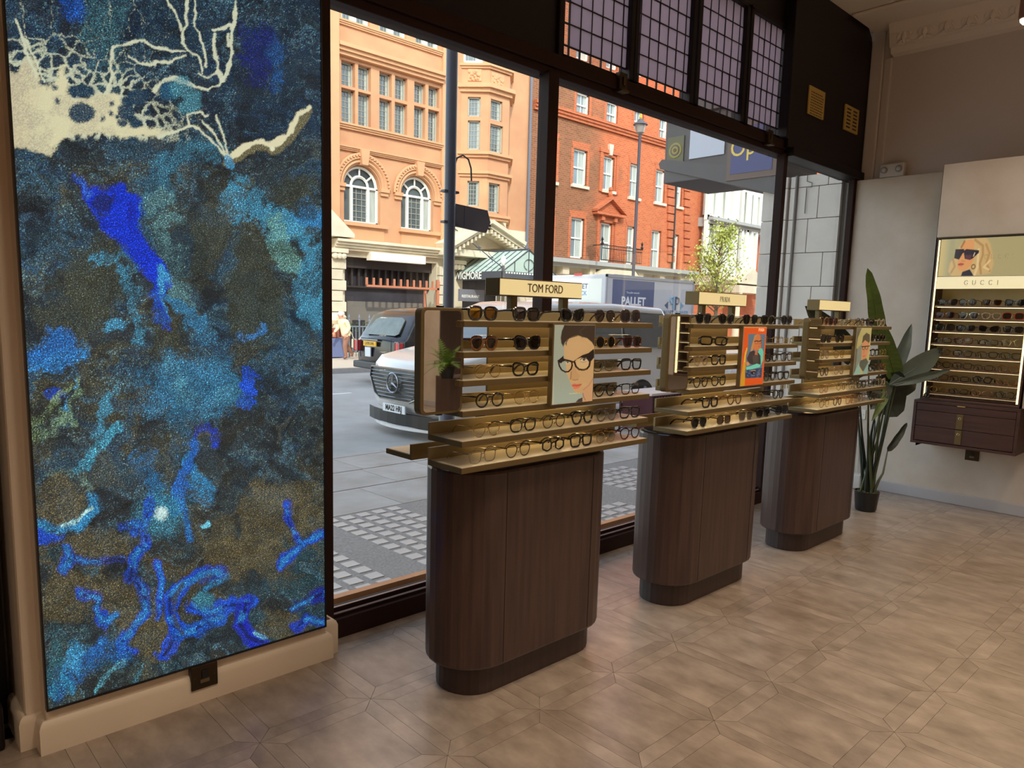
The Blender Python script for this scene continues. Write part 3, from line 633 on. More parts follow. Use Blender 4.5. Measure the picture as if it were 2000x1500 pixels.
for k, c in FCOL.items():
    if k in ('gold', 'silver', 'rose gold'): FM[k] = mat('frame_'+k, c, .25, metal=.9)
    elif k == 'tortoise': FM[k] = mat('frame_tortoise', (150, 92, 34), .2, col2=(46, 22, 12), scale=60, coat=.5)
    elif k == 'clear': FM[k] = mat('frame_clear', c, .1, alpha=.6, coat=.3)
    else: FM[k] = mat('frame_'+k, c, .22, coat=.5)
GM = {}
def eyewear_meshes(kind, thick, lens, col):
    key = (kind, thick, lens, col)
    if key in GM: return GM[key]
    w_, h_ = KINDS[kind]; w_ *= 1.08; h_ *= 1.04; g = .017 if kind not in ('round', 'aviator') else .021; cxs = (w_+g)/2; zc = h_/2+thick
    fm = FM[col]; sh = rim_shape(kind, w_, h_)
    mb = MB(); lm = []
    for s_ in (-1, 1):
        path = [(s_*(cxs+x), .0+.10*abs(x+cxs)**2*6, zc+z) for x, z in sh]
        mb.tube(path, thick, 5, True, flat=1.25)
        l = MB(); n = len(sh); l.add([(s_*(cxs+x*.97), .0005+.10*abs(x+cxs)**2*6, zc+z*.97) for x, z in sh]+[(s_*cxs, -.0012+.10*cxs**2*6, zc)], [(i, (i+1) % n, n) for i in range(n)])
        lm.append(l.mesh('lens', LENS[lens], smooth=True))
    zb = zc+h_*.22
    mb.tube([(-g/2-.001, .001, zb-.003), (-g/4, -.001, zb+.001), (g/4, -.001, zb+.001), (g/2+.001, .001, zb-.003)], thick*1.0, 5)
    for s_ in (-1, 1): mb.tube([(s_*g*.34, .002, zc-.004), (s_*g*.30, .006, zc-.010)], .0016, 4)
    xo = cxs+w_/2*(1.10 if kind in ('cat', 'square', 'wayfarer') else 1.0); zh = zc+h_*.27
    for s_ in (-1, 1): mb.tube([(s_*(xo-.004), .003, zh), (s_*(xo+.004), .006, zh+.001)], thick*1.25, 5)
    front = mb.mesh('front_frame', fm, smooth=True)
    th = max(thick*1.1, .0013); tl = []
    for s_ in (-1, 1):
        p = [(s_*(xo+.004), .005, zh+.001), (s_*(xo+.003), .04, zh), (s_*(xo-.001), .088, zh-.003), (s_*(xo-.004), .105, zh-.008), (s_*(xo-.006), .122, zh-.022), (s_*(xo-.007), .130, zh-.034)]
        t = MB().tube(p, [th*1.3, th*1.1, th, th*1.05, th*1.2, th*1.0], 5)
        for i, q in enumerate(t.v): pass
        tl.append(t.mesh('temple', fm, smooth=True))
    GM[key] = (front, lm, tl); return GM[key]
SHAPEW = {'round': 'round', 'panto': 'oval', 'square': 'square', 'rect': 'narrow rectangular', 'cat': 'cat-eye', 'wayfarer': 'trapezoid', 'aviator': 'aviator', 'hex': 'hexagonal', 'big': 'oversized'}
ORD = ['first', 'second', 'third', 'fourth', 'fifth', 'sixth', 'seventh', 'eighth']
def put_glasses(spec, loc, rz, where, group):
    kind, thick, col, lens = spec; thick = thick*1.3 if thick > .0015 else thick*1.15
    fr_, ls, ts = eyewear_meshes(kind, thick, lens, col)
    noun = 'glasses' if lens == 'clear' else {'dark': 'sunglasses', 'gradient': 'gradient sunglasses', 'amber': 'amber-lens sunglasses', 'grey': 'grey-lens sunglasses', 'brown': 'brown-lens sunglasses'}[lens]
    t = empty('sunglasses' if lens != 'clear' else 'eyeglasses', loc, rz, '%s %s %s, %s' % (col, SHAPEW[kind], noun, where), 'sunglasses' if lens != 'clear' else 'glasses', group)
    inst('front_frame', fr_, t); [inst('lens', m_, t) for m_ in ls]; [inst('temple', m_, t) for m_ in ts]
    return t

# ================================================================ DISPLAY STANDS
SY = 2.15                                                             # centre line of the stands
SHELF_Z = [1.462, 1.357, 1.260, 1.155, 1.050, .957]
def stadium(x0, x1, r, yc=0, n=14):
    P = []
    for i in range(n+1): a = PI/2+PI*i/n; P.append((x0+r+r*math.cos(a), yc+r*math.sin(a)))
    for i in range(n+1): a = -PI/2+PI*i/n; P.append((x1-r+r*math.cos(a), yc+r*math.sin(a)))
    return P
def poster_tomford(u, v, co):
    top = 75+25*u; bot = 1415-40*u; Y = top+(1-v)*(bot-top); xl = 205-60*(Y-75)/1340; xr = 860-65*(Y-100)/1275; X = xl+u*(xr-xl)
    C = np.zeros(X.shape+(3,)); C[...] = lin((158, 160, 136)); over(C, smooth(900, 1400, Y)*.5, (166, 176, 158)); over(C, smooth(190, 145, X-(Y-1400)*0)*.5, (206, 196, 150))
    P = lambda pts, c, a=1, s=5: over(C, a*smooth(s, -s, dpoly(X, Y, pts)), c)
    L = lambda pts, w, c, a=1, s=5: over(C, a*smooth(w+s, w, dline(X, Y, pts)), c)
    skin = [(345, 420), (400, 300), (560, 250), (720, 290), (900, 430), (900, 1500), (640, 1500), (640, 1240), (600, 1250), (560, 1235), (492, 1200), (480, 1160), (455, 1110), (440, 1060), (400, 950), (375, 880), (365, 700), (340, 560)]
    P(skin, (200, 156, 104), 1, 6); over(C, inpoly(X, Y, skin)*smooth(.35, .75, fbm(X, Y, 220, 4))*.3, (214, 172, 116)); P([(640, 1180), (790, 1000), (900, 950), (900, 1500), (640, 1500)], (204, 150, 106), .8, 20)
    P([(345, 95), (310, 180), (292, 290), (300, 380), (332, 440), (350, 380), (400, 320), (470, 280), (560, 255), (640, 285), (720, 310), (800, 380), (850, 470), (900, 520), (900, 60), (350, 60)], (56, 42, 30), 1, 8)
    L([(560, 262), (420, 300), (360, 400)], 3, (80, 56, 38)); L([(640, 285), (600, 190), (700, 110)], 8, (74, 58, 44), .5, 16); L([(385, 340), (380, 420)], 2, (80, 56, 40))
    P([(470, 740), (440, 880), (436, 990), (470, 1020), (560, 1010), (600, 940), (560, 900), (520, 800)], (190, 142, 92), .7, 16); L([(452, 870), (446, 940), (440, 990)], 6, (150, 104, 66), .7, 10); L([(480, 1000), (520, 1010), (560, 1000)], 4, (160, 104, 70), .8, 6)
    P([(456, 1090), (500, 1070), (540, 1080), (624, 1072), (600, 1110), (560, 1125), (470, 1110)], (206, 104, 72), 1, 5); P([(470, 1112), (540, 1118), (612, 1108), (570, 1150), (510, 1166), (484, 1150)], (224, 116, 84), 1, 5); L([(462, 1104), (540, 1112), (618, 1090)], 2.5, (140, 60, 48), 1, 3)
    P([(510, 1400), (560, 1340), (632, 1310), (632, 1420)], (72, 56, 44)); L([(640, 1240), (650, 1300), (680, 1360)], 4, (150, 106, 78), .8, 8); L([(820, 980), (740, 1110), (650, 1180)], 3, (170, 122, 84), .7, 9)
    over(C, smooth(3, -3, ell(X, Y, 648, 735, 112, 100))*.5, (216, 182, 126))
    over(C, smooth(6, -6, ell(X, Y, 668, 668, 50, 30)), (222, 206, 176)); over(C, smooth(5, -5, ell(X, Y, 664, 666, 27, 27)), (120, 104, 76)); over(C, smooth(3, -3, ell(X, Y, 662, 664, 11, 11)), (26, 20, 18)); L([(606, 664), (650, 632), (716, 662)], 4, (60, 40, 30)); L([(610, 700), (660, 716), (710, 690)], 4, (170, 122, 84), .7, 6)
    over(C, smooth(6, -6, ell(X, Y, 396, 705, 30, 26)), (212, 196, 164)); over(C, smooth(4, -4, ell(X, Y, 398, 704, 16, 18)), (100, 84, 62)); L([(368, 690), (400, 676), (440, 700)], 4, (60, 40, 30))
    br = (32, 18, 14)
    P([(238, 672), (330, 590), (336, 640), (440, 670), (490, 690), (560, 640), (640, 590), (740, 560), (830, 490), (850, 620), (790, 690), (760, 730), (700, 640), (610, 632), (540, 660), (500, 716), (456, 706), (370, 676), (320, 690), (290, 720), (262, 700)], br, 1, 4)
    L([(250, 670), (265, 760), (300, 830), (360, 868), (410, 860), (450, 820), (468, 760), (462, 700)], 10, br, 1, 4); L([(505, 700), (530, 780), (580, 830), (650, 842), (710, 826), (750, 780), (762, 720)], 13, br, 1, 4); L([(640, 840), (700, 830)], 6, (120, 76, 40), .6, 5); L([(540, 800), (600, 838)], 4, (110, 66, 34), .6, 5)
    over(C, smooth(14, 4, np.abs(Y-1236))*smooth(350, 360, X)*smooth(610, 600, X)*(vnoise(X, Y, 17, 3) > .42)*.6, (214, 204, 140))
    return np.clip(C, 0, 1)
def poster_prada(u, v, co):
    top = 125+10*u; bot = 1430-45*u; Y = top+(1-v)*(bot-top); xl = 250-95*(Y-125)/1305; xr = 742-85*(Y-130)/1260; X = xl+u*(xr-xl)
    C = np.zeros(X.shape+(3,)); C[...] = lin((222, 84, 22)); P = lambda pts, c, a=1, s=4: over(C, a*smooth(s, -s, dpoly(X, Y, pts)), c); L = lambda pts, w, c, a=1, s=4: over(C, a*smooth(w+s, w, dline(X, Y, pts)), c)
    L([(250, 135), (740, 150)], 5, (236, 140, 60)); P([(155, 1430), (180, 1200), (240, 800), (262, 680), (320, 560), (312, 650), (280, 760), (262, 1250), (250, 1425)], (208, 150, 34)); L([(300, 590), (270, 700), (250, 900)], 4, (240, 206, 90), .9)
    P([(335, 280), (712, 292), (625, 1240), (262, 1255), (290, 760), (320, 620), (330, 500)], (92, 112, 124))
    P([(500, 300), (560, 285), (610, 330), (622, 440), (604, 620), (560, 640), (470, 640), (440, 580), (455, 440)], (206, 116, 64)); P([(470, 310), (540, 284), (470, 400), (462, 520), (430, 660), (380, 660), (400, 560), (440, 420)], (200, 134, 66)); P([(590, 300), (618, 370), (625, 560), (606, 600), (600, 400)], (172, 96, 46))
    L([(470, 440), (520, 430), (560, 445), (615, 425)], 7, (40, 30, 30)); over(C, smooth(4, -4, np.abs(ell(X, Y, 506, 470, 32, 28))-3), (40, 30, 30)); over(C, smooth(4, -4, np.abs(ell(X, Y, 590, 470, 24, 26))-3), (40, 30, 30)); L([(560, 560), (584, 560)], 5, (190, 60, 50)); L([(556, 500), (566, 530)], 3, (170, 90, 54))
    P([(360, 680), (440, 640), (470, 660), (540, 690), (612, 720), (610, 940), (400, 950), (330, 900), (300, 820)], (60, 46, 46)); P([(430, 760), (540, 740), (560, 900), (440, 920)], (84, 74, 56), .7, 14); P([(490, 640), (530, 640), (540, 740), (470, 740)], (190, 108, 66), .9)
    P([(545, 680), (580, 600), (640, 600), (668, 680), (660, 860), (610, 980), (600, 760)], (104, 196, 162)); P([(285, 1010), (400, 980), (520, 930), (600, 960), (590, 1010), (470, 1040), (380, 1070), (290, 1070)], (112, 200, 168)); P([(285, 900), (330, 890), (368, 950), (300, 985)], (206, 140, 84))
    P([(262, 1070), (640, 1030), (625, 1240), (262, 1255)], (44, 56, 82), 1, 8); over(C, (fbm(X, Y, 26, 9) > .55)*smooth(1040, 1080, Y)*inpoly(X, Y, [(262, 1070), (640, 1030), (625, 1240), (262, 1255)])*.5, (120, 130, 150)); over(C, smooth(6, -6, ell(X, Y, 440, 1130, 50, 46)), (16, 18, 26)); over(C, smooth(4, -4, ell(X, Y, 455, 1140, 14, 12)), (150, 156, 150)); L([(400, 1090), (480, 1080)], 9, (200, 130, 110), .8)
    return np.clip(C, 0, 1)
def poster_third(u, v, co):
    X = u*200; Y = (1-v)*400; C = np.zeros(X.shape+(3,)); C[...] = lin((176, 158, 96)); P = lambda pts, c, a=1, s=4: over(C, a*smooth(s, -s, dpoly(X, Y, pts)), c); L = lambda pts, w, c, a=1, s=3: over(C, a*smooth(w+s, w, dline(X, Y, pts)), c)
    P([(0, 0), (60, 0), (20, 80), (10, 170), (30, 180), (30, 400), (0, 400)], (98, 92, 70)); P([(30, 170), (90, 130), (90, 300), (60, 400), (20, 400)], (120, 124, 112), .9, 8)
    P([(84, 110), (150, 96), (186, 130), (184, 200), (160, 262), (130, 290), (100, 262), (84, 200)], (196, 128, 82)); P([(80, 130), (88, 70), (130, 40), (180, 56), (190, 110), (180, 130), (120, 104), (96, 124)], (72, 60, 46)); P([(80, 280), (120, 270), (160, 262), (200, 300), (200, 400), (120, 370), (70, 320)], (70, 74, 62)); P([(0, 400), (60, 300), (110, 400)], (140, 168, 146)); P([(120, 400), (200, 290), (200, 400)], (124, 152, 138))
    over(C, smooth(3, -2, np.abs(ell(X, Y, 110, 172, 16, 14))-2), (30, 26, 22)); over(C, smooth(3, -2, np.abs(ell(X, Y, 152, 170, 18, 14))-2), (30, 26, 22)); L([(84, 160), (190, 156)], 3, (34, 28, 24)); L([(112, 244), (140, 240)], 3, (186, 84, 62)); L([(124, 190), (116, 220)], 2, (160, 96, 60))
    return np.clip(C, 0, 1)
LETTERS = {'P': [[(0, 0), (0, 1)], [(0, 1), (.45, .95), (.52, .75), (.45, .55), (0, .5)]], 'R': [[(0, 0), (0, 1)], [(0, 1), (.45, .95), (.52, .76), (.45, .56), (0, .52)], [(.2, .5), (.56, 0)]], 'A': [[(0, 0), (.3, 1)], [(.3, 1), (.6, 0)], [(.12, .34), (.46, .34)]], 'D': [[(0, 0), (0, 1)], [(0, 1), (.35, .95), (.58, .7), (.58, .3), (.35, .05), (0, 0)]], 'G': [[(.62, .82), (.45, 1), (.2, .95), (.02, .7), (.02, .3), (.2, .05), (.45, 0), (.62, .15), (.62, .42), (.42, .42)]], 'U': [[(0, 1), (0, .3), (.12, .06), (.3, 0), (.48, .06), (.58, .3), (.58, 1)]], 'C': [[(.62, .82), (.45, 1), (.2, .95), (.02, .7), (.02, .3), (.2, .05), (.45, 0), (.62, .18)]], 'I': [[(.1, 0), (.1, 1)]]}
def serif_text(word, h, gapf, M, material, parent, name='lettering', adv=.66):
    mb = MB(); x = 0
    for ch in word:
        for st in LETTERS[ch]:
            o0 = len(mb.v)
            for (a, b) in zip(st[:-1], st[1:]):
                vert = abs(b[0]-a[0]) < abs(b[1]-a[1]); w_ = h*(.075 if vert else .035)
                if ch == 'A' and st[0] == (0, 0): w_ = h*.035
                mb.box(-w_/2, w_/2, -w_*.2, math.hypot((b[0]-a[0])*h, (b[1]-a[1])*h)+w_*.2, 0, .0012)
                n = 8; ang = math.atan2((b[1]-a[1]), (b[0]-a[0]))-PI/2
                R_ = Matrix.Translation((x+a[0]*h, a[1]*h, 0)) @ Matrix.Rotation(ang, 4, 'Z'); mb.xf(R_, len(mb.v)-8)
        if ch in 'PRAUI' : 
            for sx in ({'P': [0], 'R': [0, .56], 'A': [0, .6], 'U': [], 'I': [.1]}[ch]): mb.box(x+sx*h-.09*h, x+sx*h+.09*h, -.012*h, .02*h, 0, .0012)
        x += h*(adv if ch != 'I' else .22)+h*gapf
    x -= h*gapf; mb.xf(Matrix.Translation((-x/2, -h/2, 0))); mb.xf(M); return mb.build(name, material, parent)
m_post = print_mat('backlit_poster', .78, .12)
def make_stand(cx, which, label, posterfun, signword):
    t = empty('display_stand', (cx, SY, 0), label=label, cat='display stand', group='eyewear stands along the window')
    zt = .905; S = stadium(-.445, .435, .18)
    body = MB().prism(S, .122, zt, 'z'); b = body.build('pedestal', m_walnut, t, bevel=.012)
    for x in (-.245, .255): MB().box(x-.0012, x+.0012, -.1812, -.1785, .135, zt-.012).build('panel_seam', m_black, b)
    MB().prism(stadium(-.40, .395, .14), 0, .135, 'z').build('plinth', m_walnut2, t, bevel=.006)
    MB().prism(stadium(-.425, .415, .16), zt-.002, zt+.006, 'z').build('top_plate', m_walnut2, t)
    # frame
    for x in (-.14, .18):
        MB().box(x, x+.035, .02, .05, zt, 1.47).build('upright', m_brassd, t, bevel=.002)
        sl = MB(); z = .96
        while z < 1.45: sl.box(x+.014, x+.021, .0185, .0205, z, z+.03); z += .052
        tag(sl.build('slot', m_black, t), kind='stuff')
    MB().box(-.20, .20, .0, .012, 1.0, 1.455).build('back_panel', m_brass, t, bevel=.002)
    for k, z in enumerate(SHELF_Z):
        x0, x1 = -.53, .53
        s_ = MB().box(x0, x1, -.25, -.055, z-.020, z).build('shelf', m_brass, t, bevel=.0015)
        MB().box(x0+.004, x1-.004, -.246, -.067, z, z+.0012).build('shelf_top', m_inlay, s_)
        MB().box(x0, x1, -.066, -.055, z+.0002, z+(.045 if k > 3 else .036)).build('shelf_lip', m_lip_lit, s_, bevel=.001)
        MB().box(-.34, .34, -.085, -.078, z-.024, z-.0203).build('glow_strip', m_led, s_)
        for x in (-.12, .2): MB().box(x, x+.02, -.055, .02, z-.016, z).build('bracket', m_brassd, s_)
    zr = .957
    s_ = MB().box(-.53, .53, .055, .215, zr-.02, zr).build('rear_shelf', m_brass, t, bevel=.0015); MB().box(-.526, .526, .057, .211, zr, zr+.0012).build('shelf_top', m_inlay, s_)
    MB().box(-.53, .53, .045, .056, zr-.02, zr+.040).build('shelf_lip', m_brass, s_, bevel=.001)
    # sign
    sg = MB().box(-.205, .272, -.06, .02, 1.557, 1.625).build('sign_box', m_brassd if which == 0 else m_brass, t, bevel=.002)
    MB().box(-.201, .268, -.0625, -.060, 1.561, 1.621).build('sign_face', m_signface, sg)
    for x in (-.10, .20): MB().box(x, x+.032, -.02, .01, 1.44, 1.558).build('sign_post', m_brass, t, bevel=.002); MB().lathe([(.003, 0), (.003, .002), (.0005, .0025)], (x+.016, -.0225, 1.50), 8, axis='y').build('screw', m_black, t)
    if which == 0: text_mesh('TOM FORD', .048, M_face((.047, -.0635, 1.5905)), m_signtxt, parent=sg, xs=.86, spacing=.96, bold=-.0003)
    elif which == 1: serif_text('PRADA', .026, .10, M_face((.045, -.0635, 1.591)), m_signtxt, sg)
    # poster
    pf = MB().box(-.122, .122, -.272, -.252, 1.148, 1.458).build('poster_panel', m_brass, t, bevel=.002)
    grid_panel('poster_print', (-.115, -.2745, 1.154), (.115, -.2745, 1.154), (-.115, -.2745, 1.452), 130, 170, posterfun, m_post, pf)
    MB().box(-.116, .116, -.2742, -.272, 1.153, 1.453).build('poster_backing', m_white, pf)
    if which == 1: serif_text('PRADA', .015, .12, M_face((.058, -.2755, 1.438)), mat('poster_lettering', (250, 214, 170), .5, emit=.5), pf)
    # swing mirror
    x0, x1, z0, z1 = -.69, -.512, 1.150, 1.505
    def rr(a0, a1, b0, b1, r, n=5):
        P = []
        for (cx_, cz_, s0) in ((a1-r, b1-r, 0), (a0+r, b1-r, PI/2), (a0+r, b0+r, PI), (a1-r, b0+r, 3*PI/2)):
            for i in range(n+1): a = s0+PI/2*i/n; P.append((cx_+r*math.cos(a), cz_+r*math.sin(a)))
        return P
    mc = MB().prism(rr(x0, x1, z0, z1, .022), -.226, -.19).build('mirror_case', m_brass, t, bevel=.003)
    MB().prism(rr(x0+.012, x1-.012, z0+.010, z1-.010, .014), -.2275, -.226).build('mirror_glass', m_mirror, mc)
    for z in (z0-.006, z1+.0): MB().box(-.61, -.59, -.215, -.20, z, z+.006).build('pivot', m_black, mc)
    MB().box(-.514, -.50, -.215, -.195, 1.30, 1.345).build('hinge', m_brassd, mc)
    return t
CX = [2.095, 3.467, 4.857]
make_stand(CX[0], 0, 'nearest stand, walnut pedestal with brass shelves and large poster of a face in black glasses', poster_tomford, 1)
make_stand(CX[1], 1, 'middle stand, walnut pedestal with brass shelves and an orange poster', poster_prada, 1)
make_stand(CX[2], 2, 'farthest stand, walnut pedestal with brass shelves beside the tall plant', poster_third, 0)
STN = ['nearest stand', 'middle stand', 'farthest stand']
SHN = ['top shelf', 'second shelf', 'third shelf', 'fourth shelf', 'fifth shelf', 'bottom shelf']
K = lambda k, c, l='clear', t=.0019: (k, t, c, l)
GL = {
 (0, 0): [(944, K('wayfarer', 'black', 'amber', .0028)), (1029, K('square', 'black', 'gradient', .003)), (1119, K('cat', 'black', 'dark', .003)), (1183, K('panto', 'dark brown', 'gradient', .002)), (1233, K('big', 'brown', 'gradient', .0022))],
 (0, 1): [(946, K('panto', 'tortoise', 'gradient', .003)), (1031, K('cat', 'black', 'dark', .0032)), (1184, K('round', 'gold', 'dark', .0012)), (1236, K('square', 'burgundy', 'brown', .0024))],
 (0, 2): [(953, K('round', 'gold', 'clear', .0012)), (1027, K('cat', 'black', 'clear', .0026)), (1179, K('cat', 'olive', 'clear', .0016)), (1233, K('square', 'black', 'clear', .0024))],
 (0, 3): [(957, K('round', 'black', 'clear', .002)), (1029, K('round', 'gold', 'clear', .0011)), (1181, K('panto', 'black', 'clear', .0022)), (1231, K('square', 'black', 'clear', .0016))],
 (0, 4): [(951, K('panto', 'gold', 'clear', .0012)), (1022, K('cat', 'black', 'clear', .002)), (1082, K('round', 'black', 'clear', .0013)), (1137, K('panto', 'black', 'clear', .0028)), (1184, K('panto', 'grey', 'clear', .0017)), (1229, K('square', 'black', 'clear', .0022))],
 (0, 5): [(943, K('square', 'silver', 'clear', .0012)), (1012, K('panto', 'brown', 'clear', .0015)), (1080, K('hex', 'black', 'clear', .0024)), (1134, K('square', 'black', 'clear', .0026)), (1182, K('round', 'gold', 'clear', .0010)), (1228, K('panto', 'burgundy', 'clear', .002))],
 (1, 0): [(1376, K('square', 'black', 'dark', .0026)), (1421, K('cat', 'black', 'dark', .0026)), (1468, K('aviator', 'black', 'dark', .0014)), (1502, K('wayfarer', 'black', 'dark', .0026)), (1539, K('panto', 'black', 'dark', .0026))],
 (1, 1): [(1394, K('rect', 'black', 'clear', .0028)), (1520, K('rect', 'gold', 'clear', .0012))],
 (1, 2): [(1369, K('round', 'clear', 'clear', .0022)), (1403, K('square', 'black', 'clear', .0026)), (1505, K('panto', 'black', 'clear', .002)), (1535, K('square', 'brown', 'clear', .0018))],
 (1, 3): [(1367, K('panto', 'dark brown', 'clear', .002)), (1402, K('cat', 'black', 'clear', .002)), (1500, K('round', 'black', 'clear', .0018)), (1527, K('wayfarer', 'black', 'clear', .0022))],
 (1, 4): [(1384, K('square', 'black', 'clear', .003)), (1431, K('panto', 'tortoise', 'clear', .002)), (1474, K('hex', 'gold', 'clear', .0011)), (1515, K('panto', 'black', 'clear', .0024))],
 (1, 5): [(1361, K('panto', 'black', 'dark', .0024)), (1409, K('rect', 'brown', 'gradient', .0016)), (1451, K('square', 'silver', 'grey', .0012)), (1484, K('wayfarer', 'black', 'dark', .0024)), (1520, K('big', 'black', 'grey', .0018))],
 (2, 0): [(1612, K('panto', 'tortoise', 'brown', .002)), (1630, K('cat', 'burgundy', 'brown', .002)), (1652, K('rect', 'silver', 'clear', .0012)), (1668, K('round', 'gold', 'clear', .0011)), (1683, K('panto', 'dark brown', 'clear', .002)), (1703, K('square', 'black', 'gradient', .0028)), (1724, K('round', 'clear', 'clear', .0018))],
 (2, 1): [(1614, K('square', 'black', 'gradient', .0024)), (1641, K('cat', 'black', 'gradient', .0026)), (1709, K('panto', 'black', 'dark', .0024)), (1723, K('wayfarer', 'black', 'brown', .0024))],
 (2, 2): [(1609, K('round', 'clear', 'clear', .002)), (1637, K('cat', 'gold', 'clear', .0014)), (1706, K('square', 'black', 'clear', .002)), (1722, K('hex', 'gold', 'clear', .0012))],
 (2, 3): [(1606, K('panto', 'dark brown', 'clear', .002)), (1634, K('cat', 'clear', 'clear', .002)), (1699, K('round', 'black', 'clear', .002)), (1717, K('panto', 'tortoise', 'clear', .0024))],
 (2, 4): [(1603, K('square', 'rose gold', 'clear', .0013)), (1636, K('hex', 'gold', 'clear', .0013)), (1658, K('round', 'silver', 'clear', .0012)), (1675, K('square', 'black', 'clear', .002)), (1695, K('panto', 'grey', 'clear', .0016)), (1714, K('cat', 'clear', 'clear', .002))],
 (2, 5): [(1601, K('panto', 'gold', 'clear', .0012)), (1626, K('round', 'grey', 'clear', .002)), (1650, K('square', 'rose gold', 'clear', .0014)), (1672, K('panto', 'clear', 'clear', .0018)), (1693, K('round', 'black', 'clear', .0022)), (1714, K('hex', 'silver', 'clear', .0012))]}
for (si, sh), row in GL.items():
    z = SHELF_Z[sh]+.0014
    for i, (px_, spec) in enumerate(row):
        y = 1.934; dd = ray(px_, 600+60*sh); p = EY+dd*(y/dd.y)
        rz = {(1, 1, 0): -.9}.get((si, sh, i), random.uniform(-.05, .05))
        put_glasses(spec, (p.x, y, z), rz, '%s from left, %s, %s' % (ORD[i], SHN[sh], STN[si]), 'eyewear on the %s of the %s' % (SHN[sh], STN[si]))

# ================================================================ WALL DISPLAY UNITS (front x = 6.50, light lines at the sides)
m_addglow = mat('added_glow_wall', (255, 220, 165), .5, emit=4)  # glow for unseen strips added beneath the wall shelves
m_shw = mat('wall_shelf_bronze', (112, 88, 66), .4, metal=.4)
SZ = [1.636, 1.533, 1.436, 1.336, 1.238, 1.140, 1.040, .940]
def poster_gucci(u, v, co):
    X = 580+u*1750; Y = 235+(1-v)*600; C = np.zeros(X.shape+(3,)); C[...] = lin((176, 162, 116)); P = lambda pts, c, a=1, s=8: over(C, a*smooth(s, -s, dpoly(X, Y, pts)), c); L = lambda pts, w, c, a=1, s=8: over(C, a*smooth(w+s, w, dline(X, Y, pts)), c)
    over(C, smooth(740, 620, X)*.7, (206, 176, 104)); over(C, smooth(700, 800, X)*smooth(900, 820, X)*.4, (142, 140, 104))
    P([(1000, 290), (1100, 230), (1300, 205), (1450, 235), (1540, 340), (1600, 500), (1640, 650), (1600, 800), (1200, 840), (1020, 850), (860, 840), (780, 760), (800, 620), (900, 500), (920, 400)], (206, 170, 112), 1, 22)
    L([(1240, 260), (1400, 360), (1420, 500), (1380, 640), (1420, 800)], 12, (170, 124, 74), .7, 16); L([(1460, 340), (1540, 480), (1500, 640), (1580, 760)], 12, (176, 132, 84), .7, 16); L([(1330, 420), (1340, 700), (1300, 820)], 14, (236, 206, 150), .7, 16); L([(850, 560), (900, 680), (840, 780)], 12, (170, 132, 88), .7, 14); L([(1560, 600), (1460, 700), (1560, 740)], 10, (236, 204, 150), .7, 12)
    P([(990, 380), (1060, 280), (1180, 240), (1230, 300), (1240, 440), (1260, 560), (1210, 680), (1100, 760), (1000, 750), (955, 690), (960, 600), (975, 500)], (222, 152, 92)); P([(1060, 770), (1200, 730), (1290, 840), (1040, 840)], (38, 30, 46)); L([(1040, 280), (990, 370)], 14, (150, 96, 50), .8, 10)
    P([(880, 400), (1040, 400), (1060, 425), (1090, 402), (1340, 430), (1340, 470), (1230, 560), (1180, 580), (1080, 560), (1050, 460), (1030, 470), (970, 570), (870, 545)], (40, 22, 34), 1, 6); P([(1080, 500), (1210, 500), (1190, 570), (1100, 560)], (104, 48, 66), .7, 14); L([(1260, 470), (1244, 520)], 4, (220, 200, 170)); P([(960, 640), (1010, 615), (1075, 640), (1040, 680), (970, 670)], (206, 106, 76), 1, 5); L([(966, 648), (1070, 644)], 4, (140, 60, 50))
    over(C, smooth(6, -4, np.abs(ell(X, Y, 1262, 690, 34, 34))-8), (120, 84, 40)); L([(1085, 600), (1030, 590)], 8, (186, 118, 70), .5, 14)
    return np.clip(C, 0, 1)
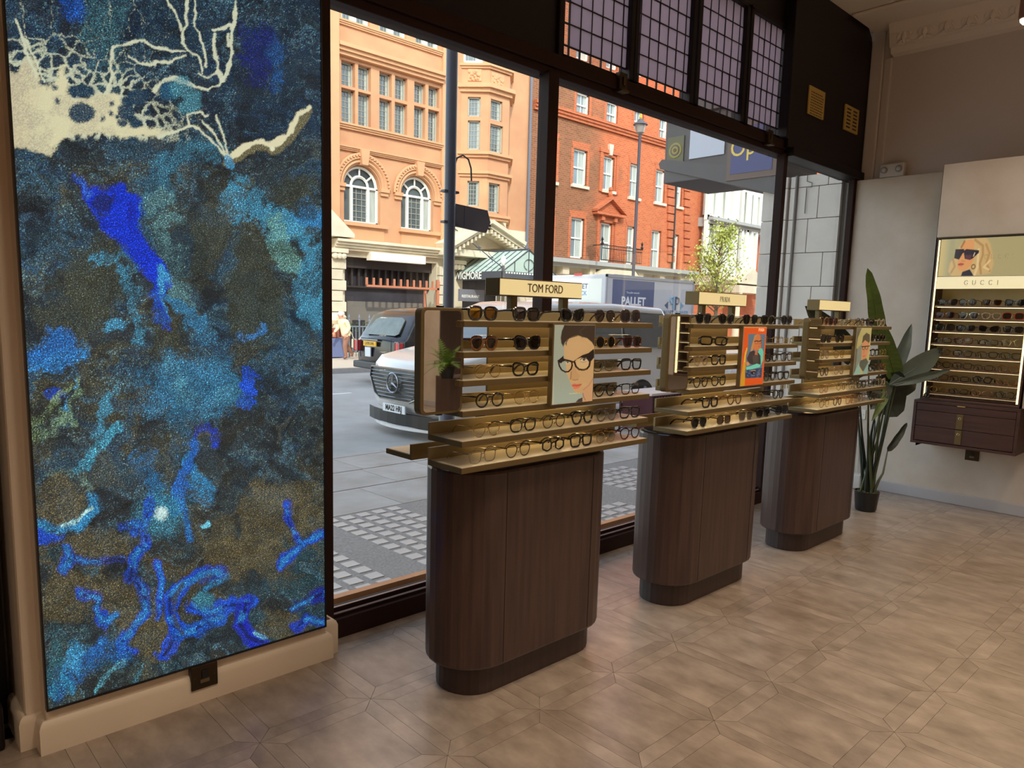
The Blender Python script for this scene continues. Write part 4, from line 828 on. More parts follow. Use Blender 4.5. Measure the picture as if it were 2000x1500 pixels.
def wall_unit(yl, yr, first, num=0):
    lab = 'wall display with lit shelves under a poster of a blonde woman in sunglasses' if first else None
    zb, zt = .875, 2.165; X = 6.50
    t = empty('wall_display', (X, yl, 0), label=lab or '%s lit wall display beyond the one with the blonde poster, seen in mirrors' % ORD[num], cat='display unit')
    y1 = yr-yl                                                         # local: y from 0 down to y1
    MB().box(.20, .21, 0, y1, zb, zt).build('back_panel', mat('display_back', (186, 166, 122), .55, var=.05), t)
    for ya, yb in ((-.0, -.012), (y1, y1+.012)): MB().box(-.012, .20, ya, yb, zb, zt).build('side_panel', m_walh, t)
    for ya in (-.002, y1+.026): MB().box(-.010, .004, ya-.017, ya, zb+.03, zt-.02).build('light_line', m_ledline, t)
    MB().box(-.014, .20, 0, y1, zt-.012, zt).build('top_board', m_bronze, t)
    MB().box(-.02, .20, 0, y1, zb, zb+.018).build('bottom_board', m_walh, t, bevel=.002)
    MB().box(.09, .20, -.012, y1+.012, zb+.018, .93).build('step', m_walh, t)
    for k, z in enumerate(SZ):
        s_ = MB().box(-.004, .13, -.030, y1+.028, z-.014, z).build('shelf', m_shw, t, bevel=.001)
        MB().box(-.0055, -.004, -.030, y1+.028, z-.0150, z-.0125).build('shelf_edge', mat('shelf_edge_light', (236, 214, 170), .4, emit=.6), s_); MB().box(.02, .026, -.04, y1+.04, z-.017, z-.0142).build('glow_strip', m_addglow, s_)  # last box: hidden glowing strip added to brighten the back panel
    if first:
        pb = MB().box(-.006, .01, -.028, y1+.028, 1.862, 2.150).build('poster_panel', m_white, t)
        W_ = abs(y1)-.056; 
        grid_panel('poster_print', (-.0075, -.028, 1.864), (-.0075, y1+.028, 1.864), (-.0075, -.028, 2.148), 190, 90, poster_gucci, m_post, pb)
        serif_text('GUCCI', .032, .75, M_face((-.009, -.43, 2.005), (0, -1, 0)), mat('poster_gold_letters', (206, 190, 140), .5), pb)
        sp = MB().box(-.012, .01, -.026, y1+.026, 1.765, 1.858).build('sign_plate', m_signface2, t)
        serif_text('GUCCI', .034, .95, M_face((-.0135, -.335, 1.812), (0, -1, 0)), m_signtxt, sp)
    else: MB().box(-.006, .01, -.028, y1+.028, 1.765, 2.150).build('poster_panel', m_signface2, t)
    return t
for i, (a, b) in enumerate(BO): wall_unit(a, b, i == 0, i)
GSP = [[K('cat', 'black', 'gradient'), K('round', 'brown', 'gradient'), K('square', 'tortoise', 'brown'), K('cat', 'dark brown', 'dark')],
       [K('aviator', 'burgundy', 'brown'), K('aviator', 'silver', 'gradient', .0012), K('panto', 'clear', 'clear'), K('big', 'red', 'gradient')],
       [K('big', 'black', 'grey'), K('wayfarer', 'black', 'gradient'), K('cat', 'dark brown', 'dark'), K('square', 'black', 'gradient')],
       [K('rect', 'black'), K('cat', 'burgundy'), K('rect', 'dark brown'), K('aviator', 'gold', 'clear', .0012)],
       [K('panto', 'brown'), K('square', 'black'), K('wayfarer', 'dark brown'), K('square', 'black', 'clear', .0016)],
       [K('panto', 'black'), K('square', 'dark brown'), K('rect', 'brown'), K('cat', 'tortoise')],
       [K('square', 'dark brown'), K('rect', 'black'), K('panto', 'black', 'clear', .003), K('rect', 'tortoise')],
       [K('round', 'gold', 'clear', .0012), K('rect', 'dark brown'), K('cat', 'rose gold', 'clear', .0013), K('panto', 'dark brown')]]
for k, row in enumerate(GSP):
    for i, spec in enumerate(row):
        put_glasses(spec, (6.515, 1.915-.155*i-random.uniform(0, .02), SZ[k]+.0005), -PI/2+random.uniform(-.12, .12), '%s from left, %s row from top, wall display' % (ORD[i], ORD[k]), 'eyewear on the wall display, %s row' % ORD[k])
t = empty('drawer_cabinet', (6.45, 1.69, 0), label='floating dark walnut three-drawer cabinet with brass strap handles below the wall display', cat='cabinet')
ct, cb, ya, yb = .874, .520, .36, -.375
MB().box(0, .325, ya, yb, ct-.022, ct).build('top_board', m_walh, t, bevel=.002); MB().box(0, .325, ya, yb, cb, cb+.020).build('bottom_board', m_walh, t, bevel=.002)
for a, b in ((ya, ya-.022), (yb, yb+.022)): MB().box(0, .325, a, b, cb+.02, ct-.022).build('side_board', m_walh, t, bevel=.002)
MB().box(.05, .32, ya-.022, yb+.022, cb+.02, ct-.022).build('carcass', m_black, t)
zz = [ct-.024, .790, .664, cb+.022]
for i in range(3):
    dr = MB().box(.004, .05, ya-.025, yb+.025, zz[i+1]+.0035, zz[i]).build('drawer', m_walh, t, bevel=.0015)
    if i: 
        MB().box(-.002, .004, -.005, .040, zz[i+1]+.006, zz[i]-.002).build('strap_handle', m_brass, dr, bevel=.001)
        MB().lathe([(.011, 0), (.011, -.004), (.001, -.005)], (-.002, .0175, zz[i]-.034), 14, axis='x').build('lock', mat('lock_ring', (210, 196, 160), .3, metal=.6), dr)
        MB().box(-.0085, -.0065, .0145, .0205, zz[i]-.040, zz[i]-.028).build('keyhole', m_black, dr)
    else: MB().box(-.003, .006, -.01, .045, zz[0]-.002, zz[0]+.004).build('pull_lip', m_goldtxt, dr)
t = empty('lock_block', (6.48, 1.965, .893), label='small black cylinder and ring standing on the wall display ledge', cat='lock')
MB().lathe([(.014, 0), (.014, .085), (.010, .095), (.0, .097)], (0, 0, 0), 14).build('cylinder', m_black, t, smooth=True)
MB().tube([(.0+.018*math.cos(a)*0-.02, .018*math.cos(a), .022+.018*math.sin(a)) for a in np.linspace(0, 2*PI, 14, endpoint=False)], .005, 6, True).build('ring', m_black, t, smooth=True)

# ================================================================ TALL PLANT
m_leaf = mat('leaf_green', (74, 98, 36), .5, var=.25, scale=14, stretch=(1, 1, 3)); m_leafd = mat('leaf_dark', (26, 36, 26), .5, var=.2, scale=10); m_leafb = mat('leaf_blue_green', (74, 88, 84), .45, var=.12, scale=12)
pt = atz(1705, 1001, 0); PX0, PY0 = pt.x+.03, pt.y+.07
pl = empty('potted_plant', (PX0, PY0, 0), label='tall artificial bird-of-paradise plant in a black pot by the right wall', cat='plant')
MB().lathe([(.0, 0), (.070, 0), (.078, .01), (.092, .15), (.096, .158), (.088, .158), (.084, .14), (.0, .14)], (0, 0, 0), 32).build('pot', m_black, pl, smooth=True)
ms = MB()
for i in range(40): a = random.uniform(0, 6.3); r = random.uniform(0, .075); ms.lathe([(.001, .14), (.014, .146), (.008, .156), (0, .158)], (r*math.cos(a), r*math.sin(a), random.uniform(-.006, .004)), 5)
tag(ms.build('moss', mat('moss', (84, 84, 40), .9, var=.3, scale=50), pl), kind='stuff')
def leafmesh(base, tip, width, sag, fold, nrm, mi, name='leaf', roundb=.5, split=0):
    base, tip = Vector(base), Vector(tip); ax = tip-base; n = 14; nr = Vector(nrm).normalized()
    side = ax.cross(nr).normalized(); nr = side.cross(ax).normalized(); vs = []; fs = []
    for i in range(n+1):
        s = i/n; c = base+ax*s+nr*(sag*math.sin(PI*s)); wv = width*(math.sin(PI*min(1, s**roundb))**(.42 if roundb < .75 else .75))*(1-.12*s)
        if i in (0, n): wv = .002
        for k, q in enumerate((-1, -.5, 0, .5, 1)):
            rp = .004*math.sin(s*70)*abs(q)
            vs.append(c+side*(q*wv)+nr*(abs(q)*wv*fold+rp))
    for i in range(n):
        for k in range(4): fs.append((i*5+k, i*5+k+1, (i+1)*5+k+1, (i+1)*5+k))
    mb = MB().add(vs, fs); m1 = [base+ax*(i/8)+nr*(sag*math.sin(PI*i/8)) for i in range(9)]; 
    mb.tube(m1, [.005-.0004*i for i in range(9)], 5); o = mb.build(name, mi, pl, smooth=True); return o
def L3(px, py, Y): p = at(px, py, Y); return (p.x-PX0, p.y-PY0, p.z)
Yp = PY0
LV = [((1716, 662, Yp-.05), (1694, 524, Yp-.02), .062, .02, .12, m_leaf, .55), ((1752, 742, Yp-.08), (1716, 620, Yp-.02), .078, -.02, .18, m_leaf, .6),
      ((1742, 738, Yp+.02), (1780, 633, Yp-.02), .055, .02, .25, m_leafb, .8), ((1736, 752, Yp-.05), (1841, 679, Yp-.25), .085, .05, .22, m_leafb, .8), ((1744, 752, Yp-.10), (1856, 722, Yp-.35), .035, .05, .5, m_leafb, .8),
      ((1738, 762, Yp-.03), (1786, 740, Yp-.12), .09, .05, .2, m_leafd, .6), ((1722, 732, Yp), (1752, 814, Yp-.10), .165, -.04, .2, m_leafd, .6), ((1724, 742, Yp-.04), (1700, 800, Yp-.08), .08, .03, .3, m_leafd, .7), ((1732, 745, Yp-.05), (1702, 822, Yp-.12), .035, .05, .4, m_leaf, .7),
      ((1733, 882, Yp-.04), (1771, 826, Yp-.10), .030, .015, .4, m_leafd, .7), ((1668, 704, Yp+.25), (1572, 598, Yp+.30), .10, .03, .2, m_leafd, .7), ((1676, 740, Yp+.1), (1668, 694, Yp+.1), .07, .03, .2, m_leafd, .7), ((1697, 715, Yp), (1745, 700, Yp+.12), .06, .03, .2, m_leafd, .7)]
for (b, tp, wd, sg, fo, mm, rb) in LV:
    leafmesh(L3(*b), L3(*tp), wd, sg, fo, (-.75, -.65, .15), mm, roundb=rb)
    bx = L3(*b)
    if bx[2] > .5 or True:
        r0 = Vector((random.uniform(-.045, .045), random.uniform(-.045, .045), .14)); q = Vector(bx)
        md = r0.lerp(q, .5)+Vector((random.uniform(-.03, .03), random.uniform(-.03, .03), 0)); md.x = r0.x*.6+q.x*.4
        MB().tube([r0, r0.lerp(md, .5)+Vector((0, 0, .02)), md, md.lerp(q, .5), q], [.011, .010, .008, .007, .005], 7).build('stem', m_leafd if random.random() < .6 else mat('stem_green', (62, 70, 38), .5), pl, smooth=True)
for i in range(4):
    a = i*1.6; MB().tube([(.04*math.cos(a), .04*math.sin(a), .14), (.05*math.cos(a), .05*math.sin(a), .4), (.08*math.cos(a)-.05, .10*math.sin(a), .72)], [.012, .009, .003], 6).build('stem', m_leafd, pl, smooth=True)

# ================================================================ WHAT THE MIRRORS SHOW, ROOM BEHIND
pc = at(857, 700, 3.848+2.95); t = empty('dark_column', (pc.x, -2.75, 0), label='square dark walnut column behind the viewer, seen in the nearest mirror', cat='column')
MB().box(0, .60, -.2, .2, .1, 3.98).build('shaft', m_walnut2, t, bevel=.01); MB().box(-.02, .62, -.22, .22, 0, .1).build('plinth', m_walnut2, t, bevel=.004)
def fern_at(x, y, z, label):
    f = empty('potted_fern', (x, y, z), label=label, cat='plant')
    MB().lathe([(0, 0), (.06, 0), (.08, .10), (.07, .10), (0, .09)], (0, 0, 0), 20).build('pot', m_black, f, smooth=True)
    mg = mat('fern_green', (96, 120, 40), .6, var=.3, scale=20)
    for i in range(26):
        a = i*2.399; L = random.uniform(.22, .36); el = random.uniform(.35, 1.25); mb = MB(); n = 12; spine = []
        for k in range(n+1):
            s = k/n; r = L*math.cos(el)*s; h = .10+L*math.sin(el)*s-.22*s*s*math.cos(el); spine.append(Vector((r*math.cos(a), r*math.sin(a), h)))
        for k in range(1, n):
            d_ = (spine[k+1]-spine[k]).normalized(); sd = d_.cross(Vector((0, 0, 1))).normalized(); wl = .055*math.sin(PI*(k/n)**.7)+.006
            for q in (-1, 1): mb.add([spine[k]-d_*.009, spine[k]+sd*q*wl+d_*.02, spine[k]+d_*.009], [(0, 1, 2)])
        mb.tube(spine, .002, 3); mb.build('frond', mg, f)
p0 = at(868, 738, 3.848+1.45); pc = at(850, 770, 3.848+1.70); t = empty('side_cabinet', (pc.x, -1.45, 0), label='dark walnut counter cabinet behind the viewer, seen in the nearest mirror', cat='cabinet')
MB().box(0, .7, -.25, .2, 0, p0.z).build('body', m_walnut, t, bevel=.004)
fern_at(p0.x, -1.42, p0.z, 'green potted fern on the walnut counter, seen in the nearest mirror')
# ================================================================ STREET
m_pave = mat('paving_slab', (184, 174, 168), .85, col2=(158, 146, 136), scale=2.2, detail=8, rand=.06)
m_terr = mat('terrazzo_paving', (156, 146, 140), .8, col2=(122, 113, 107), scale=60, detail=3)
m_lens = mat('pavement_light_glass', (186, 180, 177), .35, var=.06, scale=9)
m_asph = mat('asphalt', (174, 169, 166), .8, col2=(150, 145, 142), scale=1.3, detail=10, bump=.15, bscale=120)
m_kerb = mat('kerb_granite', (166, 158, 152), .8, var=.08)
m_far = mat('far_pavement', (196, 176, 156), .85, var=.05)
m_roadp = mat('road_paint', (222, 220, 216), .7)
GY = 6.78
struct('ground', MB().box(-30, 90, 3.0, 60, -.60, -.235), m_asph)
gr = bpy.data.objects['ground']
MB().prism([(3.0, -.035), (GY-.16, -.075), (GY-.16, -.4), (3.0, -.4)], -30, 60, 'x').build('pavement_bed', m_joint, gr)
# paving slabs, near pavement (rows run along the street)
def slope(y): return -.012-(y-3.0)*.0125
n = 0
rows = [(4.66, 5.33), (5.34, 5.98), (5.99, 6.61)]
for (ya, yb) in rows:
    x = -1.0+random.uniform(0, .5)
    while x < 9.5:
        w_ = random.choice([.62, .75, .9]); 
        MB().prism([(ya, slope(ya)), (yb-.008, slope(yb)), (yb-.008, slope(yb)-.05), (ya, slope(ya)-.05)], x, x+w_-.008, 'x').build('paving_slab', m_pave, gr); x += w_
x = -1.
while x < 9.5:
    MB().box(x, x+.89, GY-.15, GY, -.30, slope(GY)).build('kerb_stone', m_kerb, gr, bevel=.012); x += .9
MB().prism([(3.0, slope(3.0)), (4.65, slope(4.65)), (4.65, -.09), (3.0, -.09)], -8, 12, 'x').build('terrazzo_apron', m_terr, gr)
# pavement lights: raised glass lenses set in cast panels
lensme = MB().box(-.044, .044, -.042, .042, 0, .006).mesh('pavement_light', m_lens)
cnt = 0
for (ox, oy, nx_, ny_) in ((1.51, 3.164, 6, 7), (2.56, 3.164, 5, 12), (3.49, 3.164, 9, 4), (3.49, 3.93, 9, 6), (5.08, 3.164, 6, 11)):
    for i in range(nx_):
        for j in range(ny_):
            X_, Y_ = ox+i*.135, oy+j*.1275
            if cnt < 296: inst('pavement_light', lensme, gr, (X_, Y_, slope(Y_)-.001)); cnt += 1
# far pavement, kerb, lane mark
MB().box(-10, 90, 17.0, 22.3, -.5, -.105).build('far_pavement', m_far, gr); MB().box(-10, 90, 16.82, 17.0, -.5, -.10).build('far_kerb', m_kerb, gr)
for x in (5.3, 9.9, 14.5, 19.1): MB().box(x, x+2.4, 12.9-.05, 12.9+.05, -.236, -.2315).build('lane_mark', m_roadp, gr)
for y in (7.05, 7.2): MB().box(-5, 30, y-.04, y+.04, -.236, -.2325).build('yellow_line', mat('faded_line', (178, 170, 150), .8), gr)
# our own building above and beside the shop (throws the shade over the near half of the street)
m_own = mat('own_facade_stone', (186, 178, 170), .85, var=.05, scale=2)
ob = MB().box(-25, 60, -6, 3.06, 4.12, 12.6).box(-25, -3.1, -6, 3.06, -.1, 4.12).box(7.6, 60, -6, 3.06, -.1, 4.12)
ob.box(-3.1, 1.55, 3.05, 3.12, -.1, 4.12)
struct('wall_exterior', ob, m_own)
# stone return wall beyond the third pane, laid in blocks
sw = struct('wall_return', MB().box(6.985, 7.6, 3.0, 3.72, -.1, 2.86), m_joint)
zs = [-.05, .24, .54, .85, 1.17, 1.49, 1.81, 2.13, 2.45, 2.75, 2.86]
for r in range(len(zs)-1):
    cut = [3.0, 3.13+.17*((r*2) % 3)/2, 3.42]
    for a, b in zip(cut[:-1], cut[1:]):
        MB().box(6.95, 6.99, a+.003, b-.003, zs[r]+.003, zs[r+1]-.003).build('stone_block', m_stone, sw, bevel=.003)
    MB().box(6.955, 6.99, 3.445, 3.50, zs[r]+.003, zs[r+1]-.003).build('stone_block', m_stone, sw, bevel=.003)
    MB().box(6.93, 7.1, 3.515, 3.775, zs[r]+.002, zs[r+1]-.002).build('stone_block', m_stone, sw, bevel=.008)
MB().tube([(6.93, 3.43, -.05), (6.93, 3.43, 2.86)], .012, 8).build('conduit', mat('conduit_grey', (120, 112, 108), .6), sw)
MB().tube([(6.935, 3.33, 2.86), (6.935, 3.33, 2.80), (6.935, 3.28, 2.78), (6.935, 3.28, 2.74), (6.935, 3.33, 2.74), (6.935, 3.33, 2.5)], .004, 5).build('cable', m_black, sw)
# projecting shop fascia of the return: entablature with medallion, white panel and blue board
m_ent = mat('fascia_grey_paint', (112, 104, 102), .7, var=.05)
fa = empty('shop_fascia', (6.90, 4.4, 3.3), label='grey shop fascia outside with gold rosette and blue board lettered Op', cat='shop sign')
MB().box(0, .9, -.76, .56, -.36, .32).build('entablature', m_ent, fa, bevel=.01)
MB().prism([(-.78, -.60), (.60, -.20), (.62, -.14), (.58, -.10), (-.78, -.36)], -.02, 1.2, 'x').build('soffit', m_ent, fa)
MB().prism([(-.78, .32), (.60, .32), (.66, .40), (.66, .48), (-.78, .48)], -.06, 1.2, 'x').build('cornice', m_ent, fa)
rm = MB().box(-.012, 0, .31, .52, -.17, .12).build('rosette_panel', mat('rosette_panel', (124, 116, 88), .6), fa)
for r, c_ in ((.085, (168, 148, 84)), (.062, (104, 98, 80)), (.045, (176, 150, 84)), (.022, (120, 92, 40))):
    MB().lathe([(r, 0), (r*.92, -.006-(.09-r)*.12), (0, -.006-(.09-r)*.12)], (-.012, .415, -.025), 24, axis='x').build('rosette_ring', mat('rosette_%d' % int(r*1000), c_, .5), rm)
MB().box(-.014, 0, -.185, .235, -.14, .16).build('white_panel', mat('white_panel', (214, 212, 224), .5), fa)
bb = MB().box(-.03, .05, -.78, -.235, -.42, .14).build('board_frame', mat('board_frame_brown', (128, 104, 92), .6), fa)
MB().box(-.034, -.03, -.735, -.28, -.36, .10).build('blue_board', mat('blue_board', (86, 84, 128), .5, emit=.08), bb)
text_mesh('Op', .24, M_face((-.036, -.41, -.115), (0, -1, 0)), mat('gold_letters', (226, 190, 88), .45, emit=.25), parent=bb, xs=.9, bold=.001)

# ================================================================ FACADES ACROSS THE STREET (plane y = 22)
F = 22.0
m_terra = mat('terracotta_render', (214, 160, 116), .85, col2=(196, 138, 100), scale=.9, detail=8)
m_terral = mat('terracotta_moulding', (212, 158, 114), .8, var=.05, scale=2)
m_cst = mat('cream_stone', (232, 218, 188), .85, col2=(206, 190, 164), scale=1.2)
m_win = mat('window_pane_dark', (84, 92, 92), .08, var=.25, scale=1.2, spec=.9)
m_winc = mat('window_curtain', (176, 180, 170), .6, var=.15, scale=4, stretch=(6, 1, .4))
m_wht = mat('white_window_paint', (240, 238, 226), .6)
m_leadb = mat('glazing_bar', (176, 172, 156), .6)
m_brickb = mat('stock_brick', (150, 92, 58), .9, col2=(118, 70, 44), scale=3, detail=8)
m_bricko = mat('red_brick', (200, 108, 66), .9, col2=(176, 88, 50), scale=2, detail=9)
def brickify(m, c1, c2, mort):
    nt = m.node_tree; b = nt.nodes['Principled BSDF']; tc = nt.nodes.new('ShaderNodeTexCoord'); mp = nt.nodes.new('ShaderNodeMapping'); mp.inputs['Rotation'].default_value = (PI/2, 0, 0)
    br = nt.nodes.new('ShaderNodeTexBrick'); nt.links.new(tc.outputs['Object'], mp.inputs[0]); nt.links.new(mp.outputs[0], br.inputs[0])
    br.inputs['Scale'].default_value = 1; br.inputs['Brick Width'].default_value = .24; br.inputs['Row Height'].default_value = .085; br.inputs['Mortar Size'].default_value = .008
    br.inputs['Color1'].default_value = (*lin(c1), 1); br.inputs['Color2'].default_value = (*lin(c2), 1); br.inputs['Mortar'].default_value = (*lin(mort), 1)
    mx = nt.nodes.new('ShaderNodeMix'); mx.data_type = 'RGBA'; mx.inputs[0].default_value = .6
    old = b.inputs['Base Color'].links[0].from_socket; nt.links.new(old, mx.inputs[6]); nt.links.new(br.outputs[0], mx.inputs[7]); nt.links.new(mx.outputs[2], b.inputs['Base Color'])
brickify(m_brickb, (158, 98, 62), (122, 74, 48), (176, 140, 106)); brickify(m_bricko, (200, 106, 64), (172, 84, 48), (204, 146, 108))
def blend_brick(m, x0):                                               # old brown stock brick gives way to cleaned orange brick, in an uneven line
    nt = m.node_tree; b = nt.nodes['Principled BSDF']; old = b.inputs['Base Color'].links[0].from_socket; tc = nt.nodes.new('ShaderNodeTexCoord'); sp = nt.nodes.new('ShaderNodeSeparateXYZ'); nt.links.new(tc.outputs['Object'], sp.inputs[0])
    n = nt.nodes.new('ShaderNodeTexNoise'); n.inputs['Scale'].default_value = .45; n.inputs['Detail'].default_value = 5; nt.links.new(tc.outputs['Object'], n.inputs['Vector'])
    a = nt.nodes.new('ShaderNodeMath'); a.operation = 'MULTIPLY_ADD'; a.inputs[1].default_value = 9; nt.links.new(n.outputs['Fac'], a.inputs[0]); nt.links.new(sp.outputs['X'], a.inputs[2])
    r = nt.nodes.new('ShaderNodeMapRange'); r.inputs[1].default_value = x0+3.9; r.inputs[2].default_value = x0+5.3; nt.links.new(a.outputs[0], r.inputs[0])
    br = nt.nodes.new('ShaderNodeTexBrick'); mp = nt.nodes.new('ShaderNodeMapping'); mp.inputs['Rotation'].default_value = (PI/2, 0, 0); nt.links.new(tc.outputs['Object'], mp.inputs[0]); nt.links.new(mp.outputs[0], br.inputs[0])
    br.inputs['Scale'].default_value = 1; br.inputs['Brick Width'].default_value = .24; br.inputs['Row Height'].default_value = .085; br.inputs['Mortar Size'].default_value = .008
    br.inputs['Color1'].default_value = (*lin((204, 106, 62)), 1); br.inputs['Color2'].default_value = (*lin((184, 88, 48)), 1); br.inputs['Mortar'].default_value = (*lin((200, 140, 100)), 1)
    mx = nt.nodes.new('ShaderNodeMix'); mx.data_type = 'RGBA'; nt.links.new(r.outputs[0], mx.inputs[0]); nt.links.new(old, mx.inputs[6]); nt.links.new(br.outputs[0], mx.inputs[7]); nt.links.new(mx.outputs[2], b.inputs['Base Color'])
class Plane:
    """vertical plane through O with horizontal direction D; s along D, z up, depth behind"""
    def __init__(s, O, D): s.O = Vector((O[0], O[1], 0)); s.D = Vector((D[0], D[1], 0)).normalized(); s.N = Vector((-s.D.y, s.D.x, 0))   # N points away from the street
    def hit(s, px, py):
        d = ray(px, py); k = (s.O-EY).dot(s.N)/d.dot(s.N); p = EY+d*k; return ((p-s.O).dot(s.D), p.z)
    def P(s, a, z, dep=0.): q = s.O+s.D*a+s.N*dep; return (q.x, q.y, z)
    def box(s, mb, a0, a1, z0, z1, d0, d1, mi=0):
        a0, a1 = sorted((a0, a1)); z0, z1 = sorted((z0, z1))
        v = [s.P(a, z, d) for d in (d0, d1) for z in (z0, z1) for a in (a0, a1)]
        mb.add(v, [(0, 1, 3, 2), (4, 6, 7, 5), (0, 4, 5, 1), (2, 3, 7, 6), (0, 2, 6, 4), (1, 5, 7, 3)], mi)
    def poly(s, mb, pts, d0, d1, mi=0):
        n = len(pts); v = [s.P(a, z, d0) for a, z in pts]+[s.P(a, z, d1) for a, z in pts]
        mb.add(v, [tuple(range(n)), tuple(range(2*n-1, n-1, -1))]+[(i, i+n, (i+1) % n+n, (i+1) % n) for i in range(n)], mi)
    def wall(s, mb, a0, a1, z0, z1, holes, dep=.35, mi=0):
        A = sorted({a0, a1, *[max(a0, min(a1, h[i])) for h in holes for i in (0, 1)]}); Z = sorted({z0, z1, *[max(z0, min(z1, h[i])) for h in holes for i in (2, 3)]})
        for i in range(len(A)-1):
            for j in range(len(Z)-1):
                ca, cz = (A[i]+A[i+1])/2, (Z[j]+Z[j+1])/2
                if any(h[0] < ca < h[1] and h[2] < cz < h[3] for h in holes): continue
                mb.add([s.P(A[i], Z[j]), s.P(A[i+1], Z[j]), s.P(A[i+1], Z[j+1]), s.P(A[i], Z[j+1])], [(0, 1, 2, 3)], mi)
        for (h0, h1, g0, g1) in holes:
            v = [s.P(a, z, d) for d in (0, dep) for (a, z) in ((h0, g0), (h1, g0), (h1, g1), (h0, g1))]
            mb.add(v, [(0, 1, 5, 4), (1, 2, 6, 5), (2, 3, 7, 6), (3, 0, 4, 7)], mi)
        mb.add([s.P(a0, z0, dep+.6), s.P(a1, z0, dep+.6), s.P(a1, z1, dep+.6), s.P(a0, z1, dep+.6)], [(0, 3, 2, 1)], mi)
    def rect(s, xl, yt, xr, yb): a0, z1 = s.hit(xl, yt); _, z0 = s.hit(xl, yb); a1, _ = s.hit(xr, yt); return (a0, a1, z0, z1)
    def window(s, parent, h, dep=.25, grid=(3, 5), leaded_=True, frame=None, curtain=.0, sash=False, name='window', glass=None):
        a0, a1, z0, z1 = h; fw = .05 if frame is None else frame
        mb = MB(); fm = m_wht if frame else m_leadb
        for q in ((a0, a0+fw, z0, z1), (a1-fw, a1, z0, z1), (a0, a1, z0, z0+fw), (a0, a1, z1-fw, z1)): s.box(mb, *q, dep-.07, dep)
        if sash: zm = (z0+z1)/2; s.box(mb, a0, a1, zm-.03, zm+.03, dep-.06, dep); s.box(mb, (a0+a1)/2-.012, (a0+a1)/2+.012, z0, z1, dep-.03, dep)
        o = mb.build(name, fm, parent)
        g = MB(); s.box(g, a0, a1, z0, z1, dep, dep+.02); g.build('pane', glass or m_win, o)
        if curtain: c_ = MB(); s.box(c_, a1-(a1-a0)*curtain, a1-fw, z0+fw, z1-fw, dep-.012, dep-.002); c_.build('curtain', m_winc, o)
        if leaded_:
            b = MB()
            for i in range(1, grid[0]): x = a0+(a1-a0)*i/grid[0]; s.box(b, x-.007, x+.007, z0, z1, dep-.02, dep-.004)
            for j in range(1, grid[1]): z = z0+(z1-z0)*j/grid[1]; s.box(b, a0, a1, z-.007, z+.007, dep-.02, dep-.004)
            b.build('glazing_bars', m_leadb, o)
        return o
def ledge(pl_, parent, xa, ya, xb, yb, h, out, mats, name='cornice', steps=3):
    a0, z = pl_.hit(xa, ya); a1, _ = pl_.hit(xb, yb); mb = MB()
    for i in range(steps): pl_.box(mb, a0, a1, z-h*(i+1)/steps, z-h*i/steps, -out*(1-i/steps*.75), .05)
    return mb.build(name, mats, parent)

# ---- A: terracotta mansion block
A_ = Plane((0, F), (1, 0)); T = empty('terracotta_building', (16, F, -.1), label='terracotta mansion block with arched windows and canted bay across the street', cat='building')
T.location = (0, 0, 0)
holes = []
gB = []
for (xl, xm0, xm1, xr, t0, m0, m1, b0) in ((666.4, 693.5, 699.6, 724.6, 115.5, 164.5, 170, 237), (741.2, 765.4, 771.6, 796.0, 138, 184, 190.5, 252), (809.4, 831.4, 837.2, 858.6, 158.5, 199, 205.5, 270)):
    a0, zt = A_.hit(xl, t0); _, zm1 = A_.hit(xl, m0); _, zm0 = A_.hit(xl, m1); _, zb = A_.hit(xl, b0)
    a1 = A_.hit(xm0, t0)[0]; a2 = A_.hit(xm1, t0)[0]; a3 = A_.hit(xr, t0)[0]
    for (p_, q_) in ((a0, a1), (a2, a3)): gB += [(p_, q_, zm1, zt, 4), (p_, q_, zb, zm0, 6)]
gA = []
for (xl, xr, b) in ((667, 722, 38), (741, 794, 64), (811.5, 858, 88)):
    a0, z0 = A_.hit(xl, b); a1 = A_.hit(xr, b)[0]; gA.append((a0, a1, z0, z0+1.9))
arches = []
for (xl, xr, ytop, xt, yb) in ((672, 742.3, 321.8, 705, 431.8), (783, 845.7, 342.7, 812, 446)):
    a0, zb = A_.hit(xl, yb); a1 = A_.hit(xr, yb)[0]; _, zt = A_.hit(xt, ytop); arches.append((a0, a1, zb, zt))
shop = A_.rect(673, 500, 853, 690); shop = (shop[0], shop[1], -.1, shop[3])
wallL, wallR_ = A_.hit(560, 300)[0], A_.hit(1031.5, 300)[0]
zst = A_.hit(660, 464)[1]
bayL, bayB, bayC, bayR = 17.80, (18.52, 21.29), (19.56, 21.29), 20.27
holesT = [g[:4] for g in gB]+gA+[(a[0], a[1], a[2], a[3]) for a in arches]
tw = MB(); A_.wall(tw, wallL, wallR_, zst, 15.5, holesT, .30, 0)
for (a0, a1, zb, zt) in arches:                                       # spandrels turn the square openings into round arches
    r = (a1-a0)/2; c = (a0+a1)/2; zs_ = zt-r
    for sg_ in (-1, 1):
        pts = [(c+sg_*r, zt)]+[(c+sg_*r*math.cos(t), zs_+r*math.sin(t)) for t in np.linspace(0, PI/2, 10)]
        A_.poly(tw, pts, -.002, .30)
tw.build('upper_wall', m_terra, T)
sw2 = MB(); A_.wall(sw2, wallL, wallR_, -.15, zst, [shop, (18.0, 20.2, -.1, 3.3)], .8, 0); sw2.build('ground_floor_wall', m_cst, T)
for g in gB: A_.window(T, g[:4], .24, (4, g[4]), True, None, .26)
for g in gA:
    am = (g[0]+g[1])/2
    for (p_, q_) in ((g[0], am), (am, g[1])): A_.window(T, (p_, q_, g[2], g[3]), .20, (4, 6), True, .09, .3)
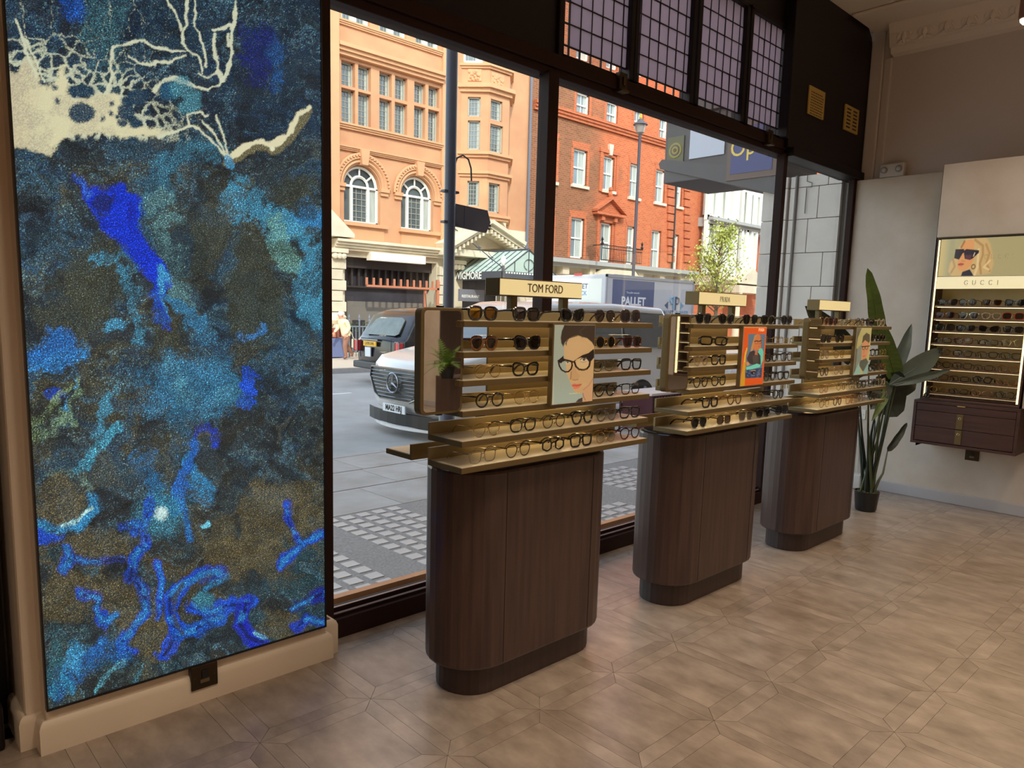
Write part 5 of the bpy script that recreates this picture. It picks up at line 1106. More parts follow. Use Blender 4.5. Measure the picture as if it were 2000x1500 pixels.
for (a0, a1, zb, zt) in arches:
    r = (a1-a0)/2; c = (a0+a1)/2; zs_ = zt-r; o = MB(); fw = .07
    A_.box(o, a0, a1, zs_-.04, zs_+.03, .16, .24); A_.box(o, a0, a0+fw, zb, zs_, .16, .24); A_.box(o, a1-fw, a1, zb, zs_, .16, .24); A_.box(o, a0, a1, zb, zb+.07, .16, .24)
    for f_ in (.27, .73): x = a0+(a1-a0)*f_; A_.box(o, x-.045, x+.045, zb, zs_, .15, .24)
    for (rr_, t_) in ((r-.05, .06), (r*.47, .05)): o.tube([A_.P(c+rr_*math.cos(t), zs_+rr_*math.sin(t), .19) for t in np.linspace(0, PI, 20)], t_, 4)
    for t in (PI*.22, PI*.5, PI*.78): o.tube([A_.P(c+r*.47*math.cos(t), zs_+r*.47*math.sin(t), .19), A_.P(c+r*math.cos(t), zs_+r*math.sin(t), .19)], .035, 4)
    w_ = o.build('arched_window', m_wht, T); g = MB(); A_.box(g, a0, a1, zb, zt, .25, .27); g.build('pane', m_win, w_)
    g = MB(); A_.box(g, a0+(a1-a0)*.76, a1-.08, zb+.08, zs_-.04, .235, .245); g.build('curtain', m_winc, w_)
    b = MB()
    for i in range(1, 3): x = a0+(a1-a0)*(.27+.46*i/3); A_.box(b, x-.008, x+.008, zb, zs_, .225, .235)
    for j in range(1, 6): z = zb+(zs_-zb)*j/6; A_.box(b, a0+(a1-a0)*.3, a1-(a1-a0)*.3, z-.008, z+.008, .225, .235)
    b.build('glazing_bars', m_leadb, w_)
    mo = MB()
    for (rr_, t_, dd) in ((r+.10, .055, -.03), (r+.22, .07, -.05), (r+.33, .05, -.08)): mo.tube([A_.P(c+rr_*math.cos(t), zs_+rr_*math.sin(t), dd) for t in np.linspace(0, PI, 22)], t_, 5)
    for t in np.linspace(.1, PI-.1, 26): q = A_.P(c+(r+.29)*math.cos(t), zs_+(r+.29)*math.sin(t), -.11); mo.box(q[0]-.035, q[0]+.035, q[1]-.03, q[1]+.03, q[2]-.035, q[2]+.035)
    A_.poly(mo, [(c-.11, zt-.02), (c+.11, zt-.02), (c+.17, zt+.46), (c-.17, zt+.46)], -.20, .02)
    mo.build('arch_moulding', m_terral, T)
    cp = MB()
    for x in (a0-.30, a1+.0): A_.box(cp, x-.02, x+.32, zs_-.10, zs_+.02, -.12, .02); A_.box(cp, x, x+.30, zs_-.22, zs_-.10, -.07, .02)
    cp.build('impost', m_terral, T)
    si = MB(); A_.box(si, a0-.1, a1+.25, zb-.12, zb, -.14, .25); A_.box(si, a0, a1+.15, zb-.95, zb-.12, -.03, .02); si.build('window_sill', m_terral, T)
ledge(A_, T, 654, 33, 862, 106, .16, .12, m_terral); ledge(A_, T, 654, 83, 862, 150, .34, .32, m_terral); ledge(A_, T, 654, 236, 862, 290, .18, .16, m_terral); ledge(A_, T, 655, 281, 862, 327, .14, .14, m_terral)
for x in (560, 630): pass
pb = MB(); a0 = A_.hit(640, 300)[0]; a1 = A_.hit(654.5, 300)[0]; A_.box(pb, a0-2, a1, zst, 15, -.30, .05); pb.build('projecting_pier', m_terral, T)
pb = MB(); a0, a1 = A_.hit(896, 250)[0], A_.hit(861, 250)[0]; A_.box(pb, a1, a1+.18, zst, 15, -.10, .05); pb.build('pilaster_strip', m_terral, T)
# white shop cornice, pediment at the left, fascia board
ledge(A_, T, 648, 466, 862, 491, .34, .42, m_cst, 'shop_cornice', 4)
mb = MB(); a = A_.rect(716, 491, 822, 505); A_.box(mb, a[0], a[1], a[3]-.30, a[3]-.02, -.30, 0); mb.build('fascia_board', mat('white_fascia', (246, 236, 214), .6), T)
mb = MB(); a0 = A_.hit(640, 470); a1 = A_.hit(679, 466); A_.poly(mb, [(a0[0]-2.2, a1[1]), (a1[0], a1[1]), (a1[0], a1[1]+.12), (a0[0]-.5, a1[1]+1.15), (a0[0]-2.2, a1[1]+1.9)], -.45, 0); mb.build('door_pediment', m_cst, T)
def rustic(x0p, x1p, y_, n, zt_, prot, alt=.12):
    a0 = A_.hit(x0p, y_)[0]; a1 = A_.hit(x1p, y_)[0]; h = (zt_+.1)/n
    for i in range(n):
        e = alt if i % 2 else 0
        mb = MB(); A_.box(mb, a0, a1-e, -.1+i*h+.012, -.1+(i+1)*h-.012, -prot, .02); mb.build('rusticated_block', m_cst, T, bevel=.02)
rustic(636, 672, 560, 9, shop[3]-.1, .16); rustic(853, 882, 560, 9, shop[3]-.1, .18)
# carved scroll capitals beside the shop window
for (x_, y_) in ((655, 500), (888, 522)):
    a, z = A_.hit(x_, y_); mb = MB()
    for dx in (-.16, .0, .16): mb.lathe([(.02, -.08), (.09, -.05), (.11, 0), (.09, .05), (.02, .08)], A_.P(a+dx, z, -.26), 10, axis='y')
    A_.box(mb, a-.30, a+.30, z+.10, z+.24, -.34, 0); mb.build('capital', m_cst, T, smooth=True)
# shop window: dark glass, transom bars, copper awning rail and door frame
sh = MB(); A_.box(sh, shop[0], shop[1], -.1, shop[3], .60, .62); so = sh.build('shop_glass', mat('shop_glass_dark', (62, 60, 66), .12, var=.3, scale=.8), T)
tr_ = MB(); z0 = shop[3]-.95; n = 14
for i in range(n+1): x = shop[0]+(shop[1]-shop[0])*i/n; A_.box(tr_, x-.035, x+.035, z0, shop[3], .45, .6)
A_.box(tr_, shop[0], shop[1], shop[3]-.35, shop[3], .3, .6); A_.box(tr_, shop[0], shop[1], z0-.06, z0, .45, .6); tr_.build('transom_bars', mat('shop_dark_frame', (58, 50, 48), .5), T)
cu = MB(); m_cu = mat('copper_frame', (196, 124, 92), .5); a0, z0 = A_.hit(702, 556); a1, _ = A_.hit(842, 568)
A_.box(cu, a0, a1, z0-.07, z0, -.5, -.42)
for i in range(12): x = a0+(a1-a0)*i/11; A_.box(cu, x-.03, x+.03, z0, z0+.24, -.49, -.43)
A_.box(cu, a1-.10, a1, -.1, z0+.3, -.5, -.40); A_.box(cu, a1-.62, a1-.54, -.1, z0, -.45, -.38); cu.build('awning_rail', m_cu, T)
pn = MB(); a = A_.rect(690, 588, 838, 640); A_.box(pn, a[0], a[1], a[2], a[3]-.0, .40, .59); pn.build('window_blind', mat('shop_blind', (120, 112, 104), .7), T)
for (xp, wd) in ((700, .5), (748, .7), (800, .5)):
    q = A_.hit(xp, 640); b_ = MB(); A_.box(b_, q[0], q[0]+wd, q[1]-.6, q[1]+.25, .38, .40); b_.build('window_panel', mat('shop_panel_dark', (52, 48, 54), .4), T)
# canted bay
bl = Plane((bayL, F), (bayB[0]-bayL, bayB[1]-F)); bf = Plane(bayB, (1, 0)); LL = math.hypot(bayB[0]-bayL, bayB[1]-F); LF = bayC[0]-bayB[0]
br_ = Plane(bayC, (bayR-bayC[0], F-bayC[1])); zbay = bf.hit(957, 424)[1]
def P2(pl_, *q): return [pl_.rect(*x) for x in q]
hl = P2(bl, (914, 189, 939, 227), (914, 235, 938, 291.5), (913, 353, 936, 402)); hf = P2(bf, (959, 192.5, 982, 233), (958, 241, 983, 296), (955, 356, 977, 414))
topl = bl.rect(905, 92, 944, 122); topf = bf.rect(959, 106, 996, 137)
bw_ = MB(); bl.wall(bw_, 0, LL, zbay, 15, hl+[(topl[0], topl[1], topl[2], topl[2]+1.8)], .2); bf.wall(bw_, 0, LF, zbay, 15, hf+[(topf[0], min(topf[1], LF-.05), topf[2], topf[2]+1.8)], .2); br_.wall(bw_, 0, LL, zbay, 15, [], .2)
bw_.add([bl.P(0, zbay), bf.P(0, zbay), bf.P(LF, zbay), br_.P(LL, zbay)], [(0, 1, 2, 3)]); bw_.build('bay_wall', m_terra, T)
for pl_, hs in ((bl, hl), (bf, hf)):
    for i, h in enumerate(hs): pl_.window(T, h, .15, (4, 4+2*(i > 0)), True, None, .28)
bl.window(T, (topl[0], topl[1], topl[2], topl[2]+1.8), .12, (4, 6), True, .08, .4); bf.window(T, (topf[0], min(topf[1], LF-.05), topf[2], topf[2]+1.8), .12, (4, 6), True, .08, .4)
def bayband(y, h, out):
    z = bf.hit(952, y)[1]; mb = MB()
    for k in range(2):
        o_ = out*(1-k*.5); za, zb_ = z-h*(k+1)/2, z-h*k/2
        pts = [(bayL-o_*.9, F), (bayB[0]-o_*.45, bayB[1]-o_), (bayC[0]+o_*.45, bayC[1]-o_), (bayR+o_*.9, F)]; mb.prism(pts, za, zb_, 'z')
    mb.build('bay_cornice', m_terral, T)
for y, h, o_ in ((124, .16, .14), (164, .28, .22), (297, .2, .18), (335, .2, .16), (418, .2, .14)): bayband(y, h, o_)
for pl_, q in ((bl, (914.5, 135, 941, 158)), (bf, (959, 140, 984, 164))):
    a = pl_.rect(*q); mb = MB(); pl_.box(mb, a[0], a[1], a[2], a[3], -.03, 0)
    r_ = random.Random(3)
    for k in range(26): xx, zz_ = r_.uniform(a[0]+.06, a[1]-.06), r_.uniform(a[2]+.05, a[3]-.05); mb.lathe([(.0, -.02), (.05, -.01), (.06, 0), (.03, .04)], pl_.P(xx, zz_, -.04), 6, axis='y')
    mb.build('relief_panel', m_terral, T)
mb = MB(); z = bf.hit(960, 424)[1]
for dx in (.1, LF-.2): bf.poly(mb, [(dx, z), (dx+.16, z), (dx+.16, z-.35), (dx, z-.15)], -.02, .5)
mb.build('bay_bracket', m_cst, T)
sh_ = MB(); A_.box(sh_, 17.2, wallR_, zst, bl.hit(925, 405)[1]-.6, -.03, .02); sh_.build('stone_band', m_cst, T)
dp = MB(); x = A_.hit(1030.5, 300)[0]; dp.tube([(x, F-.10, zst-.3), (x, F-.10, 15)], .06, 8); dp.build('drain_pipe', mat('lead_pipe', (108, 112, 124), .5), T)
# broken pediment hood over the hotel door
H = Plane((0, 21.0), (1, 0)); ap = H.hit(957, 436); lft = H.hit(884, 480); rgt = H.hit(1022, 480); mb = MB()
for (e, s_) in ((lft, -1), (rgt, 1)):
    dx, dz = e[0]-ap[0], e[1]-ap[1]; L_ = math.hypot(dx, dz); nx_, nz_ = -dz/L_*s_, dx/L_*s_
    if nz_ < 0: nx_, nz_ = -nx_, -nz_
    for (t0, t1, d0) in ((0, .14, -.15), (-.13, 0, 0), (-.24, -.13, .12)):
        H.poly(mb, [(ap[0]+nx_*t0, ap[1]+nz_*t0), (e[0]+nx_*t0, e[1]+nz_*t0), (e[0]+nx_*t1, e[1]+nz_*t1), (ap[0]+nx_*t1, ap[1]+nz_*t1)], d0, 1.0)
    for k in range(9): q = (ap[0]+dx*(k+.6)/9.5, ap[1]+dz*(k+.6)/9.5-.26); H.box(mb, q[0]-.045, q[0]+.045, q[1]-.06, q[1]+.08, .0, .3)
H.poly(mb, [(lft[0]+.3, lft[1]-.1), (rgt[0]-.3, rgt[1]-.1), (ap[0], ap[1]-.25)], .75, 1.0); H.box(mb, lft[0]-.1, rgt[0]+.1, lft[1]-.30, lft[1]-.06, .2, 1.0); mb.build('broken_pediment', m_cst, T)
# glazed hotel canopy
m_can = mat('canopy_glass', (188, 206, 192), .3, var=.06, scale=2); m_canf = mat('canopy_metal', (72, 76, 84), .5)
cn_ = empty('hotel_canopy', (18.97, 20.7, 0), label='glazed pitched hotel canopy with white lettering on its left fascia', cat='canopy')
zr_ = at(947, 494, F).z; ze = at(895, 532, F).z; x0c, xr_, x1c, yn = 17.72-18.97, 0, 1.45, 19.40-20.7; yf = F-20.7
for s_, xe in ((0, x0c), (1, x1c)):
    npan = 8
    for i in range(npan):
        ya = yn+(yf-yn)*i/npan; yb = yn+(yf-yn)*(i+1)/npan-.03
        MB().add([(xe, ya, ze), (0, ya, zr_), (0, yb, zr_), (xe, yb, ze), (xe, ya, ze-.02), (0, ya, zr_-.02), (0, yb, zr_-.02), (xe, yb, ze-.02)], [(0, 1, 2, 3), (7, 6, 5, 4), (0, 4, 5, 1), (1, 5, 6, 2), (2, 6, 7, 3), (3, 7, 4, 0)]).build('roof_pane', m_can, cn_)
fr2 = MB()
for i in range(9): ya = yn+(yf-yn)*i/8-.015; [fr2.tube([(xe, ya, ze+.01), (0, ya, zr_+.01)], .022, 4) for xe in (x0c, x1c)]
fr2.tube([(0, yn, zr_+.02), (0, yf, zr_+.02)], .04, 5); fr2.build('glazing_frame', m_canf, cn_)
MB().add([(x0c+.05, yn, ze), (x1c-.05, yn, ze), (0, yn, zr_-.05), (x0c+.05, yn+.03, ze), (x1c-.05, yn+.03, ze), (0, yn+.03, zr_-.05)], [(0, 1, 2), (5, 4, 3), (0, 3, 4, 1), (1, 4, 5, 2), (2, 5, 3, 0)]).build('gable_pane', m_can, cn_)
gb = MB()
for x in (-.7, 0, .7): gb.box(x-.015, x+.015, yn-.02, yn, ze, zr_-.05-abs(x)*(zr_-ze)/1.35)
gb.tube([(0, yn-.03, ze+.05)]+[(.25*math.sin(t), yn-.03, ze+.28-.2*math.cos(t)) for t in np.linspace(.3, 5.9, 12)], .015, 4); gb.build('gable_bars', m_canf, cn_)
fs_ = MB(); fs_.box(x0c-.04, x0c+.02, yn, yf, ze-.30, ze); fs_.box(x1c-.02, x1c+.04, yn, yf, ze-.30, ze); fs_.box(x0c-.04, x1c+.04, yn-.03, yn+.03, ze-.30, ze); fo = fs_.build('fascia', m_canf, cn_)
text_mesh('WIGMORE', .36, M_face((x0c-.045, yn+1.28+.62, ze-.15), (0, -1, 0)), m_wht, parent=fo, xs=.92, bold=.008)
dn = MB()
for k in range(20): dn.box(x0c+.1+k*.13, x0c+.17+k*.13, yn-.04, yn-.03, ze-.08, ze-.02)
dn.build('fascia_dentils', m_wht, fo)
lb = MB().tube([(x0c, yn, ze), (x0c, yn, ze+.18)], .05, 8).build('lamp_post', m_canf, cn_)
MB().lathe([(.03, .18), (.05, .2), (.10, .30), (.11, .38), (.05, .5), (.0, .58)], (x0c, yn, ze), 14).build('lamp_globe', mat('white_globe', (244, 244, 236), .4), lb, smooth=True)
for (xa, ya_, za, xb, yb_, zb_) in ((x0c-.15, yf, at(887, 446, F).z, x0c+.1, yn+.1, ze+.1), (x1c+.1, yf, at(1003, 462, F).z, x1c-.1, yn+.1, ze+.1)):
    r_ = MB().tube([(xa, ya_, za), (xb, yb_, zb_)], .02, 5)
    for k in range(1, 4):
        c_ = Vector((xa, ya_, za)).lerp(Vector((xb, yb_, zb_)), k/4)
        for sg_ in (-1, 1): r_.tube([c_+Vector((.0, sg_*.02+.14*math.sin(t)*sg_, .02+.12*t/3*sg_*math.cos(t*.6))) for t in np.linspace(0, 5, 10)], .012, 4)
    r_.build('tie_rod', m_canf, cn_)
for k in range(4):
    p_ = MB().tube([(x0c+.15+k*.22, yn+.5, ze-.35), (x0c+.15+k*.22, yn+.5, -.1)], .015, 5).build('entrance_pole', mat('pole_steel', (190, 190, 186), .3), cn_)
    MB().lathe([(.02, -.14), (.05, -.12), (.09, 0), (0, .0)], (x0c+.15+k*.22, yn+.5, ze-.38), 10).build('amber_shade', mat('amber_shade', (230, 150, 60), .5, emit=.4), p_)
ent = MB(); A_.box(ent, 17.9, 20.2, -.1, 3.3, .55, .6); ent.build('entrance_glass', mat('entrance_dark', (64, 66, 74), .2, var=.2), T)
rs = empty('restaurant_sign', (0, 0, 0), label='grey projecting sign with white lettering beside the hotel canopy', cat='sign')
q = A_.hit(876, 573); MB().box(q[0]-.1, q[0]+1.1, 21.2, 21.3, q[1]-.28, q[1]+.16).build('board', mat('grey_sign', (118, 116, 122), .5), rs)
text_mesh('RESTAURANT', .14, M_face((q[0]+.42, 21.195, q[1]-.10)), m_wht, parent=rs, bold=.002)

# ---- B: red brick building
B = empty('red_brick_building', (0, 0, 0), label='red brick building with white sash windows and a small pediment across the street', cat='building')
W2 = [(1127, 178, 1152, 225), (1186, 196, 1207.6, 243.6), (1240, 212, 1257.5, 258), (1289, 228, 1305, 273)]
W3 = [(1068, 270, 1087.6, 352.8), (1121, 289, 1147.6, 360), (1180, 303.6, 1200.4, 371), (1231.6, 318, 1249.6, 385), (1282, 330, 1300, 395), (1321.6, 343, 1333.6, 403)]
W4 = [(1068, 418, 1080, 497), (1116, 423.6, 1141.6, 503), (1174, 434, 1195.6, 511), (1225.6, 441, 1240.5, 516), (1273.6, 449, 1291.6, 524), (1314, 457, 1326, 529)]
x1b = A_.hit(1362, 400)[0]; xq = wallR_
hs = []; 
for row in (W2, W3, W4): hs += [A_.rect(*w) for w in row]
hs2 = [A_.rect(w[0], w[1]-110, w[2], w[3]-112) for w in W2]
xs_ = A_.hit(1200, 350)[0]
zgr = A_.hit(1100, 508)[1]
mb = MB(); A_.wall(mb, xq, x1b, zgr, 19, hs+hs2, .22)
bo_ = mb.build('brick_wall', [m_brickb, m_bricko], B)
for p in bo_.data.polygons:                                            # the left end is older stock brick, the rest orange-red
    p.material_index = 0
blend_brick(m_brickb, xs_-1.0)
for i, h in enumerate(hs+hs2):
    A_.window(B, h, .16, (2, 4), False, .07, .45 if i > 3 else .3, sash=True, name='sash_window', glass=mat('sash_glass', (124, 136, 140), .1, var=.2, scale=1))
    if i >= 4 and i < 10 or i < 4:
        s_ = MB(); A_.box(s_, h[0]-.12, h[1]+.12, h[2]-.12, h[2], -.10, .16); s_.build('window_sill', m_cst, B)
for i, h in enumerate(hs):                                             # orange dressings round the openings
    d_ = MB(); e = .16
    A_.box(d_, h[0]-e, h[0], h[2], h[3], -.012, .02); A_.box(d_, h[1], h[1]+e, h[2], h[3], -.012, .02); A_.poly(d_, [(h[0]-.05, h[3]), (h[1]+.05, h[3]), (h[1]+.18, h[3]+.30), (h[0]-.18, h[3]+.30)], -.014, .02)
    d_.build('brick_dressing', m_bricko, B)
ledge(A_, B, 1042, 196, 1362, 306, .34, .22, m_bricko, 'brick_cornice', 3)
mo = MB()                                                              # surround with keystone, pediment below
h = hs[6]; A_.box(mo, h[0]-.30, h[0]-.12, h[2]-.1, h[3]+.25, -.06, 0); A_.box(mo, h[1]+.12, h[1]+.30, h[2]-.1, h[3]+.25, -.06, 0); A_.box(mo, h[0]-.34, h[1]+.34, h[3]+.12, h[3]+.28, -.08, 0); mo.build('window_surround', m_bricko, B)
ks = MB(); A_.poly(ks, [((h[0]+h[1])/2-.08, h[3]+.05), ((h[0]+h[1])/2+.08, h[3]+.05), ((h[0]+h[1])/2+.15, h[3]+.52), ((h[0]+h[1])/2-.15, h[3]+.52)], -.12, 0); ks.build('keystone', m_cst, B)
h = hs[12]; cxp = (h[0]+h[1])/2; zp = h[3]+.42; pe = MB(); hw = .95
A_.poly(pe, [(cxp-hw, zp), (cxp+hw, zp), (cxp, zp+.62)], -.12, 0); A_.box(pe, cxp-hw-.05, cxp+hw+.05, zp-.12, zp, -.30, 0)
for s_ in (-1, 1): A_.poly(pe, [(cxp+s_*(hw+.1), zp), (cxp+s_*(hw+.1), zp+.10), (cxp, zp+.76), (cxp, zp+.60)], -.32, 0); A_.box(pe, cxp+s_*.45-.1, cxp+s_*.45+.1, zp-.35, zp-.12, -.2, 0); A_.box(pe, cxp+s_*.62-.06, cxp+s_*.62+.06, h[2], zp-.12, -.06, 0)
A_.box(pe, h[0]-.2, h[1]+.2, h[3]+.02, zp-.12, -.07, 0); pe.lathe([(.05, .62), (.10, .70), (.12, .82), (.06, .95), (.10, 1.02), (.09, 1.12), (0, 1.18)], (cxp, F-.16, zp), 10); pe.build('brick_pediment', m_bricko, B)
# quoin strips
for (x_, y0_, y1_) in ((1309, 345, 520), (1341, 350, 520)):
    for k in range(11):
        yy = y0_+(y1_-y0_)*k/11; q = A_.hit(x_, yy); mb = MB(); A_.box(mb, q[0]-.28, q[0]+.28, q[1]-.20, q[1]+.13, -.09, 0); mb.build('quoin', m_bricko, B)
dp = MB(); x = A_.hit(1316, 400)[0]; dp.tube([(x, F-.10, zgr), (x, F-.10, 15)], .05, 6); dp.build('rain_pipe', m_black, B)
# iron balcony
bc = MB(); a = A_.rect(1158, 478, 1236, 510); ytp, ybt = a[3], a[2]
for k in range(24): x = a[0]+(a[1]-a[0])*k/23; bc.tube([(x, F-.55, ybt), (x, F-.55, ytp)], .012, 4)
for zz_ in (ybt+.05, ytp-.02, ytp-.16): bc.tube([(a[0], F-.55, zz_), (a[1], F-.55, zz_)], .018, 4)
for x in (a[0], a[1]): bc.tube([(x, F-.55, ytp-.02), (x, F, ytp-.02)], .018, 4); bc.lathe([(.05, -.05), (.07, .05), (.03, .14), (.06, .22), (0, .34)], (x, F-.55, ytp), 8)
bc.build('iron_balcony', m_black, B)
# stuccoed ground floor with balcony slab, piers and doors
gsl = MB(); A_.box(gsl, xq, x1b-.6, zgr-.16, zgr+.02, -.75, .1); A_.box(gsl, xq, x1b-.6, zgr-.30, zgr-.16, -.55, .1); gsl.build('balcony_slab', mat('lead_grey_slab', (168, 166, 160), .7), B)
g0 = MB(); hh_ = []
for k in range(7): x = xq+.6+k*1.75; hh_.append((x, x+1.05, -.1, zgr-1.0))
A_.wall(g0, xq, x1b, -.15, zgr-.30, hh_, .4); A_.box(g0, xq, x1b, zgr-.72, zgr-.60, -.12, .02); g0.build('stucco_wall', m_cst, B)
for hq in hh_: A_.window(B, hq, .3, (2, 3), True, .08, 0)
for k in range(8): x = xq+.28+k*1.75; c_ = MB(); A_.box(c_, x-.2, x+.2, zgr-.62, zgr-.30, -.45, 0); c_.build('console_bracket', m_cst, B)
ptc = MB(); q = A_.hit(1180, 528); A_.poly(ptc, [(q[0]-1.5, zgr-.75), (q[0]-.9, zgr-.30), (q[0]+.9, zgr-.30), (q[0]+1.5, zgr-.75), (q[0]+1.0, zgr-.75), (q[0]+.6, zgr-.5), (q[0]-.6, zgr-.5), (q[0]-1.0, zgr-.75)], -1.1, 0); ptc.build('porch_hood', m_cst, B)

# ---- C: white bay house to the right
Cc = empty('white_bay_house', (0, 0, 0), label='brick house with tall white stone bay windows at the right across the street', cat='building')
x0w, x1w = x1b, A_.hit(1500, 400)[0]+8
wins = [(1376, 358, 1387, 420), (1397, 362, 1407, 426), (1411, 366, 1420, 430), (1440, 376, 1448, 438), (1456, 382, 1462, 443), (1466, 386, 1471, 446), (1372, 440, 1384, 524), (1396, 448, 1404, 524), (1410, 452, 1416, 524), (1437, 466, 1444, 524), (1450, 470, 1456, 524)]
hc = [A_.rect(*w) for w in wins]; cw = MB(); A_.wall(cw, x0w, x1w, -.1, 19, hc, .3); cw.build('brick_wall', m_bricko, Cc)
for (xa, xb, yt, yb) in ((1369, 1427, 340, 424), (1435, 1474, 366, 446), (1364, 1422, 436, 528), (1432, 1460, 460, 528)):
    a0 = A_.hit(xa, yt)[0]; a1 = A_.hit(xb, yt)[0]; _, zb_ = A_.hit(xa, yb); _, zt_ = A_.hit(xa, yt); inside = [hq for hq in hc if hq[0] > a0 and hq[1] < a1+.3 and hq[2] > zb_-.4 and hq[3] < zt_+.6]
    mb = MB(); A_.wall(mb, a0, a1, zb_-.2, zt_+.4, [(q_[0], q_[1], max(q_[2], zb_-.1), min(q_[3], zt_+.3)) for q_ in inside], .55)
    o0 = 0; mb.v = [(v[0], v[1]-.45, v[2]) for v in mb.v]
    for q_ in inside: pass
    xx = a0
    for k in range(4): x = a0+(a1-a0)*k/3; mb.box(x-.12, x+.12, F-.60, F-.42, zb_-.2, zt_+.4)
    mb.build('white_bay', m_wht, Cc)
for h in hc: A_.window(Cc, h, -.1, (1, 3), True, .10, 0)
ledge(A_, Cc, 1364, 425, 1490, 462, .45, .9, mat('lead_grey_slab', (168, 166, 160)), 'bay_cornice', 3)
ledge(A_, Cc, 1364, 538, 1490, 560, .5, 1.0, m_cst, 'ground_cornice', 3)
pd = Plane((0, 20.8), (1, 0)); a = pd.hit(1443, 553); b = pd.hit(1480, 553); c_ = pd.hit(1464, 530); mb = MB(); pd.poly(mb, [(a[0], a[1]), (b[0]+1, a[1]), ((a[0]+b[0]+1)/2, c_[1]+.2)], 0, 1.2); pd.box(mb, a[0]-.1, b[0]+1.2, a[1]-.5, a[1]-.1, -.1, 1.2)
for x in (a[0]+.2, b[0]+.6): mb.lathe([(.22, -.1), (.26, .1), (.20, .3), (.17, a[1]-.9), (.26, a[1]-.6), (.28, a[1]-.5)], (x, 20.95, 0), 14)
mb.build('door_porch', m_cst, Cc)

# ---- railings in front of the terracotta block
rl = empty('iron_railings', (0, 20.6, -.1), label='black iron railings with spear finials on the far pavement', cat='railings')
a0 = at(682, 660, 20.6).x; m_iron = mat('iron_paint', (122, 128, 138), .4)
ms_ = MB().tube([(0, 0, 0), (0, 0, 1.15)], .024, 5).lathe([(.012, 1.12), (.04, 1.16), (.02, 1.2), (.035, 1.26), (0, 1.38)], (0, 0, 0), 6).mesh('railing_post', m_iron)
mt_ = MB().tube([(0, 0, 0), (0, 0, .98)], .018, 4).mesh('railing_bar', m_iron)
for k in range(42):
    inst('railing_post' if k % 3 == 0 else 'railing_bar', ms_ if k % 3 == 0 else mt_, rl, (a0+k*.125, 0, 0))
MB().box(a0, a0+5.2, -.015, .015, .95, .99).build('top_rail', m_iron, rl)
pl2 = empty('window_planting', (0, 20.9, -.1), label='clipped green shrub row behind the iron railings', cat='hedge')
hg = MB()
for k in range(260): x = a0+random.uniform(0, 4.8); z = .75+random.uniform(0, .32); y = random.uniform(-.1, .25); d_ = .05; hg.add([(x-d_, y, z), (x+d_, y+.03, z+.02), (x, y-.03, z+.07)], [(0, 1, 2)])
tag(hg.build('foliage', mat('hedge_leaf', (96, 134, 96), .7, var=.3, scale=20), pl2), kind='stuff')
bx = at(655, 690, 20.5)
t = empty('street_cabinet', (bx.x, 20.5, -.1), label='blue box with a red-brown crate and cream sacks on it beside the walking man', cat='box')
MB().box(-.6, .2, -.25, .25, .02, .62).build('blue_box', mat('blue_grey_box', (112, 122, 160), .6), t, bevel=.02)
for k in range(6): MB().box(-.58+k*.125, -.50+k*.125, -.26, .24, .64, .92).build('slat', mat('red_brown_slat', (176, 104, 84), .7), t)
for k in range(3): MB().lathe([(.0, 0), (.26, .02), (.30, .14), (.22, .24), (0, .28)], (-.38+k*.22, 0, .93+.10*k), 12).build('sack', mat('cream_sack', (236, 214, 178), .8), t, smooth=True)

# ---- street furniture
px_ = 5.08
t = empty('street_lamp_column', (px_, 6.45, slope(6.45)), label='near dark steel lamp column at the kerb with a blank direction sign', cat='post')
m_post2 = mat('column_paint', (54, 56, 72), .4, var=.15, scale=3)
MB().lathe([(.062, 0), (.062, 5.2)], (0, 0, 0), 20).build('column', m_post2, t, smooth=True)
MB().lathe([(.09, 0), (.09, .42), (.065, .46)], (0, 0, 0), 20).build('base', m_post2, t, smooth=True)
z_ = lambda y: at(875, y, 6.45).z-slope(6.45)
hk = [(0, 0, z_(350)), (.05, 0, z_(325)), (.09, 0, z_(305)), (.17, 0, z_(297)), (.25, 0, z_(303)), (.29, 0, z_(320)), (.30, 0, z_(345))]
MB().tube(hk, .010, 6).build('basket_hook', mat('hook_metal', (60, 52, 52), .5), t, smooth=True)
for y in (374, 434): MB().box(-.10, .10, -.035, .035, z_(y)-.012, z_(y)+.012).build('clamp', m_post2, t)
sg = MB().prism([(.06, z_(396)), (.53, z_(400)), (.58, z_(424)), (.52, z_(446)), (.06, z_(440))], -.02, .02).build('direction_sign', mat('sign_back_grey', (72, 64, 72), .6), t)
MB().box(.19, .20, -.024, -.018, z_(438), z_(398)).build('sign_batten', m_post2, sg)
ltp = at(1250, 262, 17.4)
t = empty('street_lantern', (ltp.x, 17.4, -.1), label='slender black lamp post with glass lantern and gold finial on the far pavement', cat='lamp post')
zt_ = ltp.z+.1
MB().lathe([(.10, 0), (.10, .9), (.06, 1.0), (.055, zt_)], (0, 0, 0), 12).build('post', mat('lantern_post', (66, 64, 74), .5), t, smooth=True)
zq_ = zt_; MB().lathe([(.06, zt_), (.15, zt_+.05), (.20, zt_+.33), (.02, zt_+.33)], (0, 0, 0), 12).build('lantern_glass', mat('lantern_glass', (150, 140, 132), .2), t)
MB().lathe([(.28, zt_+.33), (.25, zt_+.37), (.12, zt_+.45), (.08, zt_+.53), (.02, zt_+.56)], (0, 0, 0), 12).build('lantern_roof', mat('lantern_roof', (92, 88, 92), .5), t, smooth=True)
MB().lathe([(.03, zt_+.54), (.06, zt_+.60), (.03, zt_+.65), (.04, zt_+.70), (0, zt_+.82)], (0, 0, 0), 10).build('finial', mat('gilt_finial', (232, 176, 60), .4), t)
q = at(1275, 790, 5.9)
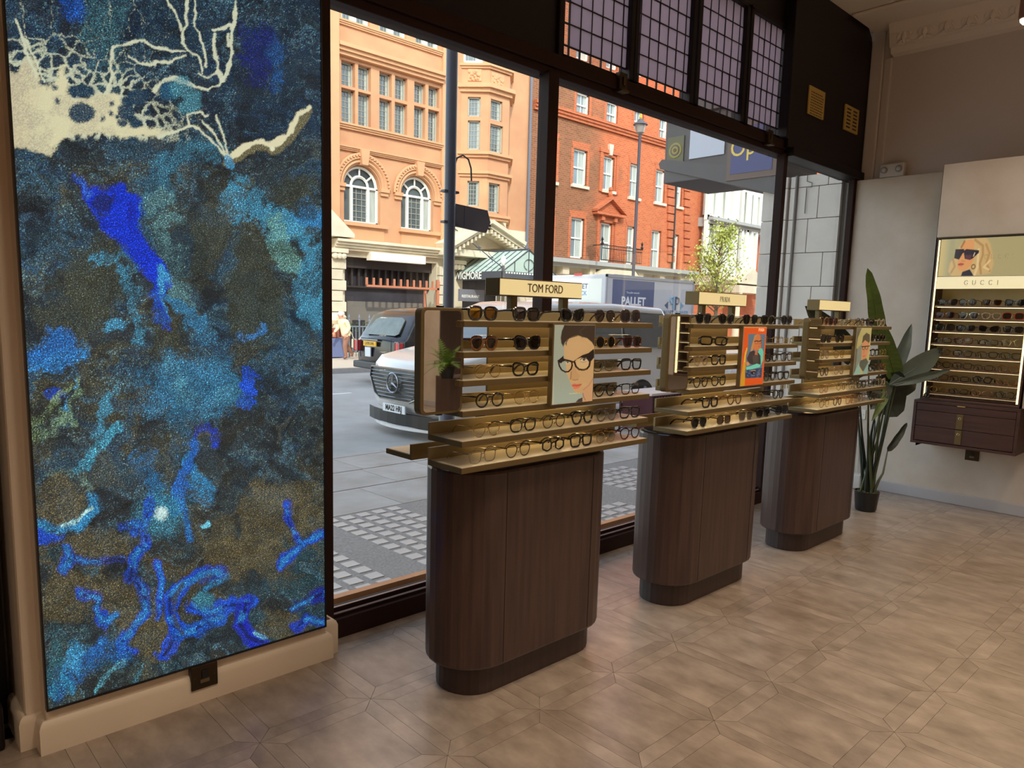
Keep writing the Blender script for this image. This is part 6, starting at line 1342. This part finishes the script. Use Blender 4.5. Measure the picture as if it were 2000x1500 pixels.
t = empty('maroon_planter', (q.x+.1, 5.95, slope(5.9)), label='maroon ribbed cafe barrier box with pale top outside, between nearest and middle stands', cat='barrier')
zq = at(1270, 766, 5.9).z-slope(5.9); m_mar = mat('maroon_paint', (76, 18, 30), .5)
MB().box(-.32, .62, -.18, .30, 0, zq-.03).build('body', m_mar, t); MB().box(-.34, .64, -.2, .32, zq-.03, zq).build('top_board', mat('pale_top', (232, 206, 194), .5), t)
for k in range(14): MB().box(-.32+k*.067, -.285+k*.067, -.195, -.18, .02, zq-.05).build('rib', m_mar, t)
MB().tube([(-.62, .1, 0), (-.62, .1, zq+.02)], .016, 6).build('barrier_post', m_mar, t)

# ---- tree
tp = at(1398, 600, 18.3)
t = empty('street_tree', (tp.x, 18.3, -.1), label='young street tree with sparse yellow-green leaves on the far pavement', cat='tree')
m_bark = mat('bark', (110, 92, 70), .9); zT = at(1398, 434, 18.3).z
r_ = random.Random(4); tr = MB().tube([(0, 0, 0), (.05, 0, zT*.4), (0, 0, zT*.75), (.1, 0, zT)], [.10, .08, .05, .02], 7); tips = []
for k in range(46):
    z0 = r_.uniform(.30, .92)*zT; a = r_.uniform(0, 6.28); L_ = (1-z0/zT)*2.1+.45; e = Vector((L_*math.cos(a)*.75, L_*math.sin(a)*.75, z0+L_*.75)); tr.tube([(0, 0, z0), (e.x*.5, e.y*.5, z0+L_*.3), tuple(e)], [.03, .018, .006], 4); tips.append((Vector((0, 0, z0)), e))
tr.build('trunk', m_bark, t); lv = MB()
for k in range(2600):
    p0_, p1_ = r_.choice(tips); c_ = p0_.lerp(p1_, r_.uniform(.25, 1.12))+Vector((r_.gauss(0, .16), r_.gauss(0, .16), r_.gauss(0, .16))); d1_ = Vector((r_.uniform(-1, 1), r_.uniform(-1, 1), r_.uniform(-1, 1))).normalized()*.065; d2_ = Vector((r_.uniform(-1, 1), r_.uniform(-1, 1), r_.uniform(-1, 1))).normalized()*.05
    lv.add([c_-d1_, c_+d2_, c_+d1_, c_-d2_], [(0, 1, 2, 3)])
tag(lv.build('foliage', mat('spring_leaf', (178, 186, 84), .7, var=.3, scale=3), t), kind='stuff')

# ================================================================ VEHICLES
m_rub = mat('tyre_rubber', (26, 26, 28), .8); m_hub = mat('wheel_alloy', (150, 152, 156), .3, metal=.8); m_vgl = mat('vehicle_glass', (40, 46, 50), .04, spec=1., coat=.6); m_chr = mat('chrome', (150, 150, 154), .2, metal=1.)
def car_body(prof, hw, zbelt, tumble, front_taper, name, m_, parent, bev=.06):
    """side profile (x,z) swept over the width, narrowing above the belt line and at both ends"""
    ys = [-1, -.86, -.5, 0, .5, .86, 1]; n = len(prof); xs_c = [p[0] for p in prof]; xa, xb = min(xs_c), max(xs_c); vs = []
    for yv in ys:
        for (x, z) in prof:
            w_ = hw*(1-tumble*max(0, z-zbelt)); ex = (x-xa)/(xb-xa); e = max(0, abs(ex-.5)*2-.8)/.2
            bow = front_taper*(yv*yv)*e*(1 if ex < .5 else -1)
            w_ *= 1-.05*e; vs.append((x+bow, yv*w_, z-(0.03*abs(yv)**4 if z > zbelt else 0)))
    fs = [(i*n+j, i*n+(j+1) % n, (i+1)*n+(j+1) % n, (i+1)*n+j) for i in range(len(ys)-1) for j in range(n)]+[tuple(range(n)), tuple(range(len(vs)-1, len(vs)-n-1, -1))]
    return MB().add(vs, fs).build(name, m_, parent, bevel=bev, seg=3, smooth=True)
def wheel(parent, x, y, r, side):
    w_ = MB().lathe([(r-.10, -.10), (r-.01, -.10), (r, -.06), (r, .06), (r-.01, .10), (r-.10, .10)], (x, y, r), 28, axis='y').build('wheel', m_rub, parent, smooth=True)
    h = MB().lathe([(r-.10, 0), (.03, side*.02), (0, side*.02)], (x, y+side*.085, r), 20, axis='y')
    for k in range(5): a = k*2*PI/5; h.tube([(x, y+side*.11, r), (x+(r-.11)*math.cos(a), y+side*.10, r+(r-.11)*math.sin(a))], .03, 4)
    h.build('hub', m_hub, w_)
# -- black cab, seen from behind, heading away to the right
cab = empty('black_taxi', (9.04, 14.05, -.235), label='black London taxi cab seen from behind with a yellow number plate', cat='taxi')
m_cab = mat('cab_black', (22, 22, 30), .2, coat=.35, spec=.4); hw = 1.0
cp_ = [(.02, .32), (-.02, .60), (.02, 1.02), (.10, 1.10), (.46, 1.58), (.75, 1.70), (1.5, 1.77), (2.6, 1.76), (3.0, 1.67), (3.5, 1.22), (4.55, 1.05), (4.8, .85), (4.85, .35), (4.6, .28), (.3, .26)]
car_body(cp_, hw, 1.05, .20, .10, 'body', m_cab, cab)
def side_glass(parent, pts, y, name='side_window', m_=None, tum=.2, zb=1.05, hwv=1.0, off=.012):
    sgn = 1 if y > 0 else -1; mb = MB(); n = len(pts)
    f = [(x, sgn*(hwv*(1-tum*max(0, z-zb))+off), z) for x, z in pts]; b = [(x, q-sgn*.03, z) for x, q, z in f]
    mb.add(f+b, [tuple(range(n)), tuple(range(2*n-1, n-1, -1))]+[(i, i+n, (i+1) % n+n, (i+1) % n) for i in range(n)]); return mb.build(name, m_ or m_vgl, parent)
for s_ in (-1, 1):
    side_glass(cab, [(.62, 1.12), (.56, 1.22), (.66, 1.42), (.86, 1.55), (1.15, 1.60), (1.35, 1.60), (1.35, 1.10)], s_); side_glass(cab, [(1.45, 1.10), (1.45, 1.60), (2.45, 1.60), (2.45, 1.10)], s_); side_glass(cab, [(2.52, 1.10), (2.52, 1.60), (2.85, 1.55), (3.25, 1.2), (3.2, 1.10)], s_)
    ri = MB(); pts = [(.60, 1.09), (.53, 1.22), (.63, 1.44), (.84, 1.58), (1.15, 1.63), (1.38, 1.63), (1.38, 1.07)]; ri.tube([(x, s_*(hw*(1-.2*max(0, z-1.05))+.014), z) for x, z in pts], .012, 4, True); ri.build('window_trim', m_chr, cab)
rw = MB(); pts = [(-.66, 1.16), (-.58, 1.46), (-.42, 1.52), (.42, 1.52), (.58, 1.46), (.66, 1.16), (.56, 1.12), (-.56, 1.12)]
def rx(z): return .10+(z-1.10)*.36/.48-.012
rw.add([(rx(z), y, z) for y, z in pts]+[(rx(z)+.03, y, z) for y, z in pts], [tuple(range(8)), tuple(range(15, 7, -1))]+[(i, i+8, (i+1) % 8+8, (i+1) % 8) for i in range(8)]); rw.build('rear_window', mat('cab_rear_glass', (90, 96, 84), .05, coat=.8, var=.4, scale=3), cab)
for s_ in (-1, 1):
    tl_ = MB().box(-.035, .10, s_*.84-.07, s_*.84+.07, .72, .98).build('tail_light', mat('tail_red', (206, 44, 50), .25, coat=.6), cab, bevel=.02)
    tr2 = MB(); 
    for (a0, a1, b0, b1) in ((-.09, .09, .985, 1.0), (-.09, .09, .70, .715), (-.09, -.075, .70, 1.0), (.075, .09, .70, 1.0)): tr2.box(-.04, -.02, s_*.84+a0, s_*.84+a1, b0, b1)
    tr2.build('light_trim', m_chr, tl_)
    wheel(cab, .85, s_*.86, .33, s_); wheel(cab, 3.85, s_*.86, .33, s_)
npl = MB().box(-.055, -.03, -.05, .47, .86, .97).build('number_plate', mat('yellow_plate', (236, 172, 30), .4), cab); text_mesh('LX70 LWL', .085, M_face((-.056, .21, .915), (0, -1, 0)), m_black, parent=npl, bold=.002)
MB().box(-.055, -.03, .18, .40, .62, .83).build('licence_plate', mat('white_plate', (222, 222, 224), .4), cab)
MB().box(-.05, -.02, -.10, .60, .985, 1.02).build('boot_handle', m_chr, cab, bevel=.01); MB().box(-.06, .10, -.92, .92, .34, .50).build('rear_bumper', mat('bumper_grey', (66, 64, 66), .5), cab, bevel=.03)
bt = MB(); bt.tube([(-.03, -.62, .60), (-.04, -.64, .95), (-.02, -.60, 1.03), (-.02, .60, 1.03), (-.04, .64, .95), (-.03, .62, .60)], .010, 4); bt.build('boot_seam', m_black, cab)
MB().tube([(1.6, .3, 1.76), (1.55, .3, 2.1)], .008, 4).build('aerial', m_black, cab)
# -- white van coming the other way, front to the left
van = empty('white_van', (5.58, 8.17, -.235), label='white people carrier van with star grille and plate MA22 HRJ', cat='van')
m_van = mat('van_white', (218, 212, 208), .18, coat=.8); vh = .96
vp = [(.12, .30), (.02, .42), (.0, .72), (.04, .95), (.22, 1.06), (.95, 1.20), (1.10, 1.24), (1.80, 1.78), (2.1, 1.88), (3.5, 1.91), (4.9, 1.87), (5.12, 1.70), (5.22, 1.1), (5.22, .45), (5.1, .30)]
car_body(vp, vh, 1.12, .16, .22, 'body', m_van, van)
ws = MB(); pts = [(-.74, 1.25), (-.66, 1.72), (.66, 1.72), (.74, 1.25)]
def wxx(z): return 1.10+(z-1.24)*.70/.54-.02
ws.add([(wxx(z), y, z) for y, z in pts]+[(wxx(z)+.03, y, z) for y, z in pts], [(0, 1, 2, 3), (7, 6, 5, 4), (0, 4, 5, 1), (1, 5, 6, 2), (2, 6, 7, 3), (3, 7, 4, 0)]); ws.build('windscreen', m_vgl, van)
for s_ in (-1, 1):
    side_glass(van, [(1.35, 1.22), (1.92, 1.72), (2.25, 1.76), (2.25, 1.20)], s_, tum=.16, zb=1.12, hwv=vh); side_glass(van, [(2.33, 1.20), (2.33, 1.76), (3.6, 1.78), (3.6, 1.20)], s_, tum=.16, zb=1.12, hwv=vh); side_glass(van, [(3.68, 1.20), (3.68, 1.78), (4.75, 1.75), (4.92, 1.60), (5.0, 1.20)], s_, tum=.16, zb=1.12, hwv=vh)
    wheel(van, .95, s_*.84, .34, s_); wheel(van, 4.2, s_*.84, .34, s_)
    hl_ = MB().add([(.09, s_*.66, .86), (.08, s_*.67, .76), (.20, s_*.87, .78), (.40, s_*.925, .96), (.28, s_*.88, .98)], [(0, 1, 2, 3, 4)]); hl_.v = hl_.v+[(v[0]-.02, v[1], v[2]) for v in hl_.v[:5]]; hl_.f = [(0, 1, 2, 3, 4), (9, 8, 7, 6, 5)]+[(i, i+5, (i+1) % 5+5, (i+1) % 5) for i in range(5)]; hl_.m = [0]*7; hl_.build('headlight', mat('headlight_glass', (206, 214, 222), .1, coat=.8), van)
gp = [(-.60, .92), (.60, .92), (.64, .78), (.50, .56), (.34, .50), (-.34, .50), (-.50, .56), (-.64, .78)]
def bowx(y): return -.035+.20*(y*y)*.55
def bowed(pts, dx, th, sub=8):
    vs = []; fs = []; n = len(pts)
    vs = [(bowx(y)+dx, y, z) for y, z in pts]+[(bowx(y)+dx+th, y, z) for y, z in pts]+[(bowx(0)+dx, 0, .7), (bowx(0)+dx+th, 0, .7)]
    fs = [(i, (i+1) % n, 2*n) for i in range(n)]+[((i+1) % n+n, i+n, 2*n+1) for i in range(n)]+[(i, i+n, (i+1) % n+n, (i+1) % n) for i in range(n)]
    return MB().add(vs, fs)
gl_ = bowed(gp, -.012, .06).build('grille', mat('grille_dark', (40, 38, 40), .4), van)
for k in range(8):
    z = .545+k*.047; hwid = .36+.20*min(1, (z-.5)/.25) if z < .78 else .60
    MB().tube([(bowx(y)-.025, y, z) for y in np.linspace(-hwid, hwid, 9)], .0055, 4).build('grille_slat', m_chr, gl_)
MB().tube([(bowx(y)-.02, y, z) for y, z in gp], .013, 5, True).build('grille_surround', m_chr, gl_)
st = MB(); ring = [(-.075, .13*math.cos(t), .735+.13*math.sin(t)) for t in np.linspace(0, 2*PI, 24, endpoint=False)]; st.tube(ring, .013, 5, True)
for a in (PI/2, PI/2+2*PI/3, PI/2+4*PI/3): st.tube([(-.085, 0, .735), (-.075, .125*math.cos(a), .735+.125*math.sin(a))], [.022, .004], 4)
st.build('star_emblem', m_chr, gl_)
vpn = MB().box(-.055, -.035, -.26, .26, .335, .445).build('number_plate', mat('white_plate', (222, 222, 224), .4), van)
text_mesh('MA22 HRJ', .105, M_face((-.057, 0, .39), (0, -1, 0)), m_black, parent=vpn, xs=.86, bold=.003)
lip = [(.02+.34*(y*y), y, .12) for y in np.linspace(-.94, .94, 11)]; MB().tube([(x-.06, y, z+.02) for x, y, z in lip], .03, 5).build('front_splitter', m_van, van)
gr_ = MB()
vs = []; 
for y in np.linspace(-.90, .90, 9): x = -.02+.22*y*y*.9; vs += [(x, y, .16), (x, y, .335)]
gr_.add(vs, [(2*i, 2*i+2, 2*i+3, 2*i+1) for i in range(8)]); gr_.build('lower_intake', m_black, van)
MB().tube([(1.5, -1.02, 1.22), (1.55, -1.20, 1.28)], .05, 6).build('wing_mirror', m_van, van)
# -- box truck in the far lane
trk = empty('box_truck', (16.3, 13.5, -.235), label='white and blue lettered haulage box truck in the far lane', cat='truck')
m_tw = mat('truck_white', (206, 204, 208), .4, var=.05, scale=.6); m_tb = mat('truck_blue', (96, 104, 140), .4, var=.15, scale=.8); zb0, zt0 = .75, 2.84; Lx = 4.45
bxo = MB().box(0, Lx, 0, 2.2, zb0, zt0).build('box', m_tw, trk, bevel=.03)
MB().box(.30, 2.3, -.006, 0, zb0+.08, zt0-.12).build('blue_panel', m_tb, bxo)
rim_ = MB()
for (a0, a1, b0, b1) in ((-.02, Lx+.02, zt0-.07, zt0+.01), (-.02, Lx+.02, zb0-.02, zb0+.05)): rim_.box(a0, a1, -.025, .01, b0, b1)
rim_.box(-.02, .05, -.025, .01, zb0, zt0); rim_.box(Lx-.06, Lx+.02, -.025, .01, zb0, zt0); rim_.build('edge_rail', mat('truck_rail', (170, 170, 176), .4), bxo)
m_tl = mat('truck_lettering', (236, 236, 240), .5); m_tl2 = mat('truck_lettering_dark', (84, 100, 128), .5); m_tl3 = mat('truck_lettering_blue', (126, 170, 200), .5)
text_mesh('PALLET', .34, M_face((1.30, -.008, 2.10)), m_tl, parent=bxo, xs=1.05, bold=.012); text_mesh('The pallet network', .08, M_face((1.25, -.008, 2.36)), m_tl, parent=bxo); text_mesh('TRACK', .28, M_face((1.6, -.008, 1.78)), m_tl3, parent=bxo, bold=.008); text_mesh('.net', .12, M_face((.72, -.008, 1.66)), m_tl, parent=bxo)
text_mesh('PALLET', .20, M_face((3.05, -.008, 1.80)), m_tl2, parent=bxo, bold=.005); text_mesh('POWER', .20, M_face((3.85, -.008, 1.80)), m_tl3, parent=bxo, bold=.003)
lg = MB(); 
for s_, mi in ((-1, 1), (1, 0)):
    c0 = 3.40; lg.box(c0+s_*.03, c0+s_*.10, -.010, -.006, 1.90, 2.32, mi); lg.tube([(c0+s_*.10, -.009, 2.29), (c0+s_*.22, -.009, 2.27), (c0+s_*.24, -.009, 2.18), (c0+s_*.20, -.009, 2.10), (c0+s_*.10, -.009, 2.09)], .03, 4, mi=mi)
    lg.prism([(c0+s_*.34, 2.16), (c0+s_*.34, 1.92), (c0+s_*.52, 2.04)], -.010, -.006, 'y', 1-mi)
lg.build('company_emblem', [m_tl2, m_tl3], bxo)
MB().box(3.0, 3.4, -.010, -.006, 1.36, 1.50).build('pale_blue_patch', m_tl3, bxo)
fb_ = MB().box(-.006, 0, .15, 2.05, 2.0, 2.72).build('front_panel', m_wht, bxo); text_mesh('PALLET', .20, M_face((-.008, 1.0, 2.50), (0, -1, 0)), m_tl2, parent=fb_, bold=.004); text_mesh('TRACK', .17, M_face((-.008, .98, 2.30), (0, -1, 0)), m_tl3, parent=fb_, bold=.003)
MB().box(-.03, 0, .9, 1.2, zt0-.01, zt0+.04).build('marker_light', mat('marker_red', (220, 50, 50), .4), bxo); MB().box(-.012, -.006, .15, .36, 1.55, 1.85).build('hazard_plate', mat('hazard_yellow', (240, 220, 60), .5), bxo); MB().box(-.012, -.006, .15, .36, 1.44, 1.55).build('hazard_stripe', mat('marker_red', (220, 50, 50)), bxo)
MB().box(-.1, Lx+.1, .3, 1.9, .45, .72).build('chassis', m_black, trk)
cabp = [(-1.9, .5), (-1.95, 1.1), (-1.75, 1.25), (-1.35, 1.95), (-1.1, 2.05), (-.1, 2.05), (-.1, .4), (-1.7, .4)]
co_ = MB().prism(cabp, .1, 2.1).build('cab', m_tw, trk, bevel=.06, seg=3); MB().prism([(-1.5, 1.3), (-1.2, 1.85), (-.6, 1.85), (-.6, 1.3)], .085, .10).build('side_window', m_vgl, co_)
for x in (-1.2, 3.4):
    for y in (.15, 2.05): wheel(trk, x, y, .38, -1 if y < 1 else 1)

# ================================================================ THE WALKING MAN (stooped)
def skin_body(name, verts, edges, radii, mats, parent, facemat=None, sub=2):
    me = bpy.data.meshes.new(name); me.from_pydata(verts, edges, []); o = bpy.data.objects.new(name, me); COL.objects.link(o)
    sm = o.modifiers.new('skin', 'SKIN'); sl = me.skin_vertices[0].data
    for i, r in enumerate(radii): sl[i].radius = r if isinstance(r, tuple) else (r, r)
    sl[0].use_root = True
    sb_ = o.modifiers.new('sub', 'SUBSURF'); sb_.levels = sub; sb_.render_levels = sub
    dg = bpy.context.evaluated_depsgraph_get(); me2 = bpy.data.meshes.new_from_object(o.evaluated_get(dg)); bpy.data.objects.remove(o)
    me2.name = name; me2.materials.clear()
    for m_ in mats: me2.materials.append(m_)
    for p in me2.polygons: p.use_smooth = True; p.material_index = facemat(p.center) if facemat else 0
    q = inst(name, me2, parent); return q
pq = atz(676, 702, -.105)
man = empty('person', (pq.x, pq.y, -.105), label='white-haired man in cream jacket and brown trousers walking left on the far pavement', cat='person')
V = [(0, 0, .90), (-.03, 0, 1.08), (-.07, 0, 1.26), (-.10, 0, 1.38), (-.13, 0, 1.44), (-.16, 0, 1.52), (-.17, 0, 1.60),    # pelvis..head
     (-.08, -.17, 1.36), (-.02, -.21, 1.12), (-.12, -.20, .92), (-.08, .17, 1.36), (-.14, .20, 1.12), (-.26, .18, .96),
     (-.01, -.09, .86), (-.10, -.10, .50), (-.06, -.10, .10), (-.14, -.10, .045), (.01, .09, .86), (.06, .09, .50), (.26, .09, .20), (.20, .09, .10)]
E_ = [(0, 1), (1, 2), (2, 3), (3, 4), (4, 5), (5, 6), (3, 7), (7, 8), (8, 9), (3, 10), (10, 11), (11, 12), (0, 13), (13, 14), (14, 15), (15, 16), (0, 17), (17, 18), (18, 19), (19, 20)]
Rr = [(.15, .12), (.155, .13), (.16, .13), (.12, .10), .055, .075, .085, .075, .055, .035, .075, .055, .035, .10, .07, .05, .04, .10, .07, .05, .04]
def fm_(c):
    if c.z > 1.44: return 0
    if c.z > .84 or (abs(c.y) > .15 and c.z > .93): return 1
    if c.z < .10 or (c.x > .21 and c.z < .17): return 3
    return 2
m_skin = mat('skin', (226, 160, 130), .6); skin_body('body', V, E_, Rr, [m_skin, mat('cream_jacket', (240, 224, 178), .8, var=.05), mat('brown_trousers', (150, 104, 84), .8), mat('brown_shoes', (120, 74, 58), .6)], man, fm_)
MB().lathe([(.0, 1.72), (.06, 1.71), (.092, 1.66), (.098, 1.60), (.088, 1.56), (.07, 1.575)], (-.150, 0, 0), 16).build('hair', mat('white_hair', (226, 216, 204), .9), man, smooth=True)
fc = MB(); fc.lathe([(0, -.03), (.018, -.01), (.012, .02), (0, .03)], (-.262, 0, 1.575), 8)
for s_ in (-1, 1): fc.lathe([(0, -.03), (.014, -.02), (.014, .02), (0, .03)], (-.165, s_*.088, 1.58), 8)
fc.build('nose_and_ears', m_skin, man, smooth=True)
ey = MB()
for s_ in (-1, 1): ey.lathe([(0, -.01), (.010, 0), (0, .01)], (-.243, s_*.035, 1.60), 8)
ey.build('eyes', m_black, man)
MB().box(-.245, -.236, -.025, .025, 1.525, 1.533).build('mouth', mat('lips', (176, 90, 80), .6), man)
for (hx, hy, hz) in ((-.13, -.20, .90), (-.28, .18, .94)):
    h = MB().lathe([(0, .03), (.03, .02), (.038, -.03), (.032, -.08), (0, -.085)], (hx, hy, hz), 10, sy=.5)
    for k, L_ in enumerate((.060, .072, .066, .052)): x = hx-.027+k*.018; h.tube([(x, hy, hz-.07), (x, hy+.005, hz-.07-L_*.5), (x, hy+.018, hz-.07-L_)], [.009, .008, .006], 5)
    h.tube([(hx-.03, hy, hz-.01), (hx-.055, hy+.01, hz-.045), (hx-.058, hy+.02, hz-.075)], [.010, .009, .007], 5); h.build('hand', m_skin, man, smooth=True)
bg_ = MB().box(.12, .42, -.16, -.06, .42, .74).build('shoulder_bag', mat('pale_bag', (214, 206, 176), .8), man, bevel=.03)
MB().tube([(.18, -.12, .74), (.10, -.12, .95), (.02, -.12, 1.1)], .01, 5).build('strap', mat('pale_bag', (214, 206, 176)), bg_)

man.scale = (1.08, 1.08, .85)
